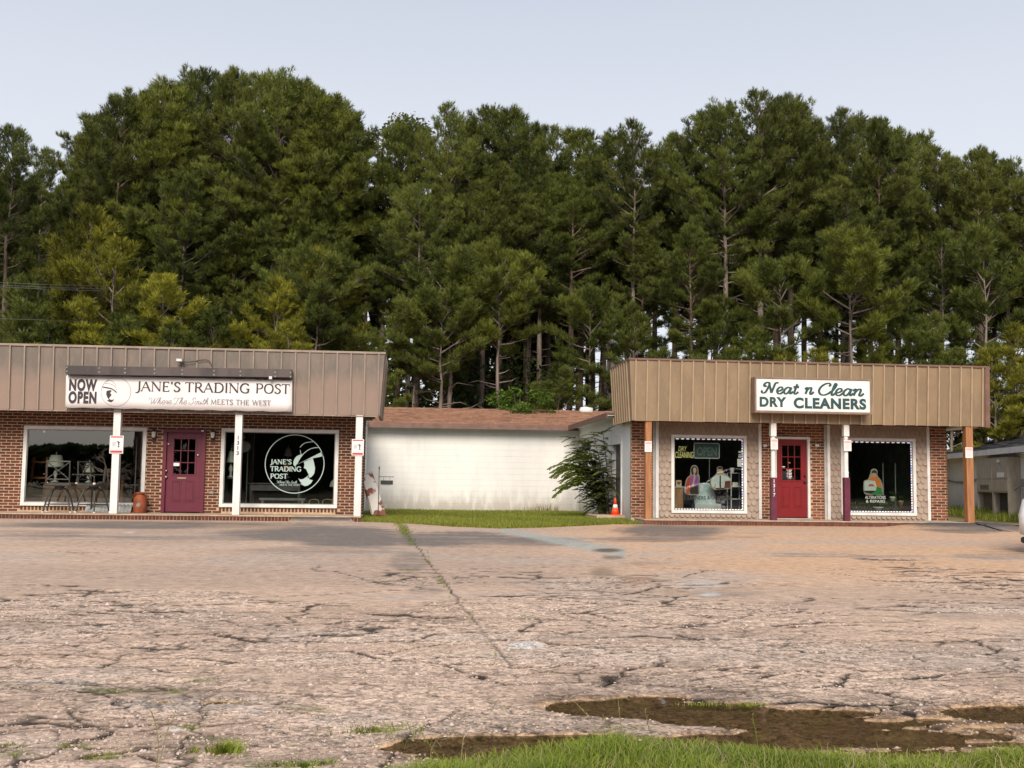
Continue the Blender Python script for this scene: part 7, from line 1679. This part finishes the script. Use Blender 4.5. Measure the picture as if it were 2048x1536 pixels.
LM = [(-60, 'the left frame edge'), (20, 'the leftmost roof panels'), (75, 'the lone roof panels left of the banner'), (112, 'the left tip of the brown beam'), (150, 'the word NOW'), (176, 'the edge of the NOW OPEN words'), (204, 'the first porch post'), (232, 'the round banner emblem'),
      (252, "the letter J of JANE'S"), (272, "the letter A of JANE'S"), (292, "the apostrophe of JANE'S"), (312, 'the left wall lantern'), (334, 'the left side of the plum door'), (354, 'the white flood light'), (376, 'the middle of the plum door'), (398, 'the right side of the plum door'), (418, 'the right wall lantern'),
      (442, 'the letter G of TRADING'), (462, 'the candlestick lamp'), (482, 'the second white porch post'), (505, 'the word WEST'), (528, 'the letter P of POST'), (545, 'the left rim of the round window emblem'), (562, 'the letter T of POST'), (582, 'the right end of the banner'), (602, 'the middle of the round window emblem'), (622, 'the hat in the window emblem'), (645, 'the right rim of the round window emblem'),
      (668, 'the right frame of the emblem window'), (690, 'the right brick pier of the trading post'), (712, 'the corner porch post'), (735, 'the leaning flaky board'), (762, 'the garden sign'), (790, 'the upper end of the weedy joint'), (820, 'the left part of the white block wall'), (850, 'the shingle roof left of the middle'), (885, 'the widest part of the shingle roof'), (915, 'the left middle of the white block wall'), (945, 'the middle of the white block wall'),
      (975, 'the right middle of the white block wall'), (1000, 'the pointed tip of the lawn'), (1030, 'the bright green sapling'), (1060, 'the right side of the bright green sapling'), (1095, 'the pale wash stain on the lot'), (1125, 'the inner corner of the white wall'), (1160, 'the tips of the shrub fronds'), (1180, 'the white roof vent'), (1210, 'the left edge of the tan fascia'), (1235, 'the traffic cone'), (1262, 'the front corner of the tan fascia'), (1288, 'the left cedar post'),
      (1312, 'the left beige panel edge'), (1338, 'the left frame of the cutout window'), (1360, 'the tan wooden cabinet'), (1385, 'the purple-bloused cutout'), (1412, 'the OPEN sign'), (1440, 'the white-shirted cutout'), (1465, 'the paper notices in the window'), (1490, 'the right frame of the cutout window'), (1512, 'the left end of the box sign'), (1532, 'the word Neat'), (1552, 'the plum-based post touching the red door'), (1578, 'the middle of the red door'), (1602, 'the handle side of the red door'), (1625, 'the letter n on the box sign'),
      (1650, 'the word Clean'), (1675, 'the left frame of the sewing-woman window'), (1700, 'the plum-based post right of the red door'), (1722, 'the letters ERS of CLEANERS'), (1745, 'the right end of the box sign'), (1765, 'the sewing woman cutout'), (1790, 'the terracotta pot'), (1815, 'the right part of the sewing-woman window'), (1838, 'the right frame of the sewing-woman window'), (1860, 'the right beige panel edge'), (1880, 'the right brick pier of the cleaners'), (1905, 'the corner of the far grey roof'),
      (1938, 'the right cedar post'), (1965, 'the right end of the tan fascia'), (1990, 'the utility cabinets'), (2015, 'the meter box'), (2045, 'the white car'), (2080, 'the right frame edge')]
used = set()
def landmark(px, pre):
    for q in sorted(LM, key=lambda l: abs(l[0]-px)):
        lab = pre+' '+q[1]
        if lab not in used: used.add(lab); return lab
def tree(px, py, Y, var, cm, pre, group, sx=None, name='pine_tree', cat='pine tree', label=None, rnd=R):
    x, zt = onY(px, py, Y); s = zt/var['H']; w_ = s*rnd.uniform(.92, 1.08) if sx is None else sx
    lab = label or landmark(px, pre)
    t = thing(name, (x, Y, -.05), lab, cat, group); t.rotation_euler = (0, 0, rnd.uniform(0, 6.28)); t.scale = (w_, w_, s)
    for nm, me in (('trunk', var['trunk']), ('crown', var['crown'])):
        o = bpy.data.objects.new(nm, me); COL.objects.link(o); o.parent = t
        if nm == 'crown':
            o['kind'] = 'stuff'; o.material_slots[0].link = 'OBJECT'; o.material_slots[0].material = var['mats'][cm % len(var['mats'])]
    return t
TR = random.Random(21)
SKY = [(-45, 300, 50, 1, 1), (30, 243, 46, 0, 1.0), (90, 290, 54, 2, .75), (182, 240, 50, 0, .75), (204, 216, 52, 5, 1), (247, 182, 49, 'b1', 1.05), (282, 172, 53, 1, 1), (332, 150, 50, 'b0', 1), (366, 158, 55, 3, 1), (396, 131, 51, 0, 1), (442, 138, 54, 2, 1), (476, 126, 50, 1, 1), (527, 141, 53, 3, 1),
       (559, 136, 50, 5, 1), (595, 153, 54, 4, 1), (622, 163, 51, 1, 1), (655, 181, 50, 3, 1), (682, 188, 55, 2, 1), (703, 212, 52, 4, 1), (803, 234, 53, 3, 1), (845, 250, 56, 2, 1), (898, 201, 52, 'b2', .9), (940, 232, 56, 4, 1), (978, 202, 58, 0, 1.1), (1026, 209, 57, 1, 1.1), (1062, 240, 54, 3, 1),
       (1101, 247, 58, 2, 1), (1163, 247, 58, 4, 1.15), (1221, 257, 54, 3, 1), (1268, 233, 51, 2, .95), (1310, 289, 55, 0, 1), (1350, 256, 56, 1, 1), (1406, 211, 52, 0, 1), (1451, 198, 50, 5, 1), (1517, 172, 50, 2, 1), (1545, 200, 54, 4, 1), (1578, 183, 51, 3, 1), (1604, 200, 55, 0, 1), (1632, 234, 53, 1, 1), (1680, 211, 54, 2, .85), (1712, 226, 57, 0, 1), (1757, 223, 50, 4, 1),
       (1791, 250, 53, 3, 1), (1836, 258, 55, 0, .9), (1874, 290, 53, 2, .9), (1904, 302, 56, 4, .9), (1951, 287, 51, 1, 1), (1980, 299, 55, 3, .9), (2010, 310, 52, 0, 1), (2048, 345, 50, 4, 1), (2095, 370, 50, 2, 1)]
for px, py, Y, v_, k in SKY:
    if isinstance(v_, str): var = BUSHY[int(v_[1])]; cm = TR.choice((0, 1, 2))
    else: var = MATURE[v_]; cm = TR.choice((0, 0, 1, 1, 2)) if px < 700 else TR.choice((0, 0, 1))
    z = onY(px, py, Y)[1]; s = z/var['H']
    tree(px, py, Y, var, cm, 'skyline pine rising above', 'tall pines forming the skyline', sx=s*k*TR.uniform(.78, .96), rnd=TR)
# second file: crowns that end below the skyline
MIDR = []
for px in range(-30, 2120, 40):
    base = (110 if 95 < px < 175 else 0)+np.interp(px, [0, 200, 450, 700, 850, 1000, 1300, 1500, 1700, 1900, 2100], [300, 300, 230, 300, 330, 290, 330, 280, 300, 360, 440])
    if px > 1150 and TR.random() < .62: continue
    if px <= 1150 and TR.random() < .2: continue
    MIDR.append((px+TR.uniform(-14, 14), base+TR.uniform(25, 130), TR.uniform(47.5, 57)))
for px, py, Y in MIDR:
    if px < 760 and TR.random() < .45: var = TR.choice(BUSHY); cm = TR.choice((0, 1, 2))
    else: var = TR.choice(MATURE); cm = TR.choice((0, 1, 1))
    tree(px, py, Y, var, cm, 'pine just below the skyline over', 'pines just below the skyline', rnd=TR)
# young and lower pines in front, several yellow-green
FRONT = [(60, 545, 43, 0, 0), (160, 590, 43, 0, 1), (235, 470, 44, 1, 1), (330, 540, 43, 1, 1), (250, 620, 42, 0, 0), (430, 610, 43, 0, 0), (555, 545, 44, 2, 1), (575, 632, 41.5, 0, 1), (100, 640, 42, 0, 0), (350, 640, 42, 0, 0), (690, 570, 46, 2, 0), (742, 690, 45, 0, 0), (640, 480, 45.5, 2, 1), (180, 400, 46, 2, 1),
         (905, 490, 46, 3, 0), (1000, 475, 46, 3, 2), (1420, 600, 47, 1, 0), (1500, 640, 46, 0, 0), (1270, 620, 47, 1, 0), (1750, 640, 46, 0, 2), (1860, 620, 46, 1, 0), (1900, 690, 45, 0, 0), (1180, 560, 48, 3, 0), (1120, 720, 46, 0, 0), (1560, 505, 46, 3, 0), (1700, 455, 45, 3, 2), (1640, 690, 44, 0, 1), (1560, 700, 44, 0, 1), (1960, 430, 47, 2, 0), (1985, 690, 44, 0, 1), (2035, 640, 44, 0, 1), (1330, 700, 46, 0, 0), (1815, 600, 46, 2, 0)]
for px, py, Y, v_, c_ in FRONT:
    var = YOUNG[v_]; z = onY(px, py, Y)[1]; s = z/var['H']
    tree(px, py, Y, var, c_, ('yellow-green young front pine above' if c_ == 1 else 'dull green young front pine above'), 'young pines in front of the wood', sx=min(1.15, .55+.45*s)*TR.uniform(.9, 1.1), rnd=TR)
# deep wood
for k in range(84):
    px = TR.uniform(-60, 1230) if k < 56 else TR.uniform(1230, 2080)
    base = np.interp(px, [0, 200, 450, 700, 850, 1000, 1300, 1500, 1700, 1900, 2100], [330, 290, 220, 290, 310, 280, 330, 290, 310, 380, 460])
    Y = TR.uniform(60, 84); tree(px, base+TR.uniform(10, 120), Y, TR.choice(BUSHY if k % 3 == 0 and px < 1100 else MATURE), 0, '', 'dark pines deep inside the wood', label='dark pine deep inside the wood behind the front rows', rnd=TR)
# bare pole-like trunks lit in front
for px, py, Y, v_, lab in ((637, 480, 44.5, 3, 'slender pine with a pale bare trunk behind the left roof, above the emblem'), (885, 560, 44.5, 3, 'pine with a thick pale bare trunk standing behind the shingle roof'), (832, 600, 46, 3, 'thin pine with bare trunk just left of the thick pale trunk')):
    z = onY(px, py, Y)[1]; tree(px, py, Y, YOUNG[v_], 0, '', 'young pines in front of the wood', sx=.95, label=lab, rnd=TR)

# broad-leaved crowns
def leafy(seed, clumps, n, ls, m, trunk_r, H):
    g = np.random.default_rng(seed); P = []
    for (cx, cy, cz, r) in clumps:
        k = int(n*r*r); d = g.normal(0, 1, (k, 3)); d /= np.linalg.norm(d, axis=1, keepdims=True); P.append(np.array([cx, cy, cz])+d*r*(g.uniform(.5, 1., (k, 1)))*np.array([1, 1, .62]))
    P = np.concatenate(P); n_ = len(P); a = g.normal(0, 1, (n_, 3)); a[:, 2] *= .35; a /= np.linalg.norm(a, axis=1, keepdims=True); b_ = np.cross(a, g.normal(0, .5, (n_, 3))+np.array([0, 0, 1.])); b_ /= np.linalg.norm(b_, axis=1, keepdims=True)
    l = (ls*g.uniform(.7, 1.3, n_))[:, None]
    V = np.stack([P-a*l*.5, P+b_*l*.3, P+a*l*.5, P-b_*l*.3], 1).reshape(-1, 3); F = np.arange(n_)[:, None]*4+np.array([[0, 1, 2, 3]])
    me = nmesh('crown', V, F, m, attr={'tint': np.repeat(g.uniform(.1, .9, n_), 4)}, nper=4)
    mb = MB(); mb.tube([(0, 0, 0), (.03, 0, H*.3), (0, .03, H*.7), (0, 0, H*.95)], [trunk_r, trunk_r*.8, trunk_r*.5, .02], 7)
    for (cx, cy, cz, r) in clumps: mb.tube([(0, 0, cz*.6), (cx*.5, cy*.5, cz*.85), (cx, cy, cz)], [trunk_r*.4, trunk_r*.25, .01], 5, cap=False)
    return dict(H=H, trunk=mb.mesh('trunk', BARK), crown=me, mats=[m])
gs = random.Random(4)
x, z = onY(1040, 772, 41.5)
cl = [(gs.uniform(-1.5, 1.5), gs.uniform(-.7, .7), 2.6+gs.uniform(0, 2.0), gs.uniform(.35, .65)) for _ in range(18)]
sap = leafy(5, cl, 900, .13, LEAF, .05, 4.9)
tree(1040, 768, 42, sap, 0, '', None, sx=1.0, name='green_sapling', cat='sapling', label='bright green broad-leaved sapling peeping over the middle of the shingle roof')
cl = [(gs.uniform(-2, 2), gs.uniform(-2, 2), 12+gs.uniform(0, 5), gs.uniform(.8, 1.3)) for _ in range(16)]
oak = leafy(6, cl, 330, .22, LEAFO, .16, 18.)
tree(758, 222, 60, oak, 0, '', None, name='broadleaf_tree', cat='tree', label='pale olive broad-leaved crown on the skyline between the left pines and the middle pines')
# undergrowth
def under(n, x0, x1, y0, y1, hf, seed, name, lab, ls=.2):
    g = np.random.default_rng(seed); x = g.uniform(x0, x1, n); y = g.uniform(y0, y1, n); hh = hf(x)*(.35+1.2*fbm(x*.45, y*.25, seed))
    z = hh*g.uniform(0, 1, n)**.75; dn = fbm(x*1.1+50, z*1.3, seed+2); ok = dn > .42; x, y, z = x[ok], y[ok], z[ok]; n_ = len(x); P = np.stack([x, y, z], 1)
    a = g.normal(0, 1, (n_, 3)); a /= np.linalg.norm(a, axis=1, keepdims=True); b_ = np.cross(a, g.normal(0, 1, (n_, 3))); b_ /= np.linalg.norm(b_, axis=1, keepdims=True); l = (ls*g.uniform(.6, 1.5, n_))[:, None]
    V = np.stack([P-a*l*.5, P+b_*l*.3, P+a*l*.5, P-b_*l*.3], 1).reshape(-1, 3)
    o = bpy.data.objects.new(name, nmesh(name, V, np.arange(n_)[:, None]*4+np.array([[0, 1, 2, 3]]), LEAFD, attr={'tint': np.repeat(g.uniform(0, 1, n_), 4)}, nper=4)); COL.objects.link(o); o['kind'] = 'stuff'; tag(o, lab, 'undergrowth')
under(50000, -26, 13, 48, 60, lambda x: np.interp(x, [-26, -5, 3, 8, 13], [9, 8, 6.5, 5, 3]), 61, 'undergrowth', 'dark leafy undergrowth filling the wood behind the left and middle roofs')
under(30000, 10, 40, 47, 56, lambda x: np.interp(x, [10, 20, 40], [6.2, 6.4, 5.5]), 62, 'undergrowth', 'thin dark undergrowth below the pines behind the cleaners', .18)
under(30000, -45, 14, 84, 92, lambda x: np.interp(x, [-45, 0, 7, 14], [15, 16, 13, 3]), 63, 'distant_wood', 'dark far side of the wood closing the view between the trunks', .55)
# trees across the road, seen only mirrored in the shop windows
g = np.random.default_rng(70); n = 46000; x = g.uniform(-90, 110, n); hm = np.interp(x, [-90, -40, -27, -24, 20, 110], [3.4, 3.8, 3.6, 11, 12, 12])*(.75+.5*fbm(x*.12, x*0, 3)); z = hm*g.uniform(0, 1, n)**.6; y = -62+g.uniform(-3, 3, n); P = np.stack([x, y, z], 1)
a = g.normal(0, 1, (n, 3)); a /= np.linalg.norm(a, axis=1, keepdims=True); b_ = np.cross(a, g.normal(0, 1, (n, 3))); b_ /= np.linalg.norm(b_, axis=1, keepdims=True)
V = np.stack([P-a*.42, P+b_*.36, P+a*.42, P-b_*.36], 1).reshape(-1, 3); xs_ = np.linspace(-24, 110, 135); zz_ = 8.5+2.*vnoise(xs_*.5, xs_*0, 5); backing_strip = np.array([[(xs_[i], -67, -1), (xs_[i+1], -67, -1), (xs_[i+1], -66, zz_[i+1]), (xs_[i], -66, zz_[i])] for i in range(134)]).reshape(-1, 3)  # solid dark strip added behind the leaves to close sky gaps in reflections
V = np.concatenate([V, backing_strip]); n2 = n+134; tn = np.repeat(np.concatenate([g.uniform(0, 1, n), np.full(134, .1)]), 4)
o = bpy.data.objects.new('roadside_treeline', nmesh('roadside_treeline', V, np.arange(n2)[:, None]*4+np.array([[0, 1, 2, 3]]), LEAFD, attr={'tint': tn}, nper=4)); COL.objects.link(o); o['kind'] = 'stuff'; tag(o, 'dark treeline across the road, seen mirrored in the shop windows', 'trees')

# shrub with arching feathery fronds beside the side door
g = np.random.default_rng(90); rr_ = random.Random(90); sx_, sy_ = float(wx(31.2))-.3, 30.9
sh_ = thing('feathery_shrub', (sx_, sy_, 0), 'tall dark green shrub with arching feathery fronds against the white wing wall', 'shrub')
mb = MB(); VV = []; FF = []; TT = []; nn = 0
def frond(p0, d, L, droop, tl):
    global nn
    pts = [np.array(p0)]; d = np.array(d, float); d /= np.linalg.norm(d)
    for k in range(7): d = d+np.array([0, 0, -droop/7]); d /= np.linalg.norm(d); pts.append(pts[-1]+d*L/7)
    mb.tube([tuple(p) for p in pts], [.006]*7+[.002], 3, cap=False)
    for k in range(1, 8):
        for h_ in (0, .33, .66):
            c = pts[k-1]+(pts[k]-pts[k-1])*h_; t = pts[k]-pts[k-1]; t /= np.linalg.norm(t)
            for s_ in (-1, 1):
                sd = np.cross(t, [0, 0, 1.]); sd = sd/(np.linalg.norm(sd)+1e-6)*s_; l = L*.2*(1-.5*abs(k/8-.35))
                dv = sd*.85+t*.45+np.array([0, 0, rr_.uniform(-.35, .1)]); dv /= np.linalg.norm(dv); wv = np.cross(dv, [0.2, .3, 1.]); wv = wv/np.linalg.norm(wv)*l*.26
                VV.extend([c, c+dv*l*.5+wv, c+dv*l, c+dv*l*.5-wv]); FF.append([nn, nn+1, nn+2, nn+3]); TT.extend([tl]*4); nn += 4
stems = []
for k in range(13):
    a = rr_.uniform(-.5, .5); top = np.array([sx_+rr_.uniform(-.75, .15), sy_+rr_.uniform(-.9, .5), rr_.uniform(1.3, 2.4)]); b0_ = np.array([sx_+rr_.uniform(-.1, .15), sy_+rr_.uniform(-.5, .2), 0])
    mb.tube([tuple(b0_), tuple(b0_*.5+top*.5+np.array([.05, 0, .1])), tuple(top)], [.022, .014, .006], 5)
    stems.append((b0_, top))
for b0_, top in stems:
    for j in range(27):
        q = .12+.88*rr_.random()**.7; p = b0_*(1-q)+top*q+np.array([rr_.uniform(-.08, .08), rr_.uniform(-.1, .1), 0])
        an = rr_.uniform(2.2, 5.6) if rr_.random() < .75 else rr_.uniform(0, 6.28)
        frond(p, (math.cos(an)*.9, math.sin(an)*.6, rr_.uniform(-.1, .7)), rr_.uniform(.28, .6), rr_.uniform(.4, 1.1), min(1, max(0, .25+.45*q+rr_.uniform(-.2, .2))))
for j in range(30): frond((sx_-rr_.uniform(.3, .8), sy_-.3, rr_.uniform(.9, 1.9)), (-.95, -.2, rr_.uniform(.1, .6)), rr_.uniform(.55, .95), 1.0, .85)
SHRUBM = leafmat('shrub_fronds', (.04, .07, .012), (.27, .34, .07), .35, .5)
mb.build('stem', BARK, sh_)
me = nmesh('foliage', np.array(VV)-np.array([sx_, sy_, 0]), np.array(FF), SHRUBM, attr={'tint': np.array(TT)}, nper=4); o = bpy.data.objects.new('foliage', me); COL.objects.link(o); o.parent = sh_; o['kind'] = 'stuff'

# pole with transformer behind the wood
x, z = onY(1226, 612, 50.); pt_ = thing('utility_pole', (x, 50., 0), 'pale utility pole with a white transformer among the trunks left of the tan fascia', 'utility pole')
mb = MB(); mb.tube([(x, 50., -.1), (x, 50., z)], [.12, .09], 8); mb.build('pole', mat('pale_pole', (.5, .48, .46), None, .8), pt_)
zt_ = ZY(1226, 655, 50.); zb_ = ZY(1226, 690, 50.); mb = MB(); mb.lathe((x-.05, 49.7, zb_), [(.05, -.03), (.17, 0), (.18, .05), (.18, zt_-zb_), (.12, zt_-zb_+.06)], 14); mb.build('transformer', mat('transformer_white', (.8, .8, .82), None, .4), pt_)
# overhead wires
wirem = mat('wire', (.09, .09, .1), None, .5)
def wire(pts, lab, r=.009):
    mb = MB(); P = [(onY(px, py, Y)[0], Y, onY(px, py, Y)[1]) for px, py, Y in pts]; mb.tube(P, r, 4); tag(mb.build('power_line', wirem, None, org=P[0]), lab, 'power line', 'power lines')
for k, (a, b_) in enumerate(((565, 571), (570, 577), (573.5, 581))): wire([(-40, a-2, 40), (90, (a+b_)/2+1, 40.5), (215, b_+1, 42.5)], ('highest', 'middle', 'lowest')[k]+' of the three close wires crossing the left pines above the roof')
wire([(-40, 636, 40), (90, 640, 40.5), (190, 644, 42.5)], 'single wire just above the left end of the brown roof')
wire([(1950, 757, 42), (2020, 746, 40), (2090, 738, 38)], 'upper wire at the right edge above the far grey roof')
wire([(1960, 790, 42), (2020, 782, 40), (2090, 776, 38)], 'lower wire at the right edge above the far grey roof')
